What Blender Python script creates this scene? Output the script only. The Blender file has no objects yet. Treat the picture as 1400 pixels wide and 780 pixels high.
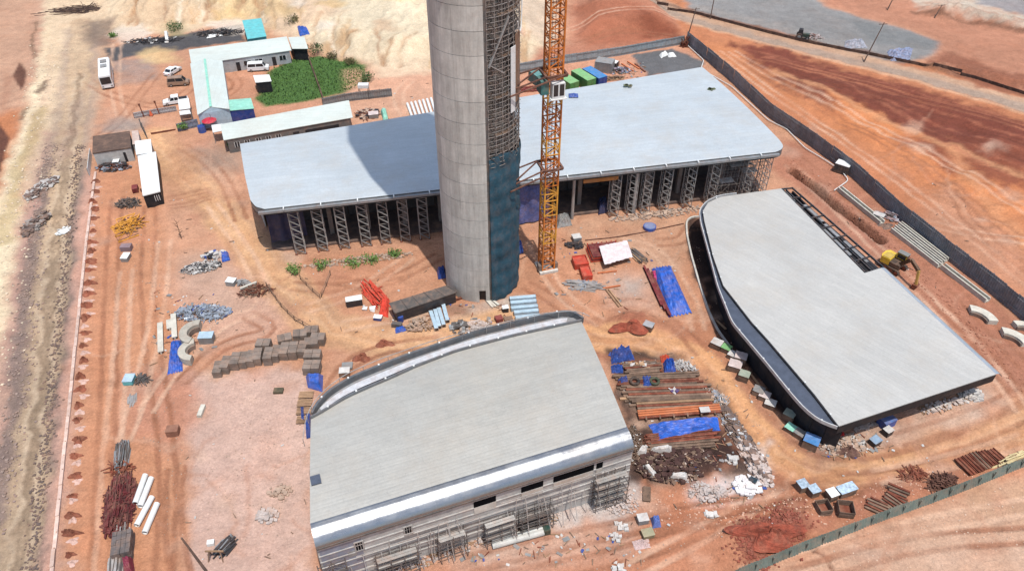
import bpy, math, random
import numpy as np
from mathutils import Vector, Matrix
R = math.radians
random.seed(7); rng = np.random.default_rng(7)
scn = bpy.context.scene
COL = bpy.data.collections.new("site"); scn.collection.children.link(COL)

# ------------------------------------------------------------------ camera
CH, CP, CF = 78.0, R(40.3), 1062.0
cam = bpy.data.cameras.new("camera"); camo = bpy.data.objects.new("camera", cam); COL.objects.link(camo)
camo.location = (0, 0, CH); camo.rotation_euler = (math.pi/2 - CP, 0, 0)
cam.sensor_fit = 'HORIZONTAL'; cam.sensor_width = 36.0; cam.lens = 36.0*CF/1400
cam.clip_start = 0.5; cam.clip_end = 8000
scn.camera = camo
# ------------------------------------------------------------------ light: high sun from the front right
SUN_EL, SUN_AZ = R(72), (0.475, -0.88)
w = bpy.data.worlds.new("World"); scn.world = w; w.use_nodes = True
nt = w.node_tree; nt.nodes.clear()
sky = nt.nodes.new('ShaderNodeTexSky'); sky.sky_type = 'NISHITA'; sky.sun_disc = False
sky.sun_elevation = SUN_EL; sky.sun_rotation = math.atan2(SUN_AZ[0], SUN_AZ[1])
sky.air_density = 1.2; sky.dust_density = 2.0
bg = nt.nodes.new('ShaderNodeBackground'); bg.inputs['Strength'].default_value = 0.15
wo = nt.nodes.new('ShaderNodeOutputWorld')
nt.links.new(sky.outputs[0], bg.inputs[0]); nt.links.new(bg.outputs[0], wo.inputs[0])
sl = bpy.data.lights.new("sun", 'SUN'); sl.energy = 4.0; sl.angle = R(0.55); sl.color = (1.0, 0.955, 0.89)
so = bpy.data.objects.new("sun", sl); COL.objects.link(so)
n_ = math.hypot(*SUN_AZ)
sd = Vector((SUN_AZ[0]/n_*math.cos(SUN_EL), SUN_AZ[1]/n_*math.cos(SUN_EL), math.sin(SUN_EL)))
so.rotation_euler = sd.to_track_quat('Z', 'Y').to_euler(); so.location = (60, -60, 150)
vs = scn.view_settings; vs.view_transform = 'Standard'; vs.look = 'None'; vs.exposure = 0.26; vs.gamma = 1.0
vs.use_curve_mapping = False

# ------------------------------------------------------------------ survey: photo point -> place at height h
cf_ = np.array([0, math.cos(CP), -math.sin(CP)]); cu_ = np.array([0, math.sin(CP), math.cos(CP)])
def W(x, y, h=0.0):
    d = cf_ + np.array([1., 0, 0])*((x-700)/CF) - cu_*((y-390)/CF)
    t = (h-CH)/d[2]
    return Vector((d[0]*t, d[1]*t, h))
def WS(pts, h=0.0): return [W(x, y, h) for x, y in pts]
def lin(c): return tuple(((v/255+.055)/1.055)**2.4 if v > 10 else v/255/12.92 for v in c)
KALB = 0.60
def S(r, g, b, k=KALB): return tuple(v*k for v in lin((r, g, b)))

# ------------------------------------------------------------------ objects
def setp(o, label=None, cat=None, group=None, kind=None):
    if label: o['label'] = label
    if cat: o['category'] = cat
    if group: o['group'] = group
    if kind: o['kind'] = kind
    return o
def thing(name, label, cat, loc=(0, 0, 0), rz=0.0, group=None):
    o = bpy.data.objects.new(name, None); o.empty_display_size = .3; COL.objects.link(o)
    o.location = loc; o.rotation_euler = (0, 0, rz)
    return setp(o, label, cat, group)
def link(name, me, parent=None, loc=None, rz=0.0, rot=None):
    o = bpy.data.objects.new(name, me); COL.objects.link(o)
    if parent: o.parent = parent
    if loc is not None: o.location = loc
    if rot is not None: o.rotation_euler = rot
    elif rz: o.rotation_euler = (0, 0, rz)
    return o
class MB:
    def __init__(s): s.v = []; s.f = []
    def add(s, vs, fs):
        b = len(s.v); s.v += [tuple(p) for p in vs]; s.f += [tuple(i+b for i in f) for f in fs]; return s
    def box(s, c, d, rz=0.0, rot=None):
        m = rot if rot is not None else Matrix.Rotation(rz, 3, 'Z')
        c = Vector(c); vs = []
        for z in (-.5, .5):
            for x, y in ((-.5, -.5), (.5, -.5), (.5, .5), (-.5, .5)):
                vs.append(c + m @ Vector((x*d[0], y*d[1], z*d[2])))
        return s.add(vs, [(3, 2, 1, 0), (4, 5, 6, 7), (0, 1, 5, 4), (1, 2, 6, 5), (2, 3, 7, 6), (3, 0, 4, 7)])
    def bar(s, p, q, w, h=None):
        p = Vector(p); q = Vector(q); h = h or w
        d = q-p; L = d.length
        if L < 1e-5: return s
        x = d/L; up = Vector((0, 0, 1)) if abs(x.z) < .95 else Vector((0, 1, 0))
        y = up.cross(x).normalized(); z = x.cross(y)
        return s.box((p+q)/2, (L, w, h), rot=Matrix((x, y, z)).transposed())
    def tube(s, p, q, r, n=8, r2=None, cap=True):
        p = Vector(p); q = Vector(q); r2 = r if r2 is None else r2
        x = (q-p).normalized(); up = Vector((0, 0, 1)) if abs(x.z) < .95 else Vector((0, 1, 0))
        y = up.cross(x).normalized(); z = x.cross(y)
        vs = [c + (y*math.cos(a)+z*math.sin(a))*rr for c, rr in ((p, r), (q, r2)) for a in [2*math.pi*i/n for i in range(n)]]
        fs = [(i, (i+1) % n, n+(i+1) % n, n+i) for i in range(n)]
        if cap: fs += [tuple(range(n))[::-1], tuple(range(n, 2*n))]
        return s.add(vs, fs)
    def prism(s, poly, z0, z1, top=True, bot=True):
        n = len(poly); p = [Vector((a[0], a[1], 0)) for a in poly]
        ar = sum(p[i].x*p[(i+1) % n].y-p[(i+1) % n].x*p[i].y for i in range(n))
        if ar < 0: p.reverse()
        vs = [(a.x, a.y, z0) for a in p]+[(a.x, a.y, z1) for a in p]
        fs = [(i, (i+1) % n, n+(i+1) % n, n+i) for i in range(n)]
        if top: fs.append(tuple(range(n, 2*n)))
        if bot: fs.append(tuple(range(n))[::-1])
        return s.add(vs, fs)
    def grid(s, fn, nu, nv):
        vs = [fn(i/nu, j/nv) for j in range(nv+1) for i in range(nu+1)]
        fs = [(j*(nu+1)+i, j*(nu+1)+i+1, (j+1)*(nu+1)+i+1, (j+1)*(nu+1)+i) for j in range(nv) for i in range(nu)]
        return s.add(vs, fs)
    def loft(s, rings, close=True, caps=True):
        n = len(rings[0]); vs = [p for r in rings for p in r]; fs = []
        for k in range(len(rings)-1):
            for i in range(n if close else n-1):
                fs.append((k*n+i, k*n+(i+1) % n, (k+1)*n+(i+1) % n, (k+1)*n+i))
        if caps: fs += [tuple(range(n))[::-1], tuple(range((len(rings)-1)*n, len(rings)*n))]
        return s.add(vs, fs)
    def rock(s, c, r, fl=.7):
        vs = []
        for z in (-1, 1):
            for x, y in ((-1, -1), (1, -1), (1, 1), (-1, 1)):
                k = random.uniform(.45, .95)
                vs.append((c[0]+x*r*k, c[1]+y*r*k*random.uniform(.7, 1.2), c[2]+z*r*fl*k))
        return s.add(vs, [(3, 2, 1, 0), (4, 5, 6, 7), (0, 1, 5, 4), (1, 2, 6, 5), (2, 3, 7, 6), (3, 0, 4, 7)])
    def mesh(s, name, mat, off=None, smooth=False):
        me = bpy.data.meshes.new(name)
        v = s.v if off is None else [(a[0]-off[0], a[1]-off[1], a[2]-off[2]) for a in s.v]
        me.from_pydata(v, [], s.f); me.materials.append(mat)
        if smooth: me.polygons.foreach_set('use_smooth', [True]*len(me.polygons))
        me.update(); return me
    # part in the parent's local coordinates
    def part(s, name, mat, parent, smooth=False, label=None, loc=None, rz=0.0):
        o = link(name, s.mesh(name, mat, None, smooth), parent, loc, rz)
        return setp(o, label)
    # part traced in world coordinates under an unrotated thing
    def wpart(s, name, mat, parent, smooth=False, label=None):
        off = parent.location if not parent.parent else parent.location+parent.parent.location
        o = link(name, s.mesh(name, mat, off, smooth), parent)
        return setp(o, label)
    # a thing that is one mesh, traced in world coordinates
    def solo(s, name, mat, label, cat, group=None, smooth=False, kind=None):
        xs = [a[0] for a in s.v]; ys = [a[1] for a in s.v]; zs = [a[2] for a in s.v]
        loc = ((min(xs)+max(xs))/2, (min(ys)+max(ys))/2, min(zs))
        o = link(name, s.mesh(name, mat, loc, smooth), None, loc)
        return setp(o, label, cat, group, kind)
def dup(root, loc, rz=None, label=None, group=None):
    r = root.copy(); COL.objects.link(r); r.location = loc
    if rz is not None: r.rotation_euler = (0, 0, rz)
    if label: r['label'] = label
    if group: r['group'] = group
    for ch in list(root.children):
        c = ch.copy(); COL.objects.link(c); c.parent = r
        for g in list(ch.children):
            d = g.copy(); COL.objects.link(d); d.parent = c
    return r
ORD = ['first', 'second', 'third', 'fourth', 'fifth', 'sixth', 'seventh', 'eighth', 'ninth', 'tenth', 'eleventh', 'twelfth',
       'thirteenth', 'fourteenth', 'fifteenth', 'sixteenth', 'seventeenth', 'eighteenth', 'nineteenth', 'twentieth']

# ------------------------------------------------------------------ materials
def nodes(m):
    m.use_nodes = True; n = m.node_tree; n.nodes.clear()
    out = n.nodes.new('ShaderNodeOutputMaterial'); b = n.nodes.new('ShaderNodeBsdfPrincipled')
    n.links.new(b.outputs[0], out.inputs[0]); return n, b
def mul(n, a, b_, bl='MULTIPLY', fac=1.0):
    x = n.nodes.new('ShaderNodeMix'); x.data_type = 'RGBA'; x.blend_type = bl
    x.inputs[0].default_value = fac
    if hasattr(a, 'links'): n.links.new(a, x.inputs[6])
    else: x.inputs[6].default_value = (*a, 1)
    if hasattr(b_, 'links'): n.links.new(b_, x.inputs[7])
    else: x.inputs[7].default_value = (*b_, 1)
    return x.outputs[2]
def noise(n, vec, scale, detail=5, rough=.6):
    t = n.nodes.new('ShaderNodeTexNoise'); t.inputs['Scale'].default_value = scale
    t.inputs['Detail'].default_value = detail; t.inputs['Roughness'].default_value = rough
    n.links.new(vec, t.inputs['Vector']); return t.outputs['Fac']
def rng_(n, v, a, b_, lo=0.3, hi=0.7):
    r = n.nodes.new('ShaderNodeMapRange'); r.inputs[1].default_value = lo; r.inputs[2].default_value = hi
    r.inputs[3].default_value = a; r.inputs[4].default_value = b_
    n.links.new(v, r.inputs[0]); return r.outputs[0]
def vecmap(n, vec, scale=(1, 1, 1), rz=0.0):
    m = n.nodes.new('ShaderNodeMapping'); m.inputs['Scale'].default_value = scale; m.inputs['Rotation'].default_value = (0, 0, rz)
    n.links.new(vec, m.inputs['Vector']); return m.outputs[0]
MATS = {}
DIRT = S(204, 160, 132)
def M(name, col, rough=.8, metal=0.0, var=.18, sc=1.2, rnd=.10, bump=.15, bsc=6.0, dirt=0.25, spec=.4):
    if name in MATS: return MATS[name]
    m = bpy.data.materials.new(name); MATS[name] = m
    n, b = nodes(m)
    g = n.nodes.new('ShaderNodeNewGeometry'); P = g.outputs['Position']
    c = mul(n, col, rng_(n, noise(n, P, sc), 1-var, 1+var))
    c = mul(n, c, rng_(n, noise(n, P, sc*7), 1-var*.6, 1+var*.6))
    if rnd:
        oi = n.nodes.new('ShaderNodeObjectInfo')
        c = mul(n, c, rng_(n, oi.outputs['Random'], 1-rnd, 1+rnd, 0, 1))
    if dirt:
        x = n.nodes.new('ShaderNodeMix'); x.data_type = 'RGBA'
        n.links.new(rng_(n, noise(n, P, .9, 6, .7), 0, dirt*1.6, .45, .75), x.inputs[0])
        n.links.new(c, x.inputs[6]); x.inputs[7].default_value = (*DIRT, 1); c = x.outputs[2]
    n.links.new(c, b.inputs['Base Color'])
    b.inputs['Roughness'].default_value = rough; b.inputs['Metallic'].default_value = metal
    b.inputs['Specular IOR Level'].default_value = spec
    if bump:
        bp = n.nodes.new('ShaderNodeBump'); bp.inputs['Strength'].default_value = bump; bp.inputs['Distance'].default_value = .1
        n.links.new(noise(n, P, bsc), bp.inputs['Height']); n.links.new(bp.outputs[0], b.inputs['Normal'])
    return m
def M_roof(name, col, rz, rough=.42, metal=.35, pitch=.45, var=.07, streak=.06):
    """profiled roof sheet: seams run along the direction rz"""
    m = bpy.data.materials.new(name); n, b = nodes(m)
    g = n.nodes.new('ShaderNodeNewGeometry'); P = g.outputs['Position']
    V = vecmap(n, P, (1, 1, 1), -rz)
    Vs = vecmap(n, V, (.45, 1.5, 1))
    c = mul(n, col, rng_(n, noise(n, P, .09, 6, .65), 1-var, 1+var))
    c = mul(n, c, rng_(n, noise(n, Vs, 1.0, 6, .7), 1-streak, 1+streak))
    c = mul(n, c, rng_(n, noise(n, P, 3.4, 7, .8), 1-var*1.6, 1+var*1.6))
    # lapped sheet ends: each sheet has its own tone
    br = n.nodes.new('ShaderNodeTexBrick'); br.inputs['Scale'].default_value = 1.0
    br.inputs['Brick Width'].default_value = 9.0; br.inputs['Row Height'].default_value = pitch*2
    br.inputs['Mortar Size'].default_value = .03
    br.inputs['Color1'].default_value = (1.03, 1.03, 1.03, 1); br.inputs['Color2'].default_value = (.97, .972, .975, 1)
    br.inputs['Mortar'].default_value = (.90, .90, .90, 1)
    n.links.new(V, br.inputs['Vector']); c = mul(n, c, br.outputs['Color'])
    # dust
    x = n.nodes.new('ShaderNodeMix'); x.data_type = 'RGBA'
    n.links.new(rng_(n, noise(n, P, .16, 8, .75), 0, .38, .47, .75), x.inputs[0])
    n.links.new(c, x.inputs[6]); x.inputs[7].default_value = (*S(205, 190, 170), 1); c = x.outputs[2]
    n.links.new(c, b.inputs['Base Color'])
    n.links.new(rng_(n, noise(n, P, .5, 5), rough-.08, rough+.1), b.inputs['Roughness'])
    b.inputs['Metallic'].default_value = metal
    wv = n.nodes.new('ShaderNodeTexWave'); wv.bands_direction = 'Y'; wv.inputs['Scale'].default_value = 2*math.pi/20/pitch*1.0
    wv.inputs['Distortion'].default_value = .3
    n.links.new(V, wv.inputs['Vector'])
    bp = n.nodes.new('ShaderNodeBump'); bp.inputs['Strength'].default_value = .12; bp.inputs['Distance'].default_value = .05
    n.links.new(wv.outputs['Fac'], bp.inputs['Height'])
    bp2 = n.nodes.new('ShaderNodeBump'); bp2.inputs['Strength'].default_value = .12; bp2.inputs['Distance'].default_value = .15
    n.links.new(noise(n, P, 1.3, 4), bp2.inputs['Height']); n.links.new(bp.outputs[0], bp2.inputs['Normal'])
    n.links.new(bp2.outputs[0], b.inputs['Normal'])
    return m
def M_soil():
    m = bpy.data.materials.new('soil'); n, b = nodes(m)
    g = n.nodes.new('ShaderNodeNewGeometry'); P = g.outputs['Position']
    a = n.nodes.new('ShaderNodeAttribute'); a.attribute_name = 'Col'
    c = a.outputs['Color']
    c = mul(n, c, rng_(n, noise(n, P, .06, 6, .6), .86, 1.12))
    c = mul(n, c, rng_(n, noise(n, P, .45, 8, .75), .80, 1.18))
    c = mul(n, c, rng_(n, noise(n, P, 3.0, 5, .75), .80, 1.18))
    # pale or red drifts
    x = n.nodes.new('ShaderNodeMix'); x.data_type = 'RGBA'; x.blend_type = 'MULTIPLY'
    n.links.new(rng_(n, noise(n, P, .14, 7, .7), 0, 1, .48, .7), x.inputs[0])
    n.links.new(c, x.inputs[6]); x.inputs[7].default_value = (.99, .93, .90, 1); c = x.outputs[2]
    # stones
    vo = n.nodes.new('ShaderNodeTexVoronoi'); vo.inputs['Scale'].default_value = 1.5; vo.inputs['Randomness'].default_value = 1
    n.links.new(P, vo.inputs['Vector'])
    st = n.nodes.new('ShaderNodeMix'); st.data_type = 'RGBA'
    mm = n.nodes.new('ShaderNodeMath'); mm.operation = 'MULTIPLY'
    n.links.new(rng_(n, vo.outputs['Distance'], 1, 0, .10, .20), mm.inputs[0])
    n.links.new(rng_(n, noise(n, P, .3, 4), 0, .75, .5, .62), mm.inputs[1])
    n.links.new(mm.outputs[0], st.inputs[0]); n.links.new(c, st.inputs[6])
    n.links.new(mul(n, c, (1.35, 1.38, 1.40)), st.inputs[7]); c = st.outputs[2]
    n.links.new(c, b.inputs['Base Color']); b.inputs['Roughness'].default_value = .95
    b.inputs['Specular IOR Level'].default_value = .15
    bp = n.nodes.new('ShaderNodeBump'); bp.inputs['Strength'].default_value = .8; bp.inputs['Distance'].default_value = .45
    n.links.new(noise(n, P, 1.1, 9, .75), bp.inputs['Height'])
    bq = n.nodes.new('ShaderNodeBump'); bq.inputs['Strength'].default_value = .5; bq.inputs['Distance'].default_value = 1.0
    n.links.new(noise(n, P, .28, 4, .6), bq.inputs['Height']); n.links.new(bq.outputs[0], bp.inputs['Normal'])
    n.links.new(bp.outputs[0], b.inputs['Normal'])
    return m

# ------------------------------------------------------------------ ground
def hw(y): return 26 + np.maximum(y, 8)*0.70          # half width of the surveyed fan at distance y
rows = [34.0]
while rows[-1] < 236: rows.append(rows[-1] + 0.16 + (rows[-1]-34)*0.0026)
rows = np.array([-600, -120, -30, 0, 15, 25, 30] + rows + [240, 250, 270, 310, 400, 600, 1200, 3500])
scol = np.linspace(-1.12, 1.12, 640)
scol = np.concatenate([[-60, -12, -4, -2, -1.4, -1.2], scol, [1.2, 1.4, 2, 4, 12, 60]])
NX, NY = len(scol), len(rows)
GX = (scol[None, :]*hw(rows)[:, None]); GY = np.repeat(rows[:, None], NX, 1)
def vnoise(x, y, sc, seed):
    r = np.random.default_rng(seed); T = r.random((256, 256))
    u = x*sc; v = y*sc; iu = np.floor(u).astype(int); iv = np.floor(v).astype(int)
    fu = u-iu; fv = v-iv; fu = fu*fu*(3-2*fu); fv = fv*fv*(3-2*fv)
    a = T[iu & 255, iv & 255]; b = T[(iu+1) & 255, iv & 255]; c = T[iu & 255, (iv+1) & 255]; d = T[(iu+1) & 255, (iv+1) & 255]
    return (a*(1-fu)+b*fu)*(1-fv)+(c*(1-fu)+d*fu)*fv - .5
def fbm(x, y, sc, seed, o=4):
    s = 0; a = 1; t = 0
    for k in range(o): s = s + a*vnoise(x, y, sc*2**k, seed+k); t += a; a *= .55
    return s/t*2
QX = GX + 1.1*fbm(GX, GY, .35, 11) ; QY = GY + 1.1*fbm(GX, GY, .35, 21)   # wobbling outlines
def dist_line(pts, X, Y):
    d = np.full(X.shape, 1e9)
    for a, b in zip(pts[:-1], pts[1:]):
        ex, ey = b[0]-a[0], b[1]-a[1]; L = ex*ex+ey*ey
        t = np.clip(((X-a[0])*ex+(Y-a[1])*ey)/max(L, 1e-6), 0, 1)
        d = np.minimum(d, np.hypot(X-a[0]-t*ex, Y-a[1]-t*ey))
    return d
def sd_poly(pts, X, Y):
    d = dist_line(pts+[pts[0]], X, Y); ins = np.zeros(X.shape, bool)
    for a, b in zip(pts, pts[1:]+[pts[0]]):
        c = ((a[1] > Y) != (b[1] > Y)) & (X < (b[0]-a[0])*(Y-a[1])/((b[1]-a[1]) if b[1] != a[1] else 1e-9)+a[0])
        ins ^= c
    return np.where(ins, -d, d)
def sub(pts, m):
    xs = [p[0] for p in pts]; ys = [p[1] for p in pts]
    j0 = np.searchsorted(rows, min(ys)-m); j1 = np.searchsorted(rows, max(ys)+m)
    j0 = max(j0-1, 0); j1 = min(j1+1, NY)
    return slice(j0, j1)
def SG(r, g, b):
    l = .3*r+.55*g+.15*b; k = .135
    return S(*(min(255, (v*(1-k)+l*k)*1.055) for v in (r, g, b)))
COLR = np.zeros((NY, NX, 3)); COLR[:] = SG(210, 152, 118)
HT = 0.10*fbm(GX, GY, .12, 31, 5) + .05*fbm(GX, GY, .9, 41, 3)
ZONE = np.zeros((NY, NX), int)
def mask_poly(px, soft, wob=True, rag=0.0):
    p = [(a.x, a.y) for a in WS(px)]; s = sub(p, soft*2+3)
    X, Y = (QX, QY) if wob else (GX, GY)
    d = sd_poly(p, X[s], Y[s])
    if rag: d = d + rag*fbm(GX[s], GY[s], .5, 77, 4)
    return s, np.clip(.5-d/(2*soft), 0, 1)
def mask_line(px, wid, soft, wob=True, rag=0.0):
    p = [(a.x, a.y) for a in WS(px)]; s = sub(p, wid+soft*2+3)
    X, Y = (QX, QY) if wob else (GX, GY)
    d = dist_line(p, X[s], Y[s])-wid/2
    if rag: d = d + rag*fbm(GX[s], GY[s], .5, 78, 4)
    return s, np.clip(.5-d/(2*soft), 0, 1)
def paint(sm, col, k=1.0, zone=None, dh=0.0, mott=0.0):
    s, m = sm; m = m*m*(3-2*m)
    mk = m*k
    if mott: mk = mk*np.clip(.5+mott*fbm(GX[s], GY[s], .3, 91, 5)*1.6+.25, 0, 1)
    COLR[s] = COLR[s]*(1-mk[..., None])+np.array(SG(*col))*mk[..., None]
    if dh: HT[s] += dh*m
    if zone is not None: ZONE[s][m > .5] = zone
def PL(px, col, soft=1.0, k=1.0, zone=None, dh=0.0, rag=.8, mott=0.0): paint(mask_poly(px, soft, True, rag), col, k, zone, dh, mott)
def LN(px, wid, col, soft=.6, k=1.0, zone=None, dh=0.0, rag=.3, mott=0.0): paint(mask_line(px, wid, soft, True, rag), col, k, zone, dh, mott)
Z_HAUL, Z_DIRT, Z_YARD, Z_ROAD, Z_BANK, Z_PAD, Z_GRASS = 1, 2, 3, 4, 5, 6, 7
exec_ground = True
# broad soils
PL([(0, -60), (60, -60), (45, 150), (10, 260), (-20, 330), (-120, 330), (-120, -60)], (205, 158, 128), 4)
PL([(10, 150), (40, 150), (-10, 300), (-60, 300), (-60, 180)], (205, 128, 84), 3)
PL([(60, -40), (130, -40), (135, 60), (120, 200), (75, 420), (50, 800), (-60, 800), (-20, 500), (40, 200)], (204, 164, 140), 3)
PL([(70, 10), (62, 120), (38, 200), (24, 300), (14, 400), (-4, 500), (-60, 600), (-60, 400), (0, 260), (45, 120)], (238, 216, 178), 1.5, 1.0)
PL([(58, -30), (270, -30), (240, 38), (150, 44), (124, 60), (116, 110), (100, 170), (82, 235), (60, 260), (36, 260), (46, 190), (62, 120)], (230, 202, 164), 2, .85)
LN([(58, 150), (25, 240), (5, 330)], 2.5, (196, 170, 120), 1.0, .7)
PL([(62, 180), (78, 180), (70, 300), (52, 420), (30, 560), (10, 700), (-10, 700), (5, 520), (30, 330)], (184, 142, 128), 1.5, .9)
# sandy cut bank at the back
PL([(130, -60), (160, 40), (245, 45), (330, 24), (375, 40), (430, 66), (480, 84), (520, 95), (600, 98), (700, 92), (748, 78), (760, -60)], (234, 212, 176), 3, zone=Z_BANK, rag=1.5)
PL([(430, 20), (560, 10), (590, 60), (500, 50)], (240, 222, 188), 4, .8)
PL([(330, -20), (430, -20), (470, 30), (400, 50), (350, 30)], (222, 186, 152), 3, .7)
PL([(160, 10), (230, 10), (330, 20), (240, 44), (165, 42)], (226, 190, 150), 3, .8)
PL([(260, 5), (340, -10), (420, 30), (330, 26)], (218, 184, 122), 2, .6)
LN([(478, 58), (452, 68)], 4, (206, 166, 120), 1.5, .8)
LN([(380, 20), (345, 60)], 3, (206, 172, 130), 1.5, .6)
PL([(700, 10), (760, 0), (760, 60), (720, 60)], (222, 196, 168), 3)
# haul road on the left, tan with darker edges
PL([(108, 60), (155, 60), (150, 100), (120, 190), (100, 240), (92, 240), (98, 170)], (206, 166, 134), 2)
LN([(112, 40), (106, 120), (98, 170), (88, 240)], 7.8, (186, 160, 138), 1.2, .8, rag=.8)
LN([(90, 225), (86, 250), (73, 350), (62, 450), (52, 560), (37, 680), (20, 800)], 7.8, (156, 134, 118), 1.0, .9, rag=.6)
LN([(112, 30), (106, 120), (98, 170), (86, 250), (73, 350), (63, 450), (52, 560), (38, 680), (22, 800)], 4.8, (188, 160, 130), .5, zone=Z_HAUL, dh=-.12)
for q_ in ([(112, 30), (106, 120), (98, 170), (86, 250), (74, 340)],): LN(q_, 4.6, (214, 182, 146), .8, .8)
for off in (-10, -3, 4, 10):
    LN([(108+off*.5, 100), (98+off*.7, 170), (86+off*.8, 250), (73+off, 350), (63+off, 450), (52+off, 560), (38+off*1.2, 680), (22+off*1.3, 800)], .55,
       (146, 122, 98) if off in (-3, 4) else (210, 184, 154), .35, .75, dh=-.07)
for off, c in ((31, (134, 116, 108)), (-31, (140, 118, 110))):
    LN([(86+off*.8, 245), (73+off*.85, 350), (63+off, 450), (52+off*1.05, 560), (37+off*1.2, 680), (20+off*1.3, 800)], 1.6, c, .6, .85, dh=.2, rag=.9, mott=.8)
PL([(118, 30), (158, 28), (150, 62), (125, 66), (112, 50)], (128, 108, 96), 2, .75, rag=1.5)
PL([(95, 155), (112, 120), (120, 150), (100, 190), (80, 230), (60, 235)], (150, 122, 112), 2, .45, rag=1.5)
# pink belt with pits, kerb line
PL([(118, 235), (135, 235), (118, 400), (100, 600), (80, 800), (56, 800), (78, 600), (96, 420), (106, 300)], (214, 164, 142), 1.2)
PL([(135, 232), (215, 225), (235, 300), (240, 420), (225, 560), (250, 700), (250, 800), (95, 800), (110, 600), (128, 400)], (214, 148, 108), 2.0)
LN([(150, 250), (140, 400), (135, 560), (125, 800)], 3.5, (216, 146, 106), 2, .8)
PL([(215, 200), (330, 200), (345, 330), (450, 440), (430, 470), (300, 470), (230, 360)], (214, 158, 124), 3, .9)
PL([(230, 380), (300, 350), (400, 420), (380, 470), (280, 470)], (214, 168, 144), 3, .7)
PL([(255, 515), (415, 500), (432, 560), (425, 640), (432, 800), (268, 800), (252, 640)], (216, 178, 160), 1.2, .95)
PL([(170, 510), (250, 500), (280, 560), (240, 620), (170, 600)], (204, 140, 112), 2, .8)
PL([(250, 350), (300, 340), (320, 380), (350, 420), (300, 430), (250, 400)], (202, 168, 146), 2, .5)
PL([(220, 215), (330, 205), (340, 235), (280, 245)], (176, 150, 128), 3, .45)
PL([(150, 150), (185, 150), (190, 175), (150, 180)], (170, 158, 148), 2, .6)
# left car park: orange dirt, asphalt strip, dark gravel
PL([(150, 100), (265, 90), (265, 150), (200, 160), (150, 170)], (216, 154, 118), 2, .9)
PL([(150, 84), (210, 78), (218, 108), (160, 118)], (146, 136, 132), 1.5, .85, mott=.3)
PL([(143, 66), (236, 48), (330, 33), (336, 56), (262, 66), (212, 72), (150, 84)], (92, 90, 92), .8, zone=Z_PAD)
PL([(225, 35), (250, 32), (252, 48), (230, 50)], (150, 140, 96), 2, .7)
# compound yard, grass
PL([(260, 84), (420, 70), (430, 150), (300, 180), (262, 160)], (214, 150, 116), 2, .8)
PL([(350, 134), (358, 110), (370, 95), (400, 80), (438, 76), (480, 82), (500, 92), (508, 112), (480, 124), (440, 134), (400, 142), (365, 146)], (84, 122, 62), .8, zone=Z_GRASS)
PL([(470, 96), (600, 96), (610, 190), (480, 180)], (222, 168, 136), 2, .9)
PL([(505, 88), (590, 84), (596, 100), (520, 106)], (230, 200, 166), 1.5, .8)
# behind the long hall
PL([(708, 92), (940, 52), (960, 90), (830, 120), (708, 135)], (218, 156, 124), 1.5)
PL([(866, 74), (920, 66), (962, 86), (958, 96), (884, 104)], (112, 112, 114), .5, zone=Z_PAD, rag=.2)
# red cut beyond the back fence
PL([(780, -60), (1000, -60), (980, 20), (940, 60), (900, 60), (710, 92), (735, 70), (778, 60)], (200, 134, 104), 2)
PL([(784, 10), (860, 8), (938, 42), (930, 56), (800, 66)], (180, 106, 76), 3, .9)
PL([(868, 22), (930, 42), (928, 52), (880, 52)], (146, 78, 54), 2, .9)
# right-hand earthworks
PL([(905, -10), (1420, 130), (1500, 480), (1400, 432), (940, 60)], (206, 130, 88), 2)
PL([(940, 62), (1010, 100), (1080, 140), (1180, 200), (1290, 280), (1420, 380), (1420, 300), (1250, 200), (1110, 110), (1000, 58)], (214, 134, 86), 3, .9)
PL([(1000, 60), (1060, 62), (1130, 90), (1250, 118), (1420, 170), (1420, 255), (1330, 230), (1230, 190), (1130, 150), (1060, 110)], (134, 70, 54), 2.6, 1.0, rag=3)
PL([(1130, 130), (1210, 158), (1290, 200), (1420, 232), (1420, 300), (1340, 270), (1240, 210), (1150, 170)], (224, 138, 84), 2.4, 1.0, rag=3)
PL([(1230, 190), (1420, 190), (1420, 260), (1330, 250)], (150, 80, 58), 3, .9, rag=3)
PL([(1290, 250), (1350, 290), (1420, 360), (1420, 420), (1330, 360), (1250, 300)], (204, 146, 114), 3, .7)
LN([(1060, 100), (1180, 150), (1280, 190), (1420, 250)], 1.6, (226, 160, 112), 1, .7, rag=1)
LN([(1300, 200), (1340, 260), (1400, 330)], 3.0, (224, 152, 104), 1.5, .7, rag=1)
for k in range(9):
    LN([(1020+k*14, 66+k*5), (1130+k*12, 96+k*7), (1250+k*6, 126+k*9), (1420, 172+k*11)], .5, (128, 70, 54) if k % 2 else (188, 112, 82), .4, .6, rag=.6)
# road, yard and sand heaps at the far right
PL([(880, -60), (1070, -60), (1130, 10), (1230, 38), (1288, 58), (1280, 74), (1236, 86), (1190, 80), (1060, 42), (950, 16)], (146, 144, 142), 1.2, zone=Z_YARD, rag=1)
PL([(1150, 22), (1200, 34), (1286, 58), (1280, 70), (1200, 60)], (128, 130, 130), 1, .8)
LN([(960, 12), (1060, 36), (1180, 74)], 4, (168, 158, 150), 2, .6, rag=2)
LN([(870, -8), (950, 26), (1100, 62), (1250, 100), (1420, 148)], 6.2, (204, 162, 130), 1.0)
LN([(870, -4), (950, 30), (1100, 68), (1250, 104), (1420, 152)], 3.6, (178, 152, 132), .8, zone=Z_ROAD, dh=-.08)
LN([(940, 32), (1100, 74), (1250, 111), (1420, 160)], 1.0, (226, 178, 140), .5, .8, dh=.15)
LN([(885, -2), (950, 17), (1100, 55), (1250, 86), (1420, 134)], 2.0, (120, 86, 70), .6, .75, rag=.5)
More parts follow.
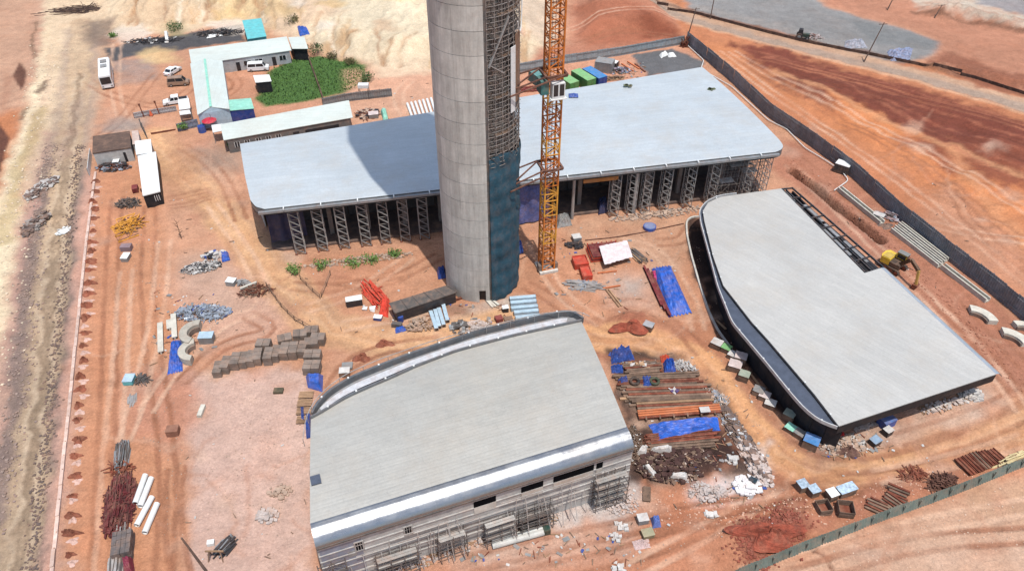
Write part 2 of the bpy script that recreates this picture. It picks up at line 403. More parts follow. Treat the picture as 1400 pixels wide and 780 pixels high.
PL([(1110, -60), (1500, -60), (1500, 130), (1420, 120), (1300, 100), (1270, 84), (1288, 56), (1230, 36), (1130, 8)], (196, 134, 104), 2)
PL([(1265, 84), (1300, 70), (1350, 90), (1420, 110), (1420, 130), (1340, 118)], (156, 96, 72), 2, .9, rag=2)
PL([(1230, -40), (1500, -40), (1500, 42), (1400, 42), (1330, 30), (1260, 16)], (204, 188, 168), 2, rag=2, mott=.5)
PL([(1310, -30), (1500, -30), (1500, 30), (1400, 20), (1340, 6)], (150, 146, 148), 1.5, .9, rag=1.5)
LN([(1250, 18), (1330, 34), (1420, 48)], 1.6, (120, 84, 66), .8, .7, rag=1)
# belt between the long hall, right hall and dark fence
PL([(1075, 190), (1110, 200), (1400, 440), (1500, 520), (1500, 620), (1400, 590), (1362, 512), (1205, 366), (1085, 256), (1050, 230)], (188, 124, 96), 1.5)
PL([(1080, 240), (1100, 240), (1210, 330), (1210, 360), (1140, 310)], (184, 124, 100), 1.5, .7)
# central court and the dirt road through it
PL([(400, 350), (600, 340), (720, 310), (950, 290), (985, 400), (980, 470), (830, 470), (700, 470), (440, 470)], (208, 146, 110), 2)
PL([(760, 300), (930, 290), (960, 320), (930, 370), (780, 330)], (212, 166, 134), 2, .8, mott=.4)
PL([(360, 335), (410, 350), (400, 400), (370, 385), (345, 350)], (196, 176, 156), 1.5, .6)
PL([(820, 370), (900, 370), (900, 430), (830, 420)], (204, 162, 138), 2, .8)
PL([(845, 380), (872, 382), (872, 402), (848, 402)], (180, 168, 158), 1.5, .7)
PL([(520, 420), (640, 418), (700, 410), (700, 440), (620, 462), (560, 456)], (196, 164, 138), 1.5, .8, mott=.4)
PL([(640, 415), (720, 405), (720, 432), (650, 455), (625, 440)], (206, 192, 178), 1.2, .9, mott=.3)
PL([(608, 408), (640, 414), (640, 432), (608, 430)], (168, 128, 104), 1.2, .9)
PL([(560, 350), (605, 345), (605, 400), (560, 400)], (210, 152, 116), 2, .6)
PL([(845, 436), (880, 432), (884, 452), (840, 450)], (184, 96, 76), 1.2, .9)
PL([(900, 440), (985, 440), (985, 500), (930, 490)], (200, 130, 94), 2, .8)
LN([(212, 185), (240, 225), (280, 270), (330, 320), (370, 370), (410, 412), (450, 448), (520, 466), (600, 462), (690, 440)], 6.6, (228, 174, 126), 1.0, 1.0, zone=Z_DIRT, dh=-.12)
LN([(805, 462), (860, 464), (905, 470), (950, 492), (985, 530), (1020, 578), (1060, 622), (1110, 648), (1180, 650), (1260, 636), (1330, 612), (1420, 578)], 6.2, (230, 168, 116), .6, zone=Z_DIRT, dh=-.14)
PL([(1230, 600), (1420, 530), (1420, 620), (1280, 640)], (216, 158, 116), 2, .8, zone=Z_DIRT)
for off in (-11, -4, 4, 11):
    LN([(805, 462+off*.6), (860, 464+off*.6), (905-off*.3, 470+off*.6), (950-off*.7, 492+off*.6), (985-off*.9, 530+off*.5), (1020-off, 578+off*.5), (1060-off*.7, 622+off*.7), (1110-off*.3, 648+off), (1180, 650+off), (1260+off*.2, 636+off), (1330+off*.3, 612+off), (1420, 578+off)],
       .5, (200, 136, 94) if abs(off) == 4 else (230, 178, 138), .35, .5, dh=-.04)
    LN([(225+off, 200), (285+off, 268-off*.5), (335+off*.8, 318-off*.7), (412+off*.6, 410-off*.8), (455, 446-off*.7), (525, 464-off*.6), (600, 460-off*.6)], .5, (204, 148, 108) if abs(off) == 4 else (228, 184, 146), .35, .45)
# front right
PL([(860, 640), (1060, 640), (1140, 670), (1240, 660), (1420, 610), (1420, 640), (1010, 785), (800, 800), (560, 800), (640, 740), (780, 670)], (206, 136, 100), 2)
PL([(590, 740), (760, 690), (860, 640), (880, 690), (860, 760), (620, 800)], (214, 178, 156), 2, .85, mott=.4)
PL([(700, 690), (860, 632), (880, 680), (850, 716), (760, 720)], (214, 206, 200), 1.2, .85, mott=.6)
PL([(1000, 640), (1050, 600), (1054, 650), (1030, 682), (950, 688), (960, 660)], (222, 214, 210), 1.2, .9, mott=.5)
PL([(940, 660), (1000, 655), (990, 690), (945, 690)], (226, 214, 212), 1, .8, mott=.4)
PL([(1000, 730), (1050, 700), (1100, 695), (1100, 735), (1030, 775)], (150, 76, 58), 1.5, .95, rag=1.2)
PL([(900, 700), (1080, 680), (1090, 700), (900, 740)], (192, 118, 82), 2, .7, mott=.3)
PL([(828, 478), (920, 480), (960, 510), (1000, 550), (1020, 590), (1046, 640), (1030, 660), (960, 640), (860, 660), (856, 600)], (88, 68, 60), 1.0, .97)
PL([(862, 600), (1000, 590), (1010, 630), (960, 660), (880, 670)], (66, 46, 42), 1.2, .9, rag=1.2)
PL([(850, 530), (985, 530), (990, 560), (870, 575)], (142, 116, 100), 1, .8)
PL([(1150, 580), (1350, 525), (1380, 560), (1260, 600), (1180, 625)], (204, 178, 160), 2, .75, mott=.4)
PL([(1090, 600), (1150, 590), (1180, 625), (1120, 635)], (176, 138, 122), 1.5, .8)
PL([(1180, 660), (1260, 640), (1350, 605), (1360, 640), (1230, 690), (1120, 720)], (190, 122, 98), 2, .8, mott=.4)
# beyond the green fence
PL([(1000, 800), (1420, 644), (1500, 640), (1500, 900), (1000, 900)], (216, 168, 136), 2)
PL([(1320, 670), (1420, 650), (1420, 720), (1330, 720)], (190, 146, 112), 2, .8, mott=.5)
PL([(1180, 740), (1420, 720), (1420, 800), (1180, 800)], (222, 182, 154), 3, .8, mott=.5)
LN([(1112, 735), (1118, 752), (1132, 762), (1138, 780)], .5, (128, 74, 54), .35, .9, dh=-.35)
# ravines and stains on the sand bank
for k in range(46):
    x = random.uniform(170, 750); yb = np.interp(x, [150, 240, 335, 380, 436, 500, 600, 700, 750], [36, 40, 20, 44, 74, 92, 96, 88, 74]); dx = random.uniform(-14, 26)
    LN([(x, yb-2), (x+dx*.4, yb-random.uniform(10, 22)), (x+dx, yb-random.uniform(26, 60))], random.uniform(.4, 1.0), random.choice([(196, 152, 110), (214, 176, 132), (186, 140, 104), (244, 228, 200)]), .5, random.uniform(.5, .9), dh=-random.uniform(.1, .7), rag=.5)
for k in range(16):
    x, y = random.uniform(170, 740), random.uniform(-20, 80); r = random.uniform(10, 34)
    PL([(x+r*math.cos(t)*random.uniform(.6, 1.4), y+r*.35*math.sin(t)*random.uniform(.6, 1.4)) for t in np.linspace(0, 6.28, 8)[:-1]], random.choice([(222, 178, 156), (226, 190, 132), (240, 224, 204), (214, 176, 140)]), 1.5, .7, rag=1.4)
# edges of the lanes, churned darker
for o in (-26, 26):
    LN([(212+o*.6, 185), (240+o*.7, 225-o*.2), (280+o*.7, 270-o*.35), (330+o*.6, 320-o*.4), (370+o*.6, 370-o*.5), (410+o*.5, 412-o*.5), (450+o*.4, 448-o*.6), (520, 466-o*.7), (600, 460-o*.7)], 1.2, (178, 130, 104), .8, .55, dh=.12, rag=.7, mott=.5)
    LN([(805, 462+o), (860, 464+o), (905-o*.4, 470+o), (950-o*.9, 492+o*.7), (985-o*1.1, 530+o*.6), (1020-o*1.1, 578+o*.5), (1060-o*.8, 622+o*.8), (1110-o*.3, 648+o), (1180, 650+o), (1260+o*.2, 636+o), (1330+o*.3, 612+o)], 1.2, (174, 110, 80), .8, .75, dh=.16, rag=.7, mott=.6)
# pairs of wheel tracks
def track(px, col, k=.6, gap=1.9, wd=.42):
    P = [np.array(W(*q)[:2]) for q in px]
    # smooth
    for _ in range(2):
        Q = [P[0]]
        for a, b in zip(P[:-1], P[1:]): Q += [a*.75+b*.25, a*.25+b*.75]
        P = Q+[P[-1]]
    for sgn in (-1, 1):
        L = []
        for i, p in enumerate(P):
            d = P[min(i+1, len(P)-1)]-P[max(i-1, 0)]; d = d/(np.linalg.norm(d)+1e-9); L.append(p+np.array([-d[1], d[0]])*sgn*gap/2)
        sl_ = sub([tuple(q) for q in L], 3); dd = dist_line([tuple(q) for q in L], GX[sl_]+.25*fbm(GX[sl_], GY[sl_], .4, 17, 2), GY[sl_])
        mm = np.clip(1-(dd-wd/2)/.28, 0, 1)*k*np.clip(.75+.7*fbm(GX[sl_], GY[sl_], .15, 23, 3), 0, 1)
        COLR[sl_] = COLR[sl_]*(1-mm[..., None])+np.array(SG(*col))*mm[..., None]; HT[sl_] -= .13*mm
dk, lt = (168, 108, 78), (236, 192, 160)
for q, c in (([(160, 270), (150, 400), (148, 540), (140, 700), (136, 790)], dk), ([(172, 370), (165, 480), (158, 560), (150, 640), (142, 780)], lt), ([(205, 280), (200, 420), (215, 520), (232, 640), (225, 780)], dk),
             ([(225, 330), (215, 430), (190, 540), (170, 600)], lt), ([(240, 640), (236, 720), (250, 790)], dk), ([(290, 280), (340, 350), (370, 420), (300, 440), (240, 500), (200, 560)], lt),
             ([(340, 430), (380, 452), (300, 470), (250, 520)], dk), ([(400, 390), (450, 395), (500, 385), (560, 370)], dk), ([(420, 420), (490, 400), (560, 350)], lt), ([(440, 380), (520, 392), (600, 350)], dk),
             ([(600, 465), (500, 478), (455, 520), (445, 570)], dk), ([(470, 445), (560, 430), (620, 440)], lt), ([(720, 390), (760, 410), (800, 450), (880, 470)], dk), ([(730, 330), (760, 400), (820, 440)], lt),
             ([(830, 420), (880, 410), (930, 450), (960, 480)], dk), ([(850, 330), (900, 340), (940, 400), (955, 450)], lt), ([(900, 330), (930, 330), (945, 310)], dk),
             ([(640, 770), (760, 740), (880, 715), (1000, 690), (1100, 665), (1200, 650)], dk), ([(700, 790), (850, 760), (980, 715), (1090, 690)], dk), ([(860, 780), (950, 735), (1010, 700), (1060, 660)], lt), ([(930, 700), (1020, 690), (1090, 672), (1170, 664)], dk),
             ([(890, 720), (1000, 705), (1080, 690)], dk), ([(1060, 590), (1100, 630), (1180, 640), (1290, 612), (1410, 560)], dk), ([(1200, 650), (1300, 630), (1400, 600)], lt), ([(1230, 600), (1330, 570), (1410, 530)], dk), ([(1290, 420), (1340, 470), (1390, 540)], dk), ([(1270, 410), (1320, 460), (1370, 520), (1400, 560)], lt),
             ([(1090, 215), (1160, 270), (1240, 330), (1330, 420), (1400, 500)], dk), ([(1080, 225), (1140, 280), (1230, 370), (1300, 440)], lt), ([(250, 200), (300, 230), (330, 300)], dk), ([(120, 110), (150, 130), (220, 150), (262, 120)], dk), ([(160, 60), (155, 150), (200, 190)], lt), ([(215, 100), (190, 130), (160, 170), (130, 190)], dk),
             ([(300, 90), (330, 115), (310, 130)], dk), ([(560, 110), (540, 130), (560, 170)], lt), ([(1000, 70), (1100, 130), (1200, 170), (1330, 240), (1410, 290)], lt), ([(1010, 80), (1120, 150), (1230, 200), (1400, 330)], dk), ([(980, 70), (1060, 130), (1180, 210), (1300, 300), (1410, 390)], lt),
             ([(1060, 90), (1180, 130), (1300, 160), (1410, 200)], (120, 64, 48)), ([(1090, 105), (1200, 150), (1320, 190), (1410, 220)], (126, 68, 50)), ([(1040, 80), (1160, 110), (1280, 140), (1410, 176)], (200, 124, 88)), ([(1250, 300), (1330, 320), (1410, 330)], lt), ([(1300, 260), (1350, 330), (1410, 370)], dk), ([(1020, 790), (1200, 730), (1410, 690)], lt), ([(1080, 790), (1250, 740), (1410, 730)], dk), ([(790, 60), (850, 40), (920, 50)], dk), ([(780, 40), (850, 20), (930, 25)], lt)):
    track(q, c, .75 if c != lt else .6)
PL([(946, 296), (938, 304), (941, 330), (953, 380), (968, 425), (981, 452), (1010, 490), (1050, 540), (1096, 596), (1135, 604), (1150, 584), (1060, 480), (985, 380), (965, 300)], (64, 50, 47), .5, .95, rag=.15)  # shade along the right hall wall, painted into the ground colour
# crisp dark brown patches, softer patches and short lines
for q_, c in (([(27, 85), (36, 98), (36, 110), (30, 124), (17, 105)], (112, 72, 58)), ([(-2, 168), (14, 190), (8, 206), (2, 235), (-12, 240), (-12, 168)], (108, 68, 56))):
    paint(mask_poly(q_, .35, False), c, .95)
PL([(4, 100), (18, 108), (12, 150), (0, 160)], (186, 132, 104), 1, .6)
LN([(50, 30), (44, 60), (48, 80)], .8, (128, 100, 78), .5, .8); LN([(62, 110), (56, 128)], 1.2, (110, 86, 70), .5, .8); LN([(36, 150), (30, 165)], .8, (120, 92, 70), .5, .7)
PL([(232, 180), (262, 178), (266, 250), (300, 268), (240, 290), (225, 250)], (196, 140, 104), 1.5, .5)
PL([(168, 158), (195, 160), (196, 178), (140, 182), (136, 172)], (160, 148, 140), 1.5, .6)
PL([(285, 188), (330, 205), (330, 232), (290, 226), (262, 205)], (150, 132, 120), 2, .5)
for k in range(4): LN([(232, 268+k*6), (285, 258+k*5)], .5, (160, 104, 78), .4, .6)
# stray wheel tracks and scuffs
for k in range(150):
    x = random.uniform(120, 1390); y = random.uniform(200, 770)
    a = random.uniform(0, 6.28); pts = [(x, y)]
    c = random.uniform(-.25, .25)
    for j in range(random.randint(3, 7)):
        a += c; pts.append((pts[-1][0]+22*math.cos(a), pts[-1][1]+14*math.sin(a)))
    col = random.choice([(188, 126, 94), (226, 178, 146), (200, 146, 118)])
    LN(pts, .4, col, .4, .40, rag=.2)
for k in range(160):
    x = random.uniform(80, 1390); y = random.uniform(160, 775); r = random.uniform(4, 18)
    PL([(x+r*math.cos(t)*random.uniform(.6, 1.4), y+r*.5*math.sin(t)*random.uniform(.6, 1.4)) for t in np.linspace(0, 6.28, 8)[:-1]],
       random.choice([(186, 128, 100), (224, 184, 156), (196, 160, 138), (206, 140, 108)]), 1.2, .45, rag=1.0)
# ---- relief
def rise(px, wid, amp, side=None):
    p = [(a.x, a.y) for a in WS(px)]
    d = sd_poly(p, QX, QY)
    HT[:] += amp*np.clip(-d/wid, 0, 1)**1.0
BANKP = [(60, -80), (150, 36), (240, 40), (335, 18), (380, 44), (436, 74), (500, 92), (600, 96), (700, 88), (750, 74), (780, -80)]
rise(BANKP, 9, 3.0); rise([(784, -60), (790, 52), (900, 40), (938, 44), (905, 6), (880, -60)], 5, 2.2)
d = sd_poly([(a.x, a.y) for a in WS(BANKP)], GX, GY)
gul = np.abs(fbm(GX*1.0, GY*.35, .16, 51, 5)); HT += np.clip(-d/6, 0, 1)*np.where(d < 0, 1, 0)*(2.4*gul-.7)
COLR *= np.where(d < -1, .9+.35*np.clip(gul, 0, .5), 1.0)[..., None]
d = sd_poly([(a.x, a.y) for a in WS([(1000, 60), (1130, 90), (1250, 118), (1420, 170), (1420, 400), (1250, 270), (1100, 160)])], GX, GY)
HT += np.clip(-d/8, 0, 1)*2.2*fbm(GX*.5, GY, .09, 61, 5); gr = np.abs(fbm(GX*.35+GY*.2, GY*1.3, .2, 64, 5)); HT -= np.clip(-d/8, 0, 1)*.7*np.clip(.35-gr, 0, 1)
d = sd_poly([(a.x, a.y) for a in WS([(70, 0), (62, 120), (36, 200), (14, 300), (0, 500), (-80, 760), (-200, 500), (0, 200)])], GX, GY)
HT += np.clip(.5-d/6, 0, 1)*(.9*np.abs(fbm(GX, GY, .3, 66, 5))+.1)
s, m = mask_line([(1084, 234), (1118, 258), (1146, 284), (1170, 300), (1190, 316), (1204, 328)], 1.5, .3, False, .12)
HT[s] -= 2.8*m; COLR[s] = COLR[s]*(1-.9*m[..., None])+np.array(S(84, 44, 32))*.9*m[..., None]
s, m = mask_line([(1080, 250), (1122, 280), (1170, 322), (1190, 345)], 1.6, .8, True, .5); HT[s] += .2*m
for px, wd, am in (([(1008, 750), (1060, 722), (1096, 708)], 4.2, .9), ([(850, 443), (878, 440)], 2.6, .6), ([(905, 610), (960, 640)], 4, .5),
                   ([(1280, 92), (1330, 100), (1400, 118)], 3, 1.2), ([(1290, 20), (1310, 18)], 8, 2.2), ([(1350, 30), (1392, 36)], 7, 1.8)):
    s, m = mask_line(px, wd, wd*.35, True, .6); HT[s] += am*m*(1+.5*fbm(GX[s], GY[s], .8, 71, 3))
# level under the three halls and the tower
for px in ([(300, 300), (350, 360), (1000, 280), (1100, 200), (950, 80), (300, 190)], [(400, 800), (880, 640), (800, 430), (420, 540)], [(920, 300), (1130, 640), (1400, 520), (1100, 240)]):
    s, m = mask_poly(px, 2, False); HT[s] *= (1-.8*m)
# smooth far terrain
far = np.clip((np.abs(GX)-170)/60, 0, 1)+np.clip((GY-230)/60, 0, 1)+np.clip((30-GY)/20, 0, 1)
HT *= np.clip(1-far, 0, 1)
def gz(x, y):
    j = int(np.clip(np.searchsorted(rows, y)-1, 0, NY-2)); sx = x/float(hw(np.array(y)))
    i = int(np.clip(np.searchsorted(scol, sx)-1, 0, NX-2))
    fy = min(max((y-rows[j])/(rows[j+1]-rows[j]), 0), 1); fx = min(max((sx-scol[i])/(scol[i+1]-scol[i]), 0), 1)
    return float((HT[j, i]*(1-fx)+HT[j, i+1]*fx)*(1-fy)+(HT[j+1, i]*(1-fx)+HT[j+1, i+1]*fx)*fy)
def G(x, y, dz=0.0):
    """photo point -> spot on the relief"""
    h = 0.0
    for _ in range(4):
        p = W(x, y, h); h = gz(p.x, p.y)
    p = W(x, y, h); return Vector((p.x, p.y, gz(p.x, p.y)+dz))
SOIL = M_soil()
def ground_object(name, zmask):
    jj, ii = np.nonzero(zmask)
    q = np.stack([jj*NX+ii, jj*NX+ii+1, (jj+1)*NX+ii+1, (jj+1)*NX+ii], 1)
    u, inv = np.unique(q.ravel(), return_inverse=True)
    co = np.stack([GX.ravel()[u], GY.ravel()[u], HT.ravel()[u]], 1)
    me = bpy.data.meshes.new(name)
    me.vertices.add(len(u)); me.vertices.foreach_set('co', co.ravel())
    nf = len(q); me.loops.add(nf*4); me.loops.foreach_set('vertex_index', inv.astype(np.int32).ravel())
    me.polygons.add(nf); me.polygons.foreach_set('loop_start', np.arange(nf, dtype=np.int32)*4)
    try: me.polygons.foreach_set('loop_total', np.full(nf, 4, np.int32))
    except Exception: pass
    me.polygons.foreach_set('use_smooth', np.ones(nf, bool))
    me.update(calc_edges=True)
    a = me.color_attributes.new('Col', 'FLOAT_COLOR', 'POINT')
    a.data.foreach_set('color', np.concatenate([COLR.reshape(-1, 3)[u], np.ones((len(u), 1))], 1).astype(np.float32).ravel())
    me.materials.append(SOIL)
    nr = np.stack([NRM[..., k].ravel()[u] for k in range(3)], 1)
    me.normals_split_custom_set_from_vertices([tuple(v) for v in nr])
    o = link(name, me); o['kind'] = 'structure'; return o
# one shading normal for all sheets, so that they join without a seam
gy, gx = np.zeros_like(HT), np.zeros_like(HT)
gx[:, 1:-1] = (HT[:, 2:]-HT[:, :-2])/(GX[:, 2:]-GX[:, :-2])
Ys = GY; gy[1:-1] = (HT[2:]-HT[:-2])/(Ys[2:]-Ys[:-2])
NRM = np.stack([-gx, -gy, np.ones_like(HT)], -1); NRM /= np.linalg.norm(NRM, axis=-1, keepdims=True)
ZF = ZONE[:-1, :-1]
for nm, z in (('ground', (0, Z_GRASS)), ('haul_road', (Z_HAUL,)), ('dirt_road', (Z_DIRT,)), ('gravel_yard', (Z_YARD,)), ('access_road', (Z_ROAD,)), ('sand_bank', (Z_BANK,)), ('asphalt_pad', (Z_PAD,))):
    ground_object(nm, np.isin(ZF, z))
# ================================================================== MATERIALS
concrete = M('concrete', S(214, 211, 203, .66), .85, var=.10, sc=.5, rnd=.07, dirt=.08, bump=.2)
concrete_dark = M('concrete_core', S(120, 116, 110), .9)
cement = M('cement_block', S(140, 126, 116), .9, rnd=.2, dirt=.3)
wallgrey = M('blockwork', S(200, 198, 194), .9, var=.2, dirt=.12)
darkclad = M('dark_cladding', S(50, 51, 56), .6, rnd=.15, dirt=.06, spec=.2)
slate = M('slate_deck', S(92, 100, 116), .45, metal=.1, rnd=.05, dirt=0)
fasciam = M('fascia_metal', S(128, 132, 136), .45, metal=.3, rnd=.05, dirt=.15)
whitem = M('white_paint', S(238, 240, 238, .68), .5, rnd=.04, dirt=.12, var=.06)
whitecar = M('car_white', S(244, 245, 245, .72), .25, rnd=.02, dirt=.05, var=.02, bump=0)
brownvan = M('car_tan', S(168, 140, 120), .4, rnd=.02, dirt=.3, bump=0)
glassm = M('dark_glass', (.015, .018, .022), .08, rnd=0, dirt=0, bump=0, spec=.6)
rubber = M('rubber', (.02, .02, .02), .9, dirt=.3)
void = M('void_black', (.006, .006, .007), 1.0, dirt=0, bump=0, spec=0, rnd=0)
black = M('black_plastic', (.022, .022, .025), .5, dirt=.1)
steel = M('galvanised_steel', S(190, 192, 192), .4, metal=.5, rnd=.12, dirt=.12)
scaff = M('scaffold_tube', S(186, 182, 178), .5, metal=.3, rnd=.2, dirt=.25)
scaffd = M('scaffold_dark', S(96, 92, 90), .6, rnd=.2, dirt=.2)
rust = M('rusty_steel', S(128, 66, 46), .85, rnd=.25, dirt=.25, var=.35)
darkred = M('primer_red_steel', S(120, 44, 46), .75, rnd=.25, dirt=.25, var=.3)
redpaint = M('red_formwork', S(214, 74, 52), .6, rnd=.12, dirt=.25, var=.2)
cyel = M('crane_yellow', S(222, 158, 60, .7), .55, rnd=.10, dirt=.1, var=.22)
cora = M('crane_orange', S(204, 116, 44, .7), .6, rnd=.14, dirt=.1, var=.3)
yellow = M('plant_yellow', S(232, 196, 62, .7), .45, rnd=.05, dirt=.25)
teal = M('teal_netting', S(42, 84, 102), .85, rnd=.04, dirt=.10, var=.25, sc=.6, bump=.4, bsc=2)
navy = M('navy_tarp', S(42, 52, 88), .55, rnd=.1, dirt=.1)
blue = M('blue_tarp', S(48, 104, 206), .5, rnd=.08, dirt=.22, var=.25, sc=1.5)
blue2 = M('blue_plastic', S(58, 92, 170), .45, rnd=.15, dirt=.15)
turq = M('turquoise_sheet', S(110, 204, 208), .5, rnd=.03, dirt=.1)
paleblue = M('pale_blue_sheet', S(190, 216, 232), .45, rnd=.05, dirt=.1)
mint = M('mint_sheet', S(160, 226, 204), .5, rnd=.04, dirt=.1)
green = M('container_green', S(84, 152, 88), .5, rnd=.05, dirt=.15)
greenl = M('container_green_roof', S(140, 198, 132), .5, rnd=.05, dirt=.2)
cblue = M('container_blue', S(36, 76, 156), .45, rnd=.05, dirt=.12)
cblue2 = M('container_blue_roof', S(74, 144, 206), .45, rnd=.05, dirt=.2)
timber = M('timber', S(176, 142, 110), .9, rnd=.25, dirt=.25, var=.25)
timberd = M('weathered_timber', S(126, 104, 88), .9, rnd=.3, dirt=.25, var=.35)
orangew = M('orange_timber', S(220, 130, 84), .85, rnd=.15, dirt=.2)
brownroof = M('brown_flat_roof', S(100, 80, 70), .9, dirt=.2)
greybox = M('grey_sheet', S(150, 152, 152), .6, rnd=.12, dirt=.2)
corr = M('blue_grey_hoarding', S(176, 190, 196), .5, metal=.1, rnd=.12, dirt=.2)
meshd = M('dark_fence_mesh', S(142, 144, 150), .75, rnd=.18, dirt=.16, var=.25)
greenf = M('green_hoarding', S(120, 134, 126), .6, rnd=.12, dirt=.25)
sheetw = M('white_sheet', S(218, 216, 212), .6, rnd=.1, dirt=.3)
rubblew = M('white_rubble', S(206, 194, 188), .9, rnd=.1, dirt=.45, var=.3)
stone = M('loose_stone', S(190, 166, 148), .95, rnd=.15, dirt=.5, var=.35)
stoned = M('dark_stone', S(116, 100, 94), .95, rnd=.15, dirt=.4, var=.35)
soilm = M('brown_soil', S(150, 88, 66), .95, rnd=.2, dirt=.2, var=.3, bump=.6, bsc=3)  # brown tone of the small mounds and clods
soilr = M('red_soil', S(152, 76, 56), .95, rnd=.2, dirt=.15, var=.4, bump=.8, bsc=3)
leafm = M('leaf', S(112, 150, 74), .8, rnd=.3, dirt=.05, var=.4, sc=.8)
leafd = M('leaf_dark', S(78, 112, 58), .8, rnd=.3, dirt=.0, var=.4)
bark = M('bark', S(96, 76, 60), .95)
wood_pole = M('pole_wood', S(110, 94, 86), .9)
orangesoffit = M('orange_soffit', S(196, 128, 64), .7)
zinc = M('scrap_zinc', S(176, 186, 198), .4, metal=.35, rnd=.1, dirt=.1, var=.4, sc=2)
# concrete gets pour streaks running down the shaft
n = concrete.node_tree; b = next(x for x in n.nodes if x.type == 'BSDF_PRINCIPLED'); src = b.inputs['Base Color'].links[0].from_socket
g = n.nodes.new('ShaderNodeNewGeometry')
c_ = mul(n, src, rng_(n, noise(n, vecmap(n, g.outputs['Position'], (1.6, 1.6, .12)), 1.0, 6, .75), .70, 1.12))
c_ = mul(n, c_, rng_(n, noise(n, vecmap(n, g.outputs['Position'], (.5, .5, .3)), 1.0, 5, .7), .86, 1.08))
n.links.new(c_, b.inputs['Base Color'])
deckm = M('scaffold_deck_grey', S(186, 182, 176), .85, rnd=.2, dirt=.3)
def up(v, d): return Vector((v[0], v[1], v[2]+d))
def resample(pts, n):
    L = [0]
    for a, b in zip(pts[:-1], pts[1:]): L.append(L[-1]+(b-a).length)
    out = []
    for k in range(n+1):
        t = L[-1]*k/n
        i = next((i for i in range(len(L)-1) if L[i+1] >= t-1e-9), len(L)-2)
        f = (t-L[i])/max(L[i+1]-L[i], 1e-9); out.append(pts[i].lerp(pts[i+1], f))
    return out
def smooth_line(pts, n, it=2):
    p = resample(pts, n)
    for _ in range(it): p = [p[0]]+[(p[i-1]+p[i]*2+p[i+1])/4 for i in range(1, len(p)-1)]+[p[-1]]
    return p
def ribbon(mb, A, B):
    n = len(A); mb.add(list(A)+list(B), [(i, i+1, n+i+1, n+i) for i in range(n-1)]); return mb

# ================================================================== LONG HALL behind the tower
HA = 9.5
A0 = W(362, 286, HA); A1 = W(1060, 208, HA)
ax = (A1-A0).normalized(); an = Vector((ax.y, -ax.x, 0))     # an: towards the camera
AZ = math.atan2(ax.y, ax.x)
roofA = M_roof('long_hall_roof', S(206, 214, 218, .62), AZ, rough=.36, metal=.12, pitch=.5)
hallA = thing('terminal_hall', 'long pale grey metal roofed hall behind the round concrete tower', 'hall', (A0.x, A0.y, 0))
outA = WS([(328, 197), (336, 245), (343, 276), (350, 284), (362, 286), (1060, 208), (1068, 206), (1071, 201), (1066, 194), (960, 92)], HA)
m = MB(); nA, nB = 70, 64
leftA = smooth_line(WS([(328, 197), (336, 245), (343, 276), (350, 284), (362, 286)], HA), nB, 1)
cA = lambda u, v: None
bk0, bk1 = W(328, 197, HA), W(960, 92, HA)
rightA = smooth_line(WS([(960, 92), (1066, 194), (1071, 201), (1068, 206), (1060, 208)], HA), nB, 1)
def surfA(u, v):
    L = leftA[int(round(v*nB))]; Rr = rightA[int(round(v*nB))]
    p = L.lerp(Rr, u); p.z = HA+.9*math.sin(math.pi*min(max(v, 0), 1))**.8*.55+.05
    return p
m.grid(surfA, nA, nB); m.part
m.f = [f[::-1] for f in m.f]
m.wpart('roof_sheet', roofA, hallA, smooth=True)
ed = [outA[-1]]+outA[:1]
m = MB(); edge = leftA+[A0, A1]+rightA[::-1]
ring = leftA + rightA[::-1]
ring2 = ring+[ring[0]]
m = MB(); ribbon(m, [up(p, .04) for p in ring2], [up(p, -1.15) for p in ring2])
m.wpart('fascia', fasciam, hallA)
m = MB(); A2 = A0+an*.35; B2 = A1+an*.35
m.bar(up(A2-ax*1, -.35), up(B2+ax*.6, -.35), .5, .4); m.wpart('gutter', M('gutter_grey', S(170, 174, 176), .4, metal=.3), hallA)
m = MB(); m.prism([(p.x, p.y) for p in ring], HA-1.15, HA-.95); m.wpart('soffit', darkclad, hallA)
LA = (A1-A0).length
br = MB(); br.box((0, 0, 0), (.16, .7, .3), AZ); brm = br.mesh('bracket', whitem)
for k in range(15):
    p = A0+ax*(LA*(k+.5)/15)+an*.38; link('bracket', brm, hallA, up(p, .05)-hallA.location)
# back wall panels, end walls, slab
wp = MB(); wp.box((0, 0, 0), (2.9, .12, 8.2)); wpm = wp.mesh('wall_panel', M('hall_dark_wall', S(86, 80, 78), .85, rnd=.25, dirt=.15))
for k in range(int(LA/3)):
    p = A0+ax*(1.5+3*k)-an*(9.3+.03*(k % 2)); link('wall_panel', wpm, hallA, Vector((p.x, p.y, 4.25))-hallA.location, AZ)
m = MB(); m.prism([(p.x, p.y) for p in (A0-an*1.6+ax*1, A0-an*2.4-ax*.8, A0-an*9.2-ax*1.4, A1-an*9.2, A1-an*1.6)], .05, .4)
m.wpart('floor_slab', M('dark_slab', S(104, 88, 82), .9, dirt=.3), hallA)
m = MB()
for a, b in ((A0-an*9-ax*2, bk0), (bk0, bk1), (A1-an*9.2, bk1)):
    d = (b-a).normalized(); q = Vector((d.y, -d.x, 0))
    m.bar(Vector((a.x, a.y, 4.2)), Vector((b.x, b.y, 4.2)), .15, 8.2)
m.wpart('outer_wall', wallgrey, hallA)
m = MB(); m.bar(up(A0+ax*51.0-an*.15, -1.6), up(A0+ax*57-an*.15, -1.6), .3, .7); m.wpart('soffit_beam', orangesoffit, hallA)
for (x, y) in ((782, 299), (865, 292), (982, 258)):
    p = W(x, y); m = MB(); m.tube((p.x, p.y, 0), (p.x, p.y, HA-1.2), .28, 12); m.wpart('column', steel, hallA, smooth=False)
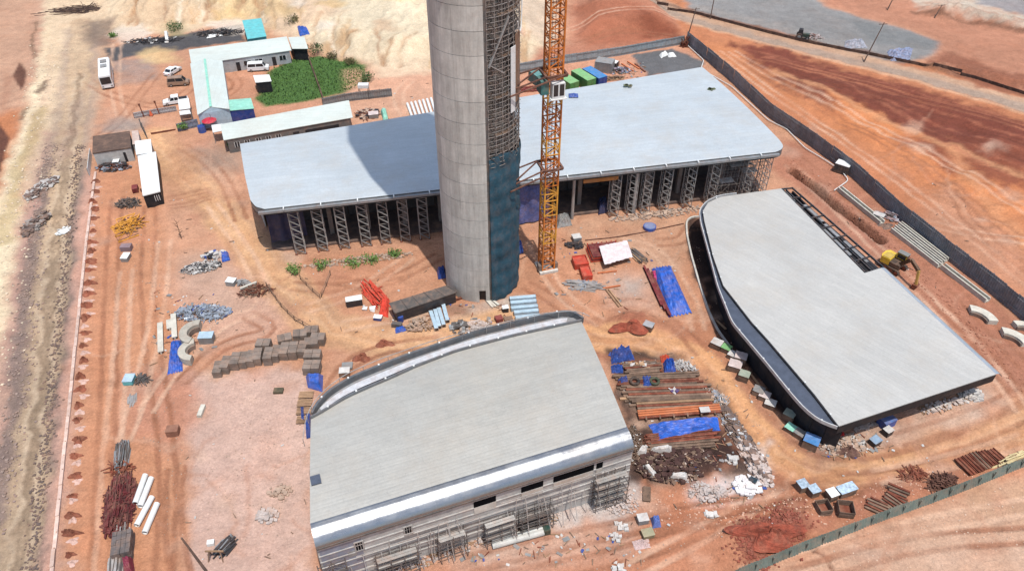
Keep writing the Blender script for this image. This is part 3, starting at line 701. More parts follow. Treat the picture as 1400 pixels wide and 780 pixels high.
cm = MB(); cm.box((0, 0, 4.1), (.7, .7, 8.2), AZ); cmm = cm.mesh('pier', M('pier_concrete', S(150, 140, 132), .9))
for k in range(14):
    p = A0+ax*(3+k*6.1)-an*4.6; link('pier', cmm, hallA, Vector((p.x, p.y, 0))-hallA.location)
# things lying on that roof
for px, d, lab in (((784, 131), .9, 'crumpled blue bag lying on the long hall roof by the crane'),):
    p = W(*px, HA+.4); m = MB()
    m.grid(lambda u, v: (p.x+(u-.5)*1.8, p.y+(v-.5)*1.6, HA+.45+.5*random.random()*math.sin(u*3.1)*math.sin(v*3.1)+.02), 7, 7)
    m.solo('tarp_bag', blue2, lab, 'bag')
for px, lab in (((858, 118), 'small olive scrap on the long hall roof under the grey pad'), ((971, 123), 'small dark scrap on the long hall roof near its right end')):
    p = W(*px, HA+.4); m = MB()
    for k in range(5): m.box((p.x+random.uniform(-.7, .7), p.y+random.uniform(-.4, .4), HA+.6), (.7, .5, .18), random.random()*3)
    m.solo('roof_scrap', M('olive_scrap', S(110, 120, 90), .8), lab, 'scrap')
# lattice shoring towers under the front edge
def make_shore(h=8.25, w=1.5):
    t = thing('shoring_tower', 'tmp', 'shoring tower')
    pm = MB(); pm.tube((0, 0, 0), (0, 0, h), .075, 6); pmm = pm.mesh('post', scaff)
    for sx in (-1, 1):
        for sy in (-1, 1): link('post', pmm, t, (sx*w/2, sy*w/2, 0))
    nb = 6; hh = h/nb
    lm = MB()
    for k in range(1, nb+1):
        z = hh*k-.1
        for s in (-1, 1): lm.bar((-w/2, s*w/2, z), (w/2, s*w/2, z), .06); lm.bar((s*w/2, -w/2, z), (s*w/2, w/2, z), .06)
        for s in (-1, 1): lm.bar((s*w/2, -w/2, z-hh), (s*w/2, w/2, z), .05)
    lm.part('ledger', scaff, t)
    dm = MB(); dm.bar((-w/2, -w/2-.05, 0), (w/2, -w/2-.05, -hh*.85), .2, .10); dmm = dm.mesh('brace', steel)
    for k in range(1, nb+1): link('brace', dmm, t, (0, 0, hh*k-.15))
    bm_ = MB()
    for sx in (-1, 1):
        for sy in (-1, 1): bm_.box((sx*w/2, sy*w/2, .05), (.4, .4, .1))
    bm_.part('base_plate', rust, t)
    return t
shores = [(412, 357), (443, 357), (473, 351), (503, 349), (530, 345), (556, 335), (582, 330)]
shoresR = [(836, 290), (862, 292), (881, 289), (909, 290), (940, 285), (968, 276), (1008, 262), (1028, 258)]
proto = make_shore(); first = True
for grp, lst, end in (('l', shores, 'left end of the long hall'), ('r', shoresR, 'crane, under the long hall eave')):
    for i, (x, y) in enumerate(lst):
        p = W(x, y); L = 'pale lattice shoring tower, %s from the %s' % (ORD[i], end)
        # stand it under the roof edge
        s = (Vector((p.x, p.y, 0))-Vector((A0.x, A0.y, 0))).dot(ax); q = Vector((A0.x, A0.y, 0))+ax*s-an*.9
        q.z = .06
        if first: proto.location = q; proto.rotation_euler = (0, 0, AZ); proto['label'] = L; proto['group'] = 'shoring towers under the long hall eave'; first = False
        else: dup(proto, q, AZ, L, 'shoring towers under the long hall eave')
# tube scaffold filling the right-hand end of the long hall
def scaffold(name, label, p, ux, uy, nx, ny, nz, dx, dy, dz, mat, planks=(), plm=None, cat='scaffold', tw=.05, diag=.5, group=None, rnd=0.0):
    t = thing(name, label, cat, p, 0, group)
    m = MB(); a = lambda i, j, k: ux*(i*dx)+uy*(j*dy)+Vector((0, 0, k*dz))
    for i in range(nx+1):
        for j in range(ny+1): m.bar(a(i, j, 0), a(i, j, nz+.35*(1 if rnd == 0 else random.random()*2)), tw)
    m.part('standard', mat, t)
    m = MB()
    for k in range(1, nz+1):
        for j in range(ny+1):
            e = random.uniform(0, rnd)
            m.bar(a(-e, j, k), a(nx+e, j, k), tw*.9)
            if random.random() < .6: m.bar(a(-e, j, k-.5), a(nx, j, k-.5), tw*.8)
        for i in range(nx+1): m.bar(a(i, 0, k), a(i, ny+random.uniform(0, rnd), k), tw*.9)
    m.part('ledger', mat, t)
    m = MB()
    for i in range(nx):
        for k in range(nz):
            if random.random() < diag:
                s = random.random() < .5; m.bar(a(i+s, 0, k), a(i+1-s, 0, k+1), tw*.8)
    if m.v: m.part('brace', mat, t)
    for (i0, i1, k) in planks:
        b = MB(); n = max(int((i1-i0)*dx/2.0), 1)
        c = (a(i0, .5*ny, k)+a(i1, .5*ny, k))/2
        L = (i1-i0)*dx-.06
        for q in range(2):
            o = uy*(dy*ny*(q-.5)*.3)
            b.box(c+o+Vector((0, 0, .06+.01*(q % 2))), (L, dy*ny*.26, .05), math.atan2(ux.y, ux.x))
        b.part('plank', plm or timber, t)
    return t
pA = A1-ax*9.5-an*.9; pA.z = .05
scaffold('tube_scaffold', 'dense dark tube scaffold filling the right end of the long hall', pA, ax, -an, 7, 2, 5, 1.35, 1.4, 1.6, scaff, [(1, 3, 2), (4, 6, 3), (2, 5, 4)], sheetw, rnd=.5)
# navy curtain at the left end, blue netting by the tower
def sheet_thing(name, label, cat, a, b, h0, h1, mat, pleat=.12, n=40, bulge=0.0, group=None):
    a = Vector(a); b = Vector(b); d = (b-a).normalized(); q = Vector((d.y, -d.x, 0)); m = MB()
    ph = random.random()*9
    fn = lambda u, v: tuple(a.lerp(b, u)+q*(pleat*math.sin(u*n*1.1+ph+math.sin(v*3)*.6)+bulge*math.sin(math.pi*u)*math.sin(math.pi*v)+.1*math.sin(v*9+u*5))+Vector((0, 0, h0+(h1-h0)*v)))
    m.grid(fn, n*2, 8)
    b_ = [Vector(x) for x in m.v]; nn = len(b_)
    m.v += [tuple(x-q*.04) for x in b_]; m.f += [tuple(i+nn for i in f[::-1]) for f in m.f]
    return m.solo(name, mat, label, cat, group, smooth=True)
pa = A0-an*2.2-ax*.5; pb = A0-an*2.9+ax*5.2
sheet_thing('tarpaulin', 'dark navy pleated curtain hung at the left end of the long hall', 'tarpaulin', (pa.x, pa.y, 0), (pb.x, pb.y, 0), 1.6, 7.4, navy, .16, 16)
pa = W(706, 300); pb = W(742, 293)
sheet_thing('safety_net', 'blue netting hung between the tower and the crane', 'netting', (pa.x, pa.y-1.7, 0), (pb.x+1, pb.y-1.8, 0), .3, 7.8, M('blue_net', S(104, 116, 176), .8, var=.35, sc=2.5), .12, 14, .3)

# ================================================================== CONTROL TOWER
TC = Vector((-4.7, 93.6, 0)); TR = 5.6
tower = thing('control_tower', 'tall round bare concrete control tower half wrapped in scaffolding and teal netting', 'tower', TC)
def pol(a, r, z): a = R(a); return (r*math.sin(a), -r*math.cos(a), z)       # 0 deg faces the camera, + to the right
m = MB(); n = 48
m.loft([[pol(360*i/n, 4.9, z) for i in range(n)] for z in (0, 118)]); m.part('core', concrete_dark, tower, smooth=False)
def arcpanel(a0, a1, z0, z1, r0, r1, seg):
    m = MB(); rings = []
    for i in range(seg+1):
        a = a0+(a1-a0)*i/seg; rings.append([pol(a, r1, z0), pol(a, r1, z1), pol(a, r0, z1), pol(a, r0, z0)])
    m.loft(rings); return m
LIFT = 3.0
panels = {}
edges = [-196, -150, -108, -66, -25, 14]
for k in range(18):
    for q in range(5):
        if k == 0 and q == 4: continue
        if q not in panels: panels[q] = arcpanel(edges[q]+.10, edges[q+1]-.10, .03, LIFT-.03, TR-.4, TR, 8).mesh('concrete_panel', concrete, None, False)
        o = link('concrete_panel', panels[q], tower, (0, 0, k*LIFT)); 
        o.scale = (1+random.uniform(-.001, .001),)*2+(1,)
# bottom lift with the doorway
arcpanel(-24.9, -2.2, .025, LIFT-.025, TR-.4, TR, 6).part('concrete_panel', concrete, tower)
arcpanel(8.2, 13.9, .025, LIFT-.025, TR-.4, TR, 3).part('concrete_panel', concrete, tower)
arcpanel(-2.1, 8.1, 2.3, LIFT-.025, TR-.4, TR, 3).part('lintel', concrete, tower)
arcpanel(-2.1, 8.1, .05, 2.28, TR-.62, TR-.6, 3).part('doorway', black, tower)
m = arcpanel(-196, 14, 54.03, 108, TR-.4, TR, 40); m.part('upper_shaft', concrete, tower)
m = arcpanel(14.1, 17.5, 0, 108, TR-.5, TR-.05, 2); m.part('jamb', M('jamb_dark', S(110, 108, 106), .9), tower)
m = MB(); m.loft([[(-.88*o+r*math.sin(6.2832*i/n), -.475*o-r*math.cos(6.2832*i/n), z) for i in range(n)] for r, o, z in ((5.6, 1.6, 51), (6.9, 2.1, 60), (8.9, .6, 75), (9.3, 0, 92), (9.0, 0, 108), (7.8, 0, 120), (5.6, 0, 128), (2.5, 0, 133))]); m.part('added_shadow_head', scaffd, tower)  # added head above the view, shaped for its shadow on the long hall roof
# teal netting, lower right
m = MB()
def netf(u, v):
    a = 17+118*u; z = 0.1+(24.6+1.2*math.sin(u*9)*.4)*v
    r = TR+.12+.10*math.sin(u*46+v*3)+.12*math.sin(v*17+u*7)*math.sin(u*12)+.05*math.sin(v*60)
    return pol(a, r, z)
m.grid(netf, 90, 60); m.part('safety_net', teal, tower, smooth=True)
# tube scaffold above the netting
m = MB(); NA = 11; a0, a1 = 17.5, 134
aa = [a0+(a1-a0)*i/NA for i in range(NA+1)]
for a in aa:
    for r in (TR-.55, TR+.05): m.bar(pol(a, r, 24.2), pol(a, r, 52), .075)
m.part('scaffold_standard', scaff, tower)
m = MB(); mb2 = MB(); z = 24.0
while z < 52:
    for i in range(NA):
        for r in (TR-.55, TR+.05): m.bar(pol(aa[i], r, z), pol(aa[i+1], r, z), .065)
        m.bar(pol(aa[i], r, z-.6), pol(aa[i+1], r, z-.6), .055)
        if random.random() < .75:
            s = random.random() < .5; mb2.bar(pol(aa[i+s], TR+.1, z), pol(aa[i+1-s], TR+.1, z+1.3), .06)
        if random.random() < .6:
            s = random.random() < .5; mb2.bar(pol(aa[i+s], TR-.5, z), pol(aa[i+1-s], TR-.5, z+1.3), .06)
    for a in aa: m.bar(pol(a, TR-.75, z), pol(a, TR+.25, z), .06)
    z += 1.3
m.part('scaffold_ledger', scaff, tower); mb2.part('scaffold_brace', scaffd, tower)
k = 0; z = 25.3
while z < 51:
    b = arcpanel(a0+random.uniform(0, 40), a1-random.uniform(0, 50), z, z+.06, TR-.6, TR-.05, 10)
    b.part('scaffold_deck', timberd if k % 2 else scaffd, tower); z += 2.6; k += 1
m = arcpanel(52, 62, 30.5, 39.2, TR+.15, TR+.22, 3); m.part('hoarding_panel', whitem, tower)
m = arcpanel(62.2, 80, 31.5, 40.5, TR+.10, TR+.17, 4); m.part('hoarding_panel', M('tan_hoarding', S(150, 118, 96), .8), tower, label='tan hoarding panel on the scaffold')
m = MB()
for i in range(14): m.tube(pol(66+i*1.6, TR+.3, 42-i*.55+.05*i*i), pol(66+(i+1)*1.6, TR+.3, 42-(i+1)*.55+.05*(i+1)**2), .08, 6)
m.part('hose', whitem, tower)
m = MB(); m.bar(pol(19, TR+.2, 37.5), pol(48, TR+.2, 43.2), .35, .12); m.bar(pol(19, TR+.25, 37.9), pol(40, TR+.25, 36.4), .12); m.part('stair_flight', steel, tower)

# ================================================================== TOWER CRANE MAST
CB = Vector((5.45, 96.3, 0)); CA = R(17); CWD = 1.95
crane = thing('tower_crane', 'orange lattice tower crane mast standing beside the concrete tower', 'crane', CB, CA)
def section():
    hS = 2.6; h = CWD/2; m = MB(); c = [(-h, -h), (h, -h), (h, h), (-h, h)]
    for x, y in c: m.box((x, y, hS/2), (.22, .22, hS-.04))
    for i in range(4):
        p, q = c[i], c[(i+1) % 4]
        m.bar((*p, .06), (*q, .06), .12); m.bar((*p, hS/2), (*q, hS/2), .10)
        m.bar((*p, .06), (*q, hS/2), .11); m.bar((*q, hS/2), (*p, hS-.06), .11)
    lad = MB()
    for k in range(8): lad.bar((-.25, .3, k*.33+.15), (.2, .3, k*.33+.15), .04)
    lad.bar((-.25, .3, 0), (-.25, .3, hS), .06); lad.bar((.2, .3, 0), (.2, .3, hS), .06)
    return m, lad
ms, ld = section(); sm1 = ms.mesh('mast_section', cyel); sm2 = ms.mesh('mast_section', cora); lm_ = ld.mesh('ladder', rust)
for k in range(42):
    o = link('mast_section', sm1 if (k in (4, 5) or (k % 3 == 2 and k < 14)) else sm2, crane, (0, 0, .35+2.6*k))
    if k < 20: link('ladder', lm_, o, (0, 0, 0))
m = MB(); m.box((0, 0, .2), (3.0, 3.0, .4)); m.part('base_block', concrete, crane)
for s in (-1, 1):
    m = MB(); m.box((s*1.25, -.4, .9), (.5, 1.2, 1.0), .2*s); m.part('ballast_block', cement, crane)
def collar(z, mat, w=1.45):
    m = MB()
    for s in (-1, 1): m.bar((-w, s*w, z), (w, s*w, z), .28, .34); m.bar((s*w, -w, z+.02), (s*w, w, z+.02), .28, .34)
    m.part('anchor_collar', mat, crane)
    Mi = Matrix.Rotation(-CA, 3, 'Z')
    for (x, y), (tx, ty, dz) in (((-w, -w), (TR*.93, -2.6, .2)), ((-w, w), (TR*.99, 1.0, .5)), ((-w, w*.9), (TR*.95, -2.0, .4)), ((w, -w), (TR*.8, -4.0, -.2))):
        q = Mi @ (TC+Vector((tx, ty, 0))-CB); b = MB(); b.bar((x, y, z+.15), (q.x, q.y, z+dz), .17, .17); b.part('tie_bar', mat, crane)
collar(19.0, M('collar_brown', S(110, 70, 56), .7)); collar(33.2, M('collar_brown', S(110, 70, 56), .7))
cabp = MB(); cabp.box((.15, -1.5, 31.4), (1.75, 1.0, 2.1)); cb = cabp.part('cabin', whitem, crane)
for s in (-1, 1):
    b = MB(); b.box((.15+s*.42, -2.02, 31.5), (.62, .04, 1.6)); b.part('window', glassm, cb)
b = MB(); b.box((.15, -1.5, 30.25), (2.2, 1.4, .14)); b.part('platform', whitem, crane)
b = MB(); b.box((-1.5, -.2, 31.6), (1.1, 1.9, 1.9)); b.part('side_net', M('teal_sheet', S(70, 130, 128), .7), crane)

# ================================================================== FRONT HALL
HB = 9.5
fl, fr = W(424, 715, HB), W(857, 583, HB)
bx = (fr-fl).normalized(); bn = Vector((bx.y, -bx.x, 0)); BZ = math.atan2(bx.y, bx.x)
roofB = M_roof('front_hall_roof', S(200, 198, 190, .60), BZ, rough=.34, metal=.15, pitch=.42)
roofE = M_roof('front_hall_eave', S(176, 180, 184, .62), BZ, rough=.31, metal=.9, pitch=.42, var=.06, streak=.05)
hallB = thing('front_hall', 'grey metal roofed hall in front of the tower with a rounded shiny eave', 'hall', (fl.x, fl.y, 0))
inner = smooth_line(WS([(425, 572), (435, 567), (473, 544), (504, 530), (535, 517), (570, 501), (622, 481), (700, 460), (795, 439)], HB), 48, 1)
frontB = resample([fl, fr], 48); m = MB(); RB = 2.35; TE = 64
rows_ = [inner]
for k in range(1, 10): rows_.append([inner[i].lerp(frontB[i], k/10)+Vector((0, 0, .35*math.sin(math.pi*k/10))) for i in range(49)])
rows_.append(frontB); m.loft(rows_, close=False, caps=False); m.wpart('roof_sheet', roofB, hallB, smooth=True); m = MB(); rows_ = [frontB]
for k in range(1, 13):
    t = R(TE*k/12); rows_.append([p+bn*(RB*math.sin(t))-Vector((0, 0, RB*(1-math.cos(t)))) for p in frontB])
rows_.append([up(p, -.25) for p in rows_[-1]])
m.loft(rows_, close=False, caps=False); m.f = [f for f in m.f]
m.wpart('rolled_eave', roofE, hallB, smooth=True)
eaveO = RB*math.sin(R(TE)); zE = HB-RB*(1-math.cos(R(TE)))-.25
# wall and its bands
wO = eaveO-.25
wl, wr = fl+bn*wO, fr+bn*wO; LB = (wr-wl).length
def onB(s, z, out=0.0): p = wl+bx*s+bn*out; return Vector((p.x, p.y, z))
m = MB(); m.bar(onB(0, zE/2, -.15), onB(LB, zE/2, -.15), .3, zE); m.wpart('wall', wallgrey, hallB)
m = MB(); m.bar(onB(.05, zE+.02, .28), onB(LB-.05, zE+.02, .28), .08, .2); m.wpart('eave_trim', scaffd, hallB)
for z in (1.6, 2.9, 4.0, 5.1, 6.2, 7.4):
    m = MB(); m.bar(onB(.02, z, .03), onB(LB-.02, z, .03), .12, .16); m.wpart('band_course', M('band_pale', S(206, 203, 198), .85), hallB)
m = MB(); m.bar(onB(.2, zE/2, .012), onB(4.4, zE/2, .012), .03, zE-.1); m.wpart('cladding', M('blue_grey_clad', S(150, 156, 172), .6), hallB)
m = MB()
for a, b in ((fl, W(425, 572, HB)), (fr, W(795, 439, HB))):
    ins = bx*(.15 if a is fl else -.15)
    m.bar(Vector((a.x, a.y, 4.6))+ins, Vector((b.x, b.y, 4.6))+ins, .3, 9.2)
m.wpart('side_wall', wallgrey, hallB)
def sB(x, y, z):     # where along the wall a photo point lies
    p = W(x, y, z); return (p-wl).dot(bx)
def windowB(x0, y0, x1, y1, z, hgt, frame=True, bars=0):
    s0, s1 = sB(x0, y0, z), sB(x1, y1, z)
    m = MB(); m.bar(onB(s0, z, .045), onB(s1, z, .045), .09, hgt)
    wdw = m.wpart('window', void, hallB)
    if frame:
        f = MB(); 
        for zz in (z-hgt/2, z+hgt/2): f.bar(onB(s0-.08, zz, .07), onB(s1+.08, zz, .07), .12, .12)
        for ss in (s0, s1): f.bar(onB(ss, z-hgt/2, .07), onB(ss, z+hgt/2, .07), .14, .14)
        for q in range(1, 3): f.bar(onB(s0+(s1-s0)*q/3, z-hgt/2, .06), onB(s0+(s1-s0)*q/3, z+hgt/2, .06), .08, .08)
        f.wpart('frame', M('window_frame', S(176, 172, 168), .6), wdw)
    return wdw
windowB(486, 749, 497, 745, 6.0, 1.5); windowB(553, 726, 563, 722, 6.0, 1.5)
for x0, y0, x1, y1 in ((648, 690, 678, 680), (712, 667, 741, 656), (756, 653, 810, 634), (814, 633, 822, 630)):
    windowB(x0, y0, x1, y1, 6.85, 1.1, False)
    s0, s1 = sB(x0, y0, 6.85), sB(x1, y1, 6.85)
    m = MB(); m.bar(onB(s0, 5.65, .05), onB(s1, 5.65, .05), .1, 1.2); m.wpart('infill_panel', M('pale_render', S(212, 206, 196), .9, dirt=.3), hallB)
m = MB(); m.bar(onB(sB(475, 752, 5), 5, .02), onB(sB(486, 748, 5), 5, .02), .06, 1.0); m.wpart('louvre', greybox, hallB)
# gutter at the back
outer = smooth_line(WS([(427, 566), (432, 554), (452.5, 533.6), (483, 515.6), (514, 503), (555, 487), (606, 469.5), (652.6, 454), (700, 442.6), (769, 427), (784.6, 427.5), (797, 437)], HB), 48, 1)
m = MB(); ribbon(m, [up(p, -.55) for p in outer], [up(p, -.55) for p in inner]); m.wpart('gutter', M('gutter_dark', S(160, 162, 164), .5, metal=.2), hallB)
for src, hh, ww, nm, mt in ((outer, .4, .28, 'parapet', fasciam), (inner, .1, .20, 'upstand', fasciam)):
    m = MB()
    for a, b in zip(src[:-1], src[1:]): m.bar(up(a, -hh/2+.12), up(b, -hh/2+.12), ww, hh+.5)
    m.wpart(nm, mt, hallB)
    for k in range(3, 48, 5):
        b = MB(); b.box(up(src[k], .44), (.2, .2, .12)); b.wpart('clamp', whitem, hallB)
mid0 = [outer[i].lerp(inner[i], .28) for i in range(2, 46)]; mid1 = [outer[i].lerp(inner[i], .66) for i in range(2, 46)]
m = MB(); ribbon(m, [up(p, -.30) for p in mid0], [up(p, -.30) for p in mid1])
m.wpart('gutter_cover', M('gutter_cover', S(224, 227, 232), .45, metal=.1), hallB)
m = MB()
for a, b in zip(outer[:-1], outer[1:]): m.add([up(a, -.2), up(b, -.2), Vector((b.x, b.y, 0)), Vector((a.x, a.y, 0))], [(0, 1, 2, 3)])
m.wpart('rear_wall', wallgrey, hallB)
p = W(432, 657, HB+.2); m = MB(); m.box((p.x, p.y, HB+.34), (1.05, 1.15, .3), BZ); m.wpart('roof_hatch', slate, hallB)
# railing tube round the back corner
rl = smooth_line(WS([(414, 600), (417, 575), (424, 556), (440, 535), (470, 512), (520, 490), (590, 466), (660, 447), (740, 428), (790, 424), (806, 432)], HB+.9), 40, 1)
m = MB()
for a, b in zip(rl[:-1], rl[1:]): m.bar(a, b, .07)
for a in rl[::3]: m.bar(a, up(a, -1.2), .06)
m.wpart('edge_rail', scaff, hallB)
# scaffolds along its front wall
SBW = 'scaffolds along the front hall wall'
def scB(x0, x1, y0, y1, zt, nz, lab, planks, plm):
    s0 = sB(x0, y0, zt); s1 = sB(x1, y1, zt); nx = max(int(round((s1-s0)/1.5)), 1)
    p = onB(s0, 0, .45); L = (s1-s0)/nx
    return scaffold('wall_scaffold', lab, p, bx, bn, nx, 1, nz, L, 1.15, zt/nz, scaffd, [(0, nx, k) for k in planks], plm, tw=.075, group=SBW, rnd=.35)
scB(511, 565, 752, 735, 3.6, 3, 'two-level plank scaffold against the front hall wall by the left windows', (2, 3), deckm)
scB(596, 632, 728, 716, 3.8, 3, 'narrow dark pole scaffold on the front hall wall between two plank scaffolds', (3,), deckm)
scB(662, 702, 716, 702, 3.6, 3, 'plank scaffold under the first wide dark opening of the front hall', (1, 2, 3), deckm)
scB(710, 752, 700, 684, 3.6, 3, 'dark pole scaffold under the middle openings of the front hall', (1, 2), scaffd)
scB(818, 858, 664, 646, 5.2, 4, 'four-deck plank scaffold at the right end of the front hall wall', (1, 2, 3, 4), deckm)
scB(434, 472, 775, 765, 5.0, 3, 'grey tube scaffold at the left corner of the front hall wall', (), None)
m = MB()
for k in range(34):
    s = random.uniform(3, LB-1); m.bar(onB(s, random.uniform(0, 1), random.uniform(.8, 2.2)), onB(s+random.uniform(-.5, .5), random.uniform(3.5, 6.2), .35), .07)
for z in (2.2, 3.6, 4.9, 6.1):
    for q in range(5):
        s = random.uniform(1, LB-9); m.bar(onB(s, z+random.uniform(-.1, .1), .5), onB(s+random.uniform(5, 9), z+random.uniform(-.1, .1), .5), .065)
m.solo('scaffold_poles', scaff, 'loose grey scaffold poles leaning along the front hall wall', 'poles', kind=None)

# ================================================================== RIGHT HALL
HC = 5.0
roofC = M_roof('right_hall_roof', S(208, 206, 200, .60), R(-47), rough=.40, metal=.10, pitch=.4)
hallC = thing('right_hall', 'low hall on the right with a flat pale roof and dark slate ledge', 'hall', tuple(W(1100, 420)))
rc = WS([(1005, 266), (1068, 257.5), (1182, 373), (1205, 366), (1362, 511), (1147, 582), (1114, 539), (1050, 464), (1028, 440), (989, 390), (975, 350), (963, 302), (961, 288), (968, 277), (985, 269)], HC)
m = MB(); m.prism([(p.x, p.y) for p in rc], HC-.12, HC); m.wpart('roof_sheet', roofC, hallC)
# curved strip along the right edge
ea, eb = W(1205, 366, HC), W(1362, 511, HC); ed_ = (eb-ea).normalized(); eq = Vector((-ed_.y, ed_.x, 0))
if eq.x < 0: eq = -eq
m = MB(); L0 = resample([ea, eb], 20)
m.loft([[up(p, .012) for p in L0]]+[[p+eq*(1.5*math.sin(R(t)))+Vector((0, 0, -1.5*(1-math.cos(R(t))))) for p in L0] for t in (10, 20, 30, 40, 50, 60, 70)], close=False, caps=False)
m.f = [f[::-1] for f in m.f]; m.wpart('rolled_eave', M_roof('right_hall_eave', S(222, 226, 230, .8), R(-47), rough=.33, metal=.8, pitch=.42, var=.04, streak=.05), hallC, smooth=True)
led = smooth_line(WS([(1007, 264), (985, 266.5), (966, 274.5), (956, 287), (958, 304), (970, 348), (981, 390), (1001, 440), (1050, 498), (1083, 539), (1101, 559), (1120, 574), (1145, 583)], HC), 60, 1)
rin = resample(WS([(1005, 266), (985, 269), (968, 277), (961, 288), (963, 302), (975, 350), (989, 390), (1028, 440), (1050, 464), (1114, 539), (1147, 582)], HC), 60)
m = MB(); ribbon(m, [up(p, -.45) for p in led], [up(p, -.45) for p in rin]); m.wpart('ledge', slate, hallC)
m = MB()
for a, b in zip(led[:-1], led[1:]): m.bar(up(a, -.16), up(b, -.16), .14, .5)
m.wpart('ledge_rim', M('rim_white', S(206, 208, 208), .5, metal=.1), hallC)
m = MB()
for a, b in zip(rin[:-1], rin[1:]): m.bar(up(a, -.3), up(b, -.3), .16, .26)
m.wpart('roof_trim', black, hallC)
for k in range(4, 60, 6):
    for src in (led, rin):
        b = MB(); b.box(up(src[k], .12), (.18, .18, .12)); b.wpart('clip', whitem, hallC)
fc = resample(WS([(1147, 582), (1362, 511)], HC), 16)
m = MB()
for a, b in zip(fc[:-1], fc[1:]): m.bar(up(a, -.75), up(b, -.75), .14, 1.2)
m.wpart('front_fascia', darkclad, hallC)
pw = 0
wpts = led[4:]
k = 0
while k < len(wpts)-2:
    off_ = lambda p: p+(Vector((W(1150, 420, HC).x, p.y+3, p.z))-p).normalized()*1.3
    a, b = off_(wpts[k]), off_(wpts[k+2])
    b_ = MB(); d = (b-a).normalized(); b_.bar(Vector((a.x, a.y, 2.15))+d*.02, Vector((b.x, b.y, 2.15))-d*.02, .12, 4.25)
    b_.wpart('wall_panel', darkclad, hallC); k += 2
fn_ = Vector(((fc[-1]-fc[0]).y, -(fc[-1]-fc[0]).x, 0)).normalized()
m = MB(); wfa, wfb = fc[0]-fn_*2.4, fc[-1]-fn_*2.4-(fc[-1]-fc[0]).normalized()*1.2
m.bar(Vector((wfa.x, wfa.y, 2.2)), Vector((wfb.x, wfb.y, 2.2)), .25, 4.4)
wre = W(1085, 257, HC); m.bar(Vector((wfb.x, wfb.y, 2.2)), Vector((wre.x, wre.y, 2.2)), .25, 4.38)
m.wpart('wall', darkclad, hallC)
# service slot in the roof, upper right
slot = WS([(1068, 257.5), (1085, 255.5), (1210, 362), (1205, 366), (1182, 373)], HC)
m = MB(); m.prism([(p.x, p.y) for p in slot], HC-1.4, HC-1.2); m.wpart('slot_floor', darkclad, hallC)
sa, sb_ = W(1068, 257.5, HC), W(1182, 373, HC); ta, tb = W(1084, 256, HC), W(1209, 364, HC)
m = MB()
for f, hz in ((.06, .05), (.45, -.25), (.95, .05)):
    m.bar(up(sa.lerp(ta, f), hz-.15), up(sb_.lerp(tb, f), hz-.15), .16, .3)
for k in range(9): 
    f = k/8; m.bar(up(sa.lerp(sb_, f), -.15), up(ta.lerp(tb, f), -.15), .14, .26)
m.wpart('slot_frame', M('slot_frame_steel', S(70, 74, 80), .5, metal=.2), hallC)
for f0, f1, g in ((.02, .14, .25), (.2, .42, .7), (.45, .62, .65), (.5, .8, .3), (.66, .9, .7)):
    b = MB(); b.bar(up(sa.lerp(sb_, f0).lerp(ta.lerp(tb, f0), g), -.5), up(sa.lerp(sb_, f1).lerp(ta.lerp(tb, f1), g), -.5), .55, .05); b.wpart('slot_cover', steel, hallC)
kp = smooth_line([G(*q) for q in ((955, 297), (944, 297), (938, 304), (939, 322), (945, 350), (955, 385), (968, 425), (981, 452), (1000, 478))], 40, 1)
m = MB()
for a, b in zip(kp[:-1], kp[1:]): m.bar(up(a, .12), up(b, .12), .28, .35)
m.solo('kerb', concrete, 'curved pale concrete kerb round the left corner of the right hall', 'kerb')
def azp(a, b):
    p, q = G(*a), G(*b); return math.atan2(q.y-p.y, q.x-p.x)
# ================================================================== SITE OFFICES
def shed(name, label, cat, px4, h, roofm, wallm, fall=.25, over=.35, doors=(), wins=(), side='front', thick=.1, gable=False, roofname='roof'):
    """px4: roof corners back-left, back-right, front-right, front-left in the photo at height h"""
    c = WS(px4, h); t = thing(name, label, cat, ((c[2].x+c[3].x)/2, (c[2].y+c[3].y)/2, 0))
    z0 = gz(t.location.x, t.location.y); t.location.z = z0
    ctr = sum(c, Vector())/4
    ins = [p+(ctr-p).normalized()*over for p in c]
    m = MB(); m.prism([(p.x, p.y) for p in ins], z0-.3, h-fall-.05); m.wpart('wall', wallm, t)
    if not gable:
        zt = [h, h, h-fall, h-fall]
        top = [Vector((p.x, p.y, z)) for p, z in zip(c, zt)]; lo = [up(p, -thick) for p in top]
        m = MB(); m.add(lo+top, [(3, 2, 1, 0), (4, 5, 6, 7), (0, 1, 5, 4), (1, 2, 6, 5), (2, 3, 7, 6), (3, 0, 4, 7)]); 
        m.wpart(roofname, roofm, t)
    fl_, fr_ = ins[3], ins[2]; d = (fr_-fl_).normalized(); q = Vector((d.y, -d.x, 0)); L = (fr_-fl_).length
    def pl(a, b, zc, hh, nm, mt, o=.03):
        m = MB(); m.bar(Vector((fl_.x, fl_.y, zc))+d*a*L+q*o, Vector((fl_.x, fl_.y, zc))+d*b*L+q*o, .06, hh); return m.wpart(nm, mt, t)
    for a, b in doors: pl(a, b, z0+1.05, 2.1, 'door', darkclad)
    for a, b in wins:
        wv = pl(a, b, z0+1.6, 1.0, 'window', glassm)
        m = MB()
        for f in (a, (a+b)/2, b): m.bar(Vector((fl_.x, fl_.y, z0+1.05))+d*f*L+q*.05, Vector((fl_.x, fl_.y, z0+2.15))+d*f*L+q*.05, .08, .08)
        m.wpart('frame', whitem, wv)
    return t, c, ins, z0
roofW = M_roof('white_shed_roof', S(222, 230, 222, .62), R(8), rough=.5, metal=.05, pitch=.5, var=.05, streak=.05)
roofW2 = M_roof('white_shed_roof_across', S(222, 232, 226, .62), R(100), rough=.5, metal=.05, pitch=.5, var=.05, streak=.05)
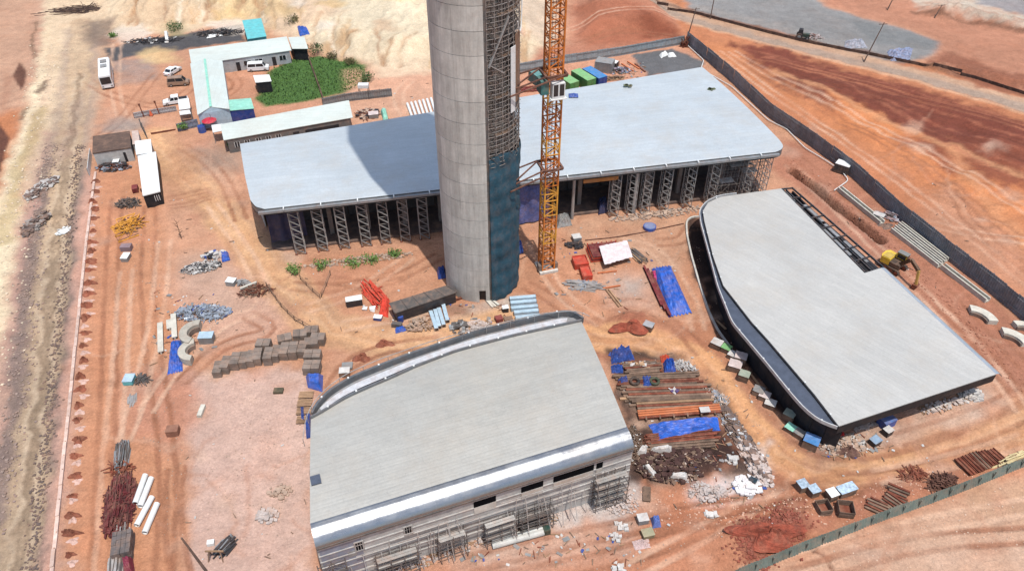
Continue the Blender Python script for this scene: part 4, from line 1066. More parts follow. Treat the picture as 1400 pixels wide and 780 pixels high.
wallw = M('shed_wall', S(196, 200, 202), .7, dirt=.2)
shed('site_office', 'long white roofed site office at the back beside the grass', 'site office', [(258, 68), (392, 50), (398, 66), (261, 86)], 3.6, roofW, wallw, .5, .5, doors=[(.42, .46), (.80, .84)], wins=[(.50, .58), (.62, .70), (.88, .95)])
shed('store_shed', 'short open white roofed bay at the grass end of the back office', 'shed', [(394, 51), (416, 50), (421, 65), (399, 65)], 3.3, roofW, darkclad, .3, .5, doors=[(.05, .8)])
# gabled workshop
gh = 3.4; e = WS([(260, 87), (304, 83), (314, 149), (270, 157)], gh); rb, rf = W(280, 81, gh+.9), W(288, 146, gh+.9)
wk = thing('site_workshop', 'white gabled site workshop with mint ridge, end wall towards the tower', 'workshop', ((e[2].x+e[3].x)/2, (e[2].y+e[3].y)/2, 0))
for nm, P4 in (('roof_slope', (e[0], e[3], rf, rb)), ('roof_slope', (rb, rf, e[2], e[1]))):
    m = MB(); lo = [up(p, -.1) for p in P4]; m.add(lo+list(P4), [(3, 2, 1, 0), (4, 5, 6, 7), (0, 1, 5, 4), (1, 2, 6, 5), (2, 3, 7, 6), (3, 0, 4, 7)]); m.wpart(nm, roofW2, wk)
m = MB(); m.bar(up(rb, .06), up(rf, .06), .5, .06); m.wpart('ridge_cap', mint, wk)
ctr = sum(e, Vector())/4; ins = [p+(ctr-p).normalized()*.35 for p in e]
m = MB(); m.prism([(p.x, p.y) for p in ins], -.2, gh-.15); m.wpart('wall', paleblue, wk)
m = MB(); g0 = [Vector((ins[3].x, ins[3].y, gh-.16)), Vector((ins[2].x, ins[2].y, gh-.16)), Vector((rf.x, (ins[2].y+ins[3].y)/2, gh+.72))]
m.add(g0+[p+Vector((0, .15, 0)) for p in g0], [(0, 1, 2), (5, 4, 3), (0, 2, 5, 3), (1, 4, 5, 2), (0, 3, 4, 1)]); m.wpart('gable', paleblue, wk)
m = MB(); m.bar(Vector((rf.x, ins[3].y-.06, 0)), Vector((rf.x, ins[3].y-.06, gh)), .1); m.wpart('cover_strip', greybox, wk)
shed('site_office', 'white roofed office shed with dark windows right behind the long hall', 'site office', [(301, 170), (477, 137), (482, 158), (305, 189)], 3.5, roofW, M('shed_wall_dark', S(120, 118, 116), .8), .4, .6,
     doors=[(.52, .57), (.62, .9)], wins=[(.05, .09), (.13, .17), (.22, .26), (.3, .34), (.38, .42)])
shed('annex', 'mint roofed annex with bright blue wall beside the gabled workshop', 'annex', [(308, 137), (343, 134), (347, 147), (312, 150)], 3.0, mint, cblue, .2, .15)
shed('turquoise_hut', 'small turquoise hut behind the back office shed', 'hut', [(331, 28), (357, 25), (364, 48), (338, 52)], 3.6, turq, turq, .3, .2)
shed('flat_roofed_block', 'grey block with a brown flat roof beside the haul road', 'building', [(127, 186), (177, 179), (179, 201), (126, 209)], 3.0, brownroof, wallgrey, .05, .1, thick=.22, doors=[(.75, .82)])
t, c, ins, z0 = shed('porch', 'narrow pinkish flat roof against the brown roofed block', 'porch', [(180, 179), (189, 178), (191, 196), (181, 197)], 2.7, M('pink_roof', S(216, 194, 182), .8), wallgrey, .05, .1)
shed('office_container', 'small square white topped container beside the brown roofed block', 'container', [(184, 193), (206, 190), (208, 208), (186, 211)], 2.7, whitem, greybox, .04, .12, thick=.16, doors=[(.3, .5)])
shed('office_container', 'long white topped office container standing on the orange yard', 'container', [(188, 213), (213, 207), (219, 261), (195, 267)], 2.8, whitem, darkclad, .04, .14, thick=.18, doors=[(.3, .45)], wins=[(.6, .85)])
shed('guard_hut', 'small open white roofed hut at the edge of the grass', 'hut', [(346, 103), (368, 102), (371, 110), (349, 112)], 2.8, whitem, darkclad, .15, .2, doors=[(.2, .4)])
for pts, h, lab, mt in (([(243, 136), (258, 134), (260, 148), (245, 150)], 2.6, 'larger white canopy beside the workshop near the white pickup', whitem), ([(245, 152), (259, 150), (261, 155), (246, 157)], 2.4, 'narrow white canopy just below the larger canopy by the workshop', whitem),
                     ([(289, 171), (304, 169), (306, 178), (291, 181)], 2.5, 'small white canopy at the corner of the rear office shed', whitem)):
    t = thing('canopy', lab, 'canopy', tuple(W(*pts[3])), 0, None); c = WS(pts, h); m = MB(); m.prism([(p.x, p.y) for p in c], h-.1, h); m.wpart('roof', mt, t)
    for p in c:
        b = MB(); b.bar((p.x, p.y, 0), (p.x, p.y, h-.1), .08); b.wpart('post', steel, t)
# compound fences
def fence(name, label, pts, h, pitch, pmat, postm, corr_n=0, rail=True, cat='fence', z=None, gap=.04, ret=False, lean=0, thick=.06):
    pts = resample(pts, max(int(sum((b-a).length for a, b in zip(pts[:-1], pts[1:]))/pitch), 1))
    t = thing(name, label, cat, pts[0]); pitch = (pts[1]-pts[0]).length
    def mk(nm):
        m = MB()
        if corr_n:
            n = corr_n*2; f = []
            for i in range(n+1): f.append((gap/2+(pitch-gap)*i/n, .05 if i % 2 else -.05))
            m.loft([[(x, y-.012, 0), (x, y-.012, h), (x, y+.012, h), (x, y+.012, 0)] for x, y in f])
        else: m.box((pitch/2, 0, h/2), (pitch-gap, thick, h-.06))
        return m.mesh(nm, pmat)
    pm = mk('fence_panel'); po = MB(); po.box((0, .09, h/2-.1), (.1, .1, h+.3)); pom = po.mesh('post', postm)
    rm = MB(); rm.bar((0, -.09, 0), (pitch, -.09, 0), .06)
    rmm = rm.mesh('rail', postm) if rail else None
    for a, b in zip(pts[:-1], pts[1:]):
        az = math.atan2(b.y-a.y, b.x-a.x); za = gz(a.x, a.y)
        L = Vector((a.x, a.y, za-.05))-t.location
        tilt = random.uniform(-.03, .03)
        o = link('fence_panel', pm, t, L, rot=(tilt+lean, 0, az)); o.scale.x = (b-a).length/pitch*1.03
        link('post', pom, t, L, az)
        if rail:
            for zz in (.25, .85):
                o = link('rail', rmm, t, L+Vector((0, 0, h*zz)), az); o.scale.x = (b-a).length/pitch
    return t
fence('mesh_fence', 'long dark mesh fence with posts running down the right side of the site', [G(*p) for p in ((938, 60), (1000, 112), (1050, 160), (1110, 201), (1162, 240), (1229, 301), (1294, 354), (1350, 397), (1400, 440), (1470, 505))], 3.2, 2.45, meshd, meshd, 6)
fence('hoarding_fence', 'blue-grey corrugated hoarding fence behind the containers and the crane', [G(*p) for p in ((600, 118), (650, 110), (706, 100), (770, 88), (850, 76), (934, 61))], 2.3, 2.6, corr, scaffd, 6)
fence('hoarding_fence', 'green-grey corrugated hoarding across the bottom right corner', [G(*p) for p in ((960, 812), (1010, 790), (1100, 753), (1200, 714), (1300, 678), (1400, 638), (1470, 612))], 1.5, 2.2, greenf, greenf, 6, rail=False, lean=-.30)
fence('hoarding_fence', 'grey hoarding fence between the grass and the rear office shed', [G(*p) for p in ((442, 146), (480, 138), (536, 132))], 2.0, 2.4, greybox, scaffd, 5)
fence('yard_fence', 'low pale panel fence across the compound entrance left of the workshop', [G(*p) for p in ((184, 162), (210, 157), (242, 152))], 1.3, 2.0, M('pale_panel', S(204, 208, 210), .6), rust, 4)
fence('wire_gate', 'grey wire gate between the white containers and the compound yard', [G(*p) for p in ((193, 172), (202, 190))], 1.7, 2.0, M('wire_grey', S(130, 136, 136), .7), scaffd, 3, cat='gate')
fence('yard_fence', 'bluish wire panel fence in front of the gabled workshop', [G(*p) for p in ((244, 180), (272, 173))], 1.8, 2.0, M('wire_blue', S(150, 162, 184), .6), scaffd, 3)
fence('silt_fence', 'low dark brown fence along the far access road', [G(*p) for p in ((884, -2), (950, 19), (1040, 43), (1100, 58), (1160, 70), (1250, 88), (1330, 107), (1410, 132))], .8, 3.0, M('silt_cloth', S(80, 60, 54), .9, rnd=.2), rust, 0, rail=False)
fence('kerb_wall', 'thin pinkish white kerb wall beside the haul road', [G(*p) for p in ((131, 236), (125, 280), (118, 335), (107, 440), (97, 540), (86, 640), (69, 800))], .35, 2.2, M('kerb_pink', S(228, 200, 186), .85, rnd=.15, dirt=.35), M('kerb_post', S(190, 150, 132), .9), 0, rail=False, cat='low wall', thick=.4)
fence('brick_wall', 'low reddish wall line across the compound entrance', [G(*p) for p in ((207, 184), (240, 178))], .5, 2.0, M('brick_dark', S(130, 74, 58), .9), rust, 0, rail=False, cat='low wall')
fence('yard_wall', 'white side wall beside the brown roofed grey block', [G(*p) for p in ((123, 240), (126, 212))], 1.6, 2.0, whitem, greybox, 0, rail=False, cat='wall')
fence('grass_fence', 'thin wooden fence crossing the grass field', [G(*p) for p in ((421, 78), (432, 108), (443, 140))], 1.1, 1.6, timberd, timberd, 0, cat='fence')
# fence-corner platform frame, gantry behind the grass
for px, lab in (((499, 134), 'white topped tank frame standing at the grass fence'),):
    p = G(*px); t = thing('tank_frame', lab, 'tank stand', p); m = MB(); m.box((0, 0, 2.9), (2.2, 1.4, .7)); m.part('tank', whitem, t)
    for sx in (-1, 1):
        for sy in (-1, 1):
            b = MB(); b.bar((sx, sy*.6, 0), (sx, sy*.6, 2.6), .12); b.part('leg', scaffd, t)
# containers
def container(label, px, L, az, wall, roof, h=2.5, w=2.4, group=None, dz=0, name='shipping_container', cat='container'):
    p = G(*px); t = thing(name, label, cat, p, az, group)
    m = MB(); n = 14
    m.box((0, 0, h/2), (w-.1, L-.1, h-.1)); m.part('body', wall, t)
    rb_ = MB()
    for s in (-1, 1):
        for k in range(int(L/.5)): rb_.box((s*(w/2-.03), -L/2+.3+k*.5, h/2), (.06, .25, h-.3))
    for k in range(4): rb_.box((-w/2+.35+k*.55, -L/2+.03, h/2), (.25, .06, h-.35))
    o = rb_.part('corrugation', wall, t); o['kind'] = 'stuff'
    m = MB(); m.box((0, 0, h-.03), (w, L, .1)); m.part('roof', roof, t)
    f = MB()
    for sx in (-1, 1):
        for sy in (-1, 1): f.box((sx*(w/2-.06), sy*(L/2-.06), h/2-.04), (.13, .13, h-.06))
    f.part('corner_posts', wall, t)['kind'] = 'stuff'
    for s in (-1, 1):
        d = MB(); d.box((s*w/4, -L/2-.01, h/2), (w/2-.12, .05, h-.3)); d.part('door', wall, t)
    return t
container('green shipping container with light green roof beside the blue container', (797, 116), 6.0, R(33), green, greenl)
container('blue shipping container with light blue roof behind the long hall', (812, 113), 6.0, R(33), cblue, cblue2)
container('low green container partly hidden behind the crane mast', (776, 119), 5.0, R(33), green, greenl, h=2.1)
container('plain grey site cabin behind the blue container', (826, 96), 4.0, R(70), greybox, greybox, h=2.4, w=3.0, name='site_cabin', cat='cabin')
container('teal topped tank cabin seen between the scaffold and the crane', (736, 112), 3.4, R(30), M('teal_cabin', S(70, 126, 124), .6), M('teal_roof', S(104, 160, 156), .6), h=2.4, w=3.2, name='site_cabin', cat='cabin')
container('small white and black box beside the grey cabin', (839, 92), 1.6, R(60), black, whitem, h=1.4, w=1.6, name='generator', cat='generator')
container('grey generator with white top standing at the dark fence', (1150, 235), 2.6, R(52), M('gen_grey', S(74, 76, 74), .6), whitem, h=1.9, w=1.8, name='generator', cat='generator')
container('small dark red box beside the long white container', (186, 261), 1.5, R(20), darkred, darkred, h=.9, w=1.0, name='tool_box', cat='box')
# ================================================================== VEHICLES
def wheel_set(t, xs, ys, r, wdt=.24):
    m = MB(); m.tube((0, -wdt/2, 0), (0, wdt/2, 0), r, 14); tm = m.mesh('tyre', rubber)
    h = MB(); h.tube((0, -wdt/2-.02, 0), (0, wdt/2+.02, 0), r*.55, 10); hm = h.mesh('rim', steel)
    for x in xs:
        for y in ys:
            w_ = link('wheel', tm, t, (x, y, r)); link('rim', hm, w_, (0, 0, 0))
def car(label, px, az, paint, kind='sedan', L=4.5, cat='car', name='parked_car'):
    p = G(*px); t = thing(name, label, cat, p, az)
    Wd = 1.78; hb = .95 if kind != 'van' else 1.1; H = {'sedan': 1.48, 'van': 1.95, 'pickup': 1.75}[kind]
    m = MB(); prof = [(-L/2, .35), (-L/2, .75), (-L/2+.15, hb-.03), (L/2-1.0, hb), (L/2-.12, hb-.2), (L/2, .6), (L/2-.05, .32)]
    def ex(pr, w0, w1=None):
        mm = MB(); n = len(pr); zs = [z for _, z in pr]; zmx, zmn = max(zs), min(zs)
        ww = lambda z: w0 if w1 is None else w0+(w1-w0)*(z-zmn)/(zmx-zmn)
        mm.loft([[(x, s*ww(z)/2, z) for x, z in pr] for s in (-1, 1)]); return mm
    o = ex(prof, Wd).part('body', paint, t)
    c0 = {'sedan': (-L/2+.35, -L/2+1.0, L/2-1.9, L/2-1.15), 'van': (-L/2+.06, -L/2+.22, L/2-1.35, L/2-.65), 'pickup': (-L/2+1.7, -L/2+1.85, L/2-1.9, L/2-1.2)}[kind]
    cab = [(c0[0], hb-.04), (c0[1], H), (c0[2], H), (c0[3], hb-.04)]
    ex(cab, Wd-.08, Wd-.36).part('cabin', paint, t)
    g = MB(); f = .14
    for s in (-1, 1):
        x0, x1 = c0[0]+(c0[1]-c0[0])*.35+.1, c0[3]-(c0[3]-c0[2])*.35-.1; z0, z1 = hb+.08, H-.12
        y0, y1 = (Wd-.08)/2-.02+.02, (Wd-.36)/2+.05
        xm = (x0+x1)/2
        for a, b in ((x0, xm-.05), (xm+.05, x1)):
            g = MB(); g.add([(a, s*y0, z0), (b, s*y0, z0), (b-(.25 if b == x1 else 0), s*y1, z1), (a+(.2 if a == x0 else 0), s*y1, z1)], [(0, 1, 2, 3)]); g.part('window', glassm, t)
    for xa, xb, nm in ((c0[3], c0[2], 'windscreen'), (c0[0], c0[1], 'rear_window')):
        sgn = 1 if nm == 'windscreen' else -1; g = MB(); o_ = .02*sgn
        A = lambda fz, y: (xa+(xb-xa)*fz+o_, y, hb-.04+(H-hb+.04)*fz+.01)
        g.add([A(.1, -.72), A(.1, .72), A(.9, .62), A(.9, -.62)], [(0, 1, 2, 3)]); g.part(nm, glassm, t)
    if kind == 'pickup':
        b = MB(); b.box((-L/2+.95, 0, hb+.01), (1.5, 1.5, .06)); b.part('load_bed', darkclad, t)
    for s in (-1, 1):
        b = MB(); b.box((L/2-.05, s*.62, .68), (.12, .35, .16)); b.part('headlight', steel, t)
        b = MB(); b.box((-L/2+.02, s*.66, .72), (.08, .28, .2)); b.part('tail_light', redpaint, t)
    wheel_set(t, (-L/2+.8, L/2-.85), (-Wd/2+.1, Wd/2-.1), .33)
    return t
car('white hatchback parked on the orange earth left of the back office', (237, 100), R(70), whitecar, 'sedan', 4.3)
car('tan van parked beside the gabled workshop below the white hatchback', (245, 116), R(10), brownvan, 'van', 4.6, cat='van', name='parked_van')
car('white pickup with dark windows parked beside the gabled workshop', (241, 141), R(200), whitecar, 'pickup', 5.2, cat='pickup', name='parked_pickup')
car('white minivan parked in front of the back office shed', (354, 96), R(8), whitecar, 'van', 4.8, cat='van', name='parked_van')
# coach
cp = G(149, 128); cp2 = G(147, 92); cz = math.atan2(cp2.y-cp.y, cp2.x-cp.x); L = 10.2
p = (cp+cp2)/2; t = thing('coach', 'white coach parked on the tan ground beside the haul road', 'coach', (p.x, p.y, gz(p.x, p.y)), cz)
m = MB(); hs = 3.2; sec = lambda x, k: [(x, -1.25*k, .45), (x, 1.25*k, .45), (x, 1.25*k, 2.9), (x, 1.1*k, hs), (x, -1.1*k, hs), (x, -1.25*k, 2.9)]
m.loft([sec(-L/2, .94), sec(-L/2+.3, 1), sec(L/2-.3, 1), sec(L/2, .94)]); m.part('body', whitecar, t)
for s in (-1, 1):
    for k in range(6): b = MB(); b.box((-L/2+1.2+k*1.55, s*1.26, 2.2), (1.45, .04, .95)); b.part('window', glassm, t)
b = MB(); b.box((-L/2-.03, 0, 2.1), (.08, 2.1, 1.5)); b.part('windscreen', glassm, t)
b = MB(); b.box((L/2+.03, 0, 2.3), (.08, 1.9, .9)); b.part('rear_window', glassm, t)
for x in (-2.6, .2, 2.8): b = MB(); b.box((x, 0, hs+.12), (1.5, 1.3, .24)); b.part('roof_unit', greybox if x > 0 else whitem, t)
for s in (-1, 1): b = MB(); b.box((-L/2-.02, s*.9, .85), (.1, .4, .25)); b.part('headlight', steel, t)
wheel_set(t, (-3.2, 2.6), (-1.12, 1.12), .5, .32)
# excavator
p = G(1219, 366); t = thing('excavator', 'yellow tracked excavator with brown arm working beside the right hall', 'excavator', p, azp((1207, 347), (1250, 372)))
for s in (-1, 1):
    m = MB(); m.loft([[(x, s*1.1+dy, z) for x, z in ((-1.9, .45), (-1.6, .05), (1.6, .05), (1.9, .45), (1.6, .9), (-1.6, .9))] for dy in (-.28, .28)]); tr = m.part('track', M('track_steel', S(70, 58, 52), .8), t)
    b = MB()
    for x in (-1.4, -.5, .5, 1.4): b.tube((x, s*1.1-.31, .45), (x, s*1.1+.31, .45), .3, 10)
    b.part('roller', rust, tr)['kind'] = 'stuff'
up_rot = R(6)
u = link('upper_body', (lambda b: (b.loft([[(x, y, z) for x, y in ((-1.7, -1.2), (-.3, -1.2), (-.3, 1.2), (-1.5, 1.25), (-1.95, .6), (-1.95, -.6))] for z in (1.0, 2.1)]), b.mesh('upper_body', yellow))[1])(MB()), t, (0, 0, 0), up_rot)
b = MB(); b.box((.55, -.05, 1.35), (1.7, 2.2, .7)); b.part('turntable', M('dark_machine', S(74, 62, 54), .7), u)
b = MB(); b.loft([[(x, y, z) for x, y in ((-.1, .3), (1.5, .3), (1.5, 1.2), (-.1, 1.2))] for z in (1.92, 2.95)]); b.part('cab', yellow, u)
b = MB(); b.box((.7, .75, 3.0), (1.7, 1.0, .1)); b.part('cab_roof', M('cab_roof_grey', S(140, 140, 136), .6), u)
b = MB(); b.box((1.52, .75, 2.4), (.05, .8, .8)); b.part('windscreen', glassm, u)
b = MB(); b.box((.7, .28, 2.45), (1.3, .05, .7)); b.part('side_window', glassm, u)
b = MB(); b.box((-1.0, -.3, 2.05), (1.2, 1.6, .3)); b.part('engine_cover', M('yellow_dull', S(206, 176, 84), .6), u)
arm = MB(); arm.bar((1.2, -.3, 1.7), (2.6, -1.0, 3.7), .5, .55); arm.bar((2.6, -1.0, 3.7), (4.4, -1.9, 3.1), .42, .5); 
arm.part('boom', M('boom_brown', S(92, 66, 44), .6), u)
b = MB(); b.bar((4.4, -1.9, 3.2), (4.9, -2.2, .9), .34, .42); b.part('stick', M('stick_tan', S(196, 156, 84), .6, dirt=.3), u)
b = MB(); b.loft([[(4.5, -2.6, .95), (5.3, -2.6, .9), (5.1, -2.6, .1), (4.4, -2.6, .2)], [(4.5, -1.6, .95), (5.3, -1.6, .9), (5.1, -1.6, .1), (4.4, -1.6, .2)]]); b.part('bucket', rust, u)
# small tractor on the far road
p = G(1096, 53); t = thing('tractor', 'small dark green tractor at the edge of the far grey yard', 'tractor', p, R(-20))
b = MB(); b.box((.8, 0, 1.0), (1.8, .8, .8)); b.part('bonnet', M('tractor_green', S(60, 76, 66), .6), t)
b = MB(); b.loft([[(-1.2, -.7, .9), (.1, -.7, .9), (.1, .7, .9), (-1.2, .7, .9)], [(-1.0, -.6, 2.4), (-.1, -.6, 2.4), (-.1, .6, 2.4), (-1.0, .6, 2.4)]]); b.part('cab', darkclad, t)
wheel_set(t, (-.7,), (-.8, .8), .75, .4); wheel_set(t, (1.3,), (-.6, .6), .45, .3)
# ================================================================== POLES
def pole(label, px, h, lean=(0, 0), arms=1, name='utility_pole'):
    p = G(*px); t = thing(name, label, 'pole', p)
    m = MB(); m.tube((0, 0, 0), (lean[0], lean[1], h), .16, 8, .10); m.part('shaft', wood_pole, t)
    for k in range(arms):
        b = MB(); f = .95-.1*k; b.bar((lean[0]*f-1.0, lean[1]*f, h*f), (lean[0]*f+1.0, lean[1]*f+.3, h*f), .12); b.part('cross_arm', wood_pole, t)
    return t
pole('dark leaning utility pole at the road beside the silver heaps', (1181, 85), 9.5, (1.9, 0))
pole('utility pole standing behind the corner of the dark mesh fence', (938, 58), 8.6, (1.2, 0))
pole('slim utility pole on the road verge behind the fence corner', (971, 26), 7.5, (.2, 0), 0)
pole('short brown pole at the top edge above the grey yard', (1213, 14), 6.0, (1.2, 0), 1)
pole('short leaning post among the pale sand heaps', (1277, 26), 3.4, (1.0, .3), 1)
pole('thin leaning post at the front of the pale slab area', (282, 780), 6.5, (-.9, 0), 0)
p = G(935, 64); t = thing('scrap_stack', 'dark brown tangle of posts at the corner where the fences meet', 'scrap pile', p); m = MB()
for k in range(26): a = random.random()*6.28; m.bar((random.uniform(-1.2, 1.2), random.uniform(-.8, .8), 0), (random.uniform(-1.2, 1.2), random.uniform(-.8, .8), random.uniform(1, 3)), .12)
m.part('loose_posts', rust, t)['kind'] = 'stuff'
# ================================================================== BUILDING MATERIALS
def boxes(name, label, cat, px, d, az, mat, topm=None, n=(1, 1, 1), gap=.03, group=None, jit=.0, topname='cover', dz=0.0, mixed=None):
    """a stack of n blocks filling the size d"""
    p = G(*px); t = thing(name, label, cat, up(p, dz), az, group)
    cache = {}
    sx, sy, sz = (d[i]/n[i] for i in range(3))
    mm = MB(); mm.box((0, 0, 0), (sx-gap, sy-gap, sz-gap*.6)); bmz = mm.mesh('block' if n != (1, 1, 1) else 'body', mat)
    for i in range(n[0]):
        for j in range(n[1]):
            for k in range(n[2]):
                link(bmz.name.split('.')[0], bmz, t, (-d[0]/2+sx*(i+.5)+random.uniform(-jit, jit), -d[1]/2+sy*(j+.5)+random.uniform(-jit, jit), sz*(k+.5)), random.uniform(-jit, jit)*.6)
    if topm:
        b = MB(); b.grid(lambda u, v: ((u-.5)*(d[0]+.06), (v-.5)*(d[1]+.06), d[2]+.03+.05*random.random()), 4, 4); b.part(topname, topm, t)
    return t
# grey block stacks in a row
bs = [(300, 508, .8), (311, 503, 1), (324, 498, 1), (334, 496, .9), (345, 494, .9), (354, 492, 1), (369, 492, 1.1), (379, 488, 1), (391, 485, 1.1), (403, 484, 1.1), (415, 482, 1)]
gname = 'grey block stacks in a row'
for i, (x, y, k) in enumerate(bs):
    boxes('block_stack', 'grey concrete block stack, %s from the left in the front row' % ORD[i], 'block stack', (x, y), (1.2, 2.3, 1.35*k), R(2+random.uniform(-4, 4)), cement, None, (1, 3, 2), .04, gname, .02)
for i, (x, y) in enumerate([(362, 476), (391, 469), (412, 463), (427, 458), (436, 468), (427, 474)]):
    boxes('block_stack', 'grey concrete block stack, %s from the left behind the front row' % ORD[i], 'block stack', (x, y), (2.0, 1.5, 1.3), R(10+random.uniform(-14, 10)), cement, None, (2, 1, 2), .04, gname, .02)
boxes('block_stack', 'wide grey block stack at the turn of the row, above the blue tarp', 'block stack', (429, 492), (2.3, 1.6, 1.4), R(1), cement, None, (2, 2, 2), .04, gname, .02)
boxes('block_stack', 'wide grey block stack touching the bright blue tarp', 'block stack', (428, 507), (2.3, 1.7, 1.4), R(1), cement, None, (2, 2, 2), .04, gname, .02)
# blue-white crates by the green fence and others
for i, (x, y) in enumerate([(1095, 668), (1110, 675), (1135, 680), (1149, 676), (1160, 672)]):
    boxes('tile_crate', ['dark sided tile crate with blue-white top, leftmost by the dirt road bend', 'tile crate with torn blue-white wrap, second in the row by the bend', 'tile crate with plain white wrap, middle of the row by the bend',
          'tile crate with blue-white top standing right of the white wrapped crate', 'rightmost blue-white topped tile crate of the row by the bend'][i], 'crate', (x, y), (1.15, 1.15, 1.1), R(20), timberd, M('crate_wrap', S(186, 208, 226), .5, var=.4, sc=3, dirt=.1) if i != 2 else whitem, (1, 1, 2), .03, 'wrapped tile crates by the road bend')
def opencrate(label, px, az, s=1.5, h=1.1):
    p = G(*px); t = thing('timber_crate', label, 'crate', p, az)
    for k in range(4):
        a = k*math.pi/2
        for j in range(3):
            m = MB(); m.box((0, 0, 0), (s, .06, h/3-.08)); o = m.part('slat', timberd, t, loc=(math.sin(a)*s/2, -math.cos(a)*s/2, h*(j+.5)/3), rz=a)
    m = MB(); m.box((0, 0, .1), (s-.1, s-.1, .1)); m.part('floor', rust, t)
opencrate('open brown timber crate below the middle wrapped crate', (1124, 697), R(10)); opencrate('open brown timber crate right of the other open crate', (1154, 699), R(-8), 1.7)
for i, (px, lab) in enumerate([((1198, 694), 'brown timber bundle lying by the green fence, nearest the crates'), ((1219, 688), 'brown timber bundle by the green fence, second from the crates'), ((1226, 676), 'loose brown boards heap above the timber bundles')]):
    p = G(*px); t = thing('timber_bundle', lab, 'timber', p, R(random.uniform(-50, -30)))
    for k in range(6):
        m = MB(); m.box((0, (k-2.5)*.3, .25+.12*(k % 3)), (2.2+random.uniform(-.3, .3), .24, .2), random.uniform(-.05, .05)); m.part('board', rust if k % 2 else timberd, t)
for i, (x0, y0, x1, y1) in enumerate([(1308, 628, 1330, 650), (1318, 624, 1341, 646), (1328, 620, 1350, 642), (1340, 618, 1360, 637), (1352, 616, 1368, 630)]):
    a, b = G(x0, y0, .3), G(x1, y1, .3); m = MB()
    t = thing('rusty_formwork', ['leftmost', 'second', 'middle', 'fourth', 'rightmost'][i]+' of five rusty formwork panels lying by the green fence', 'formwork', ((a+b)/2), 0, 'rusty formwork panels by the green fence')
    q = (b-a).normalized(); r_ = Vector((q.y, -q.x, 0))
    m = MB(); m.bar(a, b, 1.0, .1); m.wpart('sheet', timberd if i == 2 else rust, t)
    for s in (-.48, 0, .48): m = MB(); m.bar(up(a+r_*s, .12), up(b+r_*s, .12), .1, .14); m.wpart('rib', rust, t)
# pallets beside the front hall
for i, (x, y) in enumerate([(419, 541), (417, 552), (416, 563), (416, 575)]):
    p = G(x, y); t = thing('pallet', ['topmost', 'second', 'third', 'lowest'][i]+' of four timber pallets along the left side of the front hall', 'pallet', p, R(3), 'timber pallets by the front hall')
    for k in range(5): m = MB(); m.box((0, -.5+k*.25, .3), (1.9, .18, .05)); m.part('board', timber, t)
    for k in range(3): m = MB(); m.box((-.8+.8*k, 0, .17), (.12, 1.1, .2)); m.part('runner', timberd, t)
# tarpaulins
def tarp(label, px4, h, mat, wr=.18, n=26, prof=None, cat='tarpaulin', name='tarpaulin', seed=None, group=None, torn=0):
    c = [G(*q) for q in px4]; ph = [random.random()*9 for _ in range(6)]
    m = MB(); prof = prof or (lambda u, v: min(1, 5*min(u, 1-u, v, 1-v)))
    def fn(u, v):
        p = c[0].lerp(c[1], u).lerp(c[3].lerp(c[2], u), v)
        e = prof(u, v)
        wv = math.sin(u*17+ph[0]+3*math.sin(v*7+ph[1]))*.5+math.sin(v*23+ph[2]+2.5*math.sin(u*9+ph[3]))*.5+.6*math.sin((u+v)*31+ph[4])*math.sin((u-v)*19+ph[5])
        wob = .05*math.sin(u*40+ph[1])+.05*math.sin(v*33+ph[0])
        p = p+(c[1]-c[0])*(wob*.35*(1 if v in (0, 1) else 0))+(c[3]-c[0])*(wob*.35*(1 if v in (0, 1) else .3))
        return (p.x, p.y, p.z+.05+h*e+wr*wv*(.35+.65*e)+random.uniform(-.03, .03))
    m.grid(fn, n, n)
    return m.solo(name, mat, label, cat, group, smooth=False)
tarp('big bright blue tarp over a long stack near the right hall', [(890, 366), (916, 362), (946, 428), (914, 434)], .9, blue, .14)
tarp('big rumpled blue tarp over a stack in the material yard', [(886, 580), (981, 570), (984, 588), (898, 603)], .9, blue, .16)
tarp('blue tarp beside the curved concrete pieces on the left yard', [(234, 466), (249, 464), (250, 506), (229, 512)], .5, blue, .15)
tarp('bright blue tarp over blocks between the block stacks and the front hall', [(418, 515), (442, 513), (441, 536), (421, 530)], 1.1, blue, .06)
tarp('dark blue cloth strip at the left wall of the front hall', [(420, 573), (428, 570), (427, 598), (419, 600)], 1.6, blue2, .15)
tarp('small dark blue cloth hanging below the pallets', [(411, 556), (416, 556), (417, 578), (412, 576)], .5, blue2, .1)
tarp('blue tarp scrap at the right end of the grey rubble pile', [(301, 346), (312, 345), (315, 356), (304, 359)], .6, blue, .1)
tarp('small blue tarp lying below the dark roofed box', [(540, 450), (552, 446), (556, 452), (541, 456)], .4, blue, .1)
tarp('small blue tarp at the roof corner of the back office', [(407, 40), (420, 40), (424, 48), (410, 50)], .7, blue, .2)
tarp('dark blue wrapped bundle against the foot of the tower', [(702, 335), (714, 334), (716, 346), (704, 349)], 1.2, blue2, .15)
tarp('dark blue bundle left of the tower foot', [(597, 370), (609, 368), (610, 380), (599, 382)], 1.1, cblue, .12)
tarp('blue cloth heap beside the front hall in the material yard', [(833, 482), (862, 479), (868, 492), (836, 498)], 1.2, blue2, .5)
tarp('blue cloth under the blue heap by the front hall corner', [(835, 500), (852, 500), (852, 510), (836, 510)], .5, blue2, .2)
tarp('bright blue bag heap beside the dirt road curve', [(906, 496), (920, 494), (924, 508), (908, 511)], 1.1, blue, .4)
tarp('blue cloth heap on the timber boards, left of the tyres', [(844, 518), (858, 516), (861, 526), (846, 528)], .6, blue2, .2)
tarp('blue and white cloth heap on the timber boards, right of the tyres', [(876, 516), (890, 516), (892, 532), (878, 533)], .7, blue2, .25)
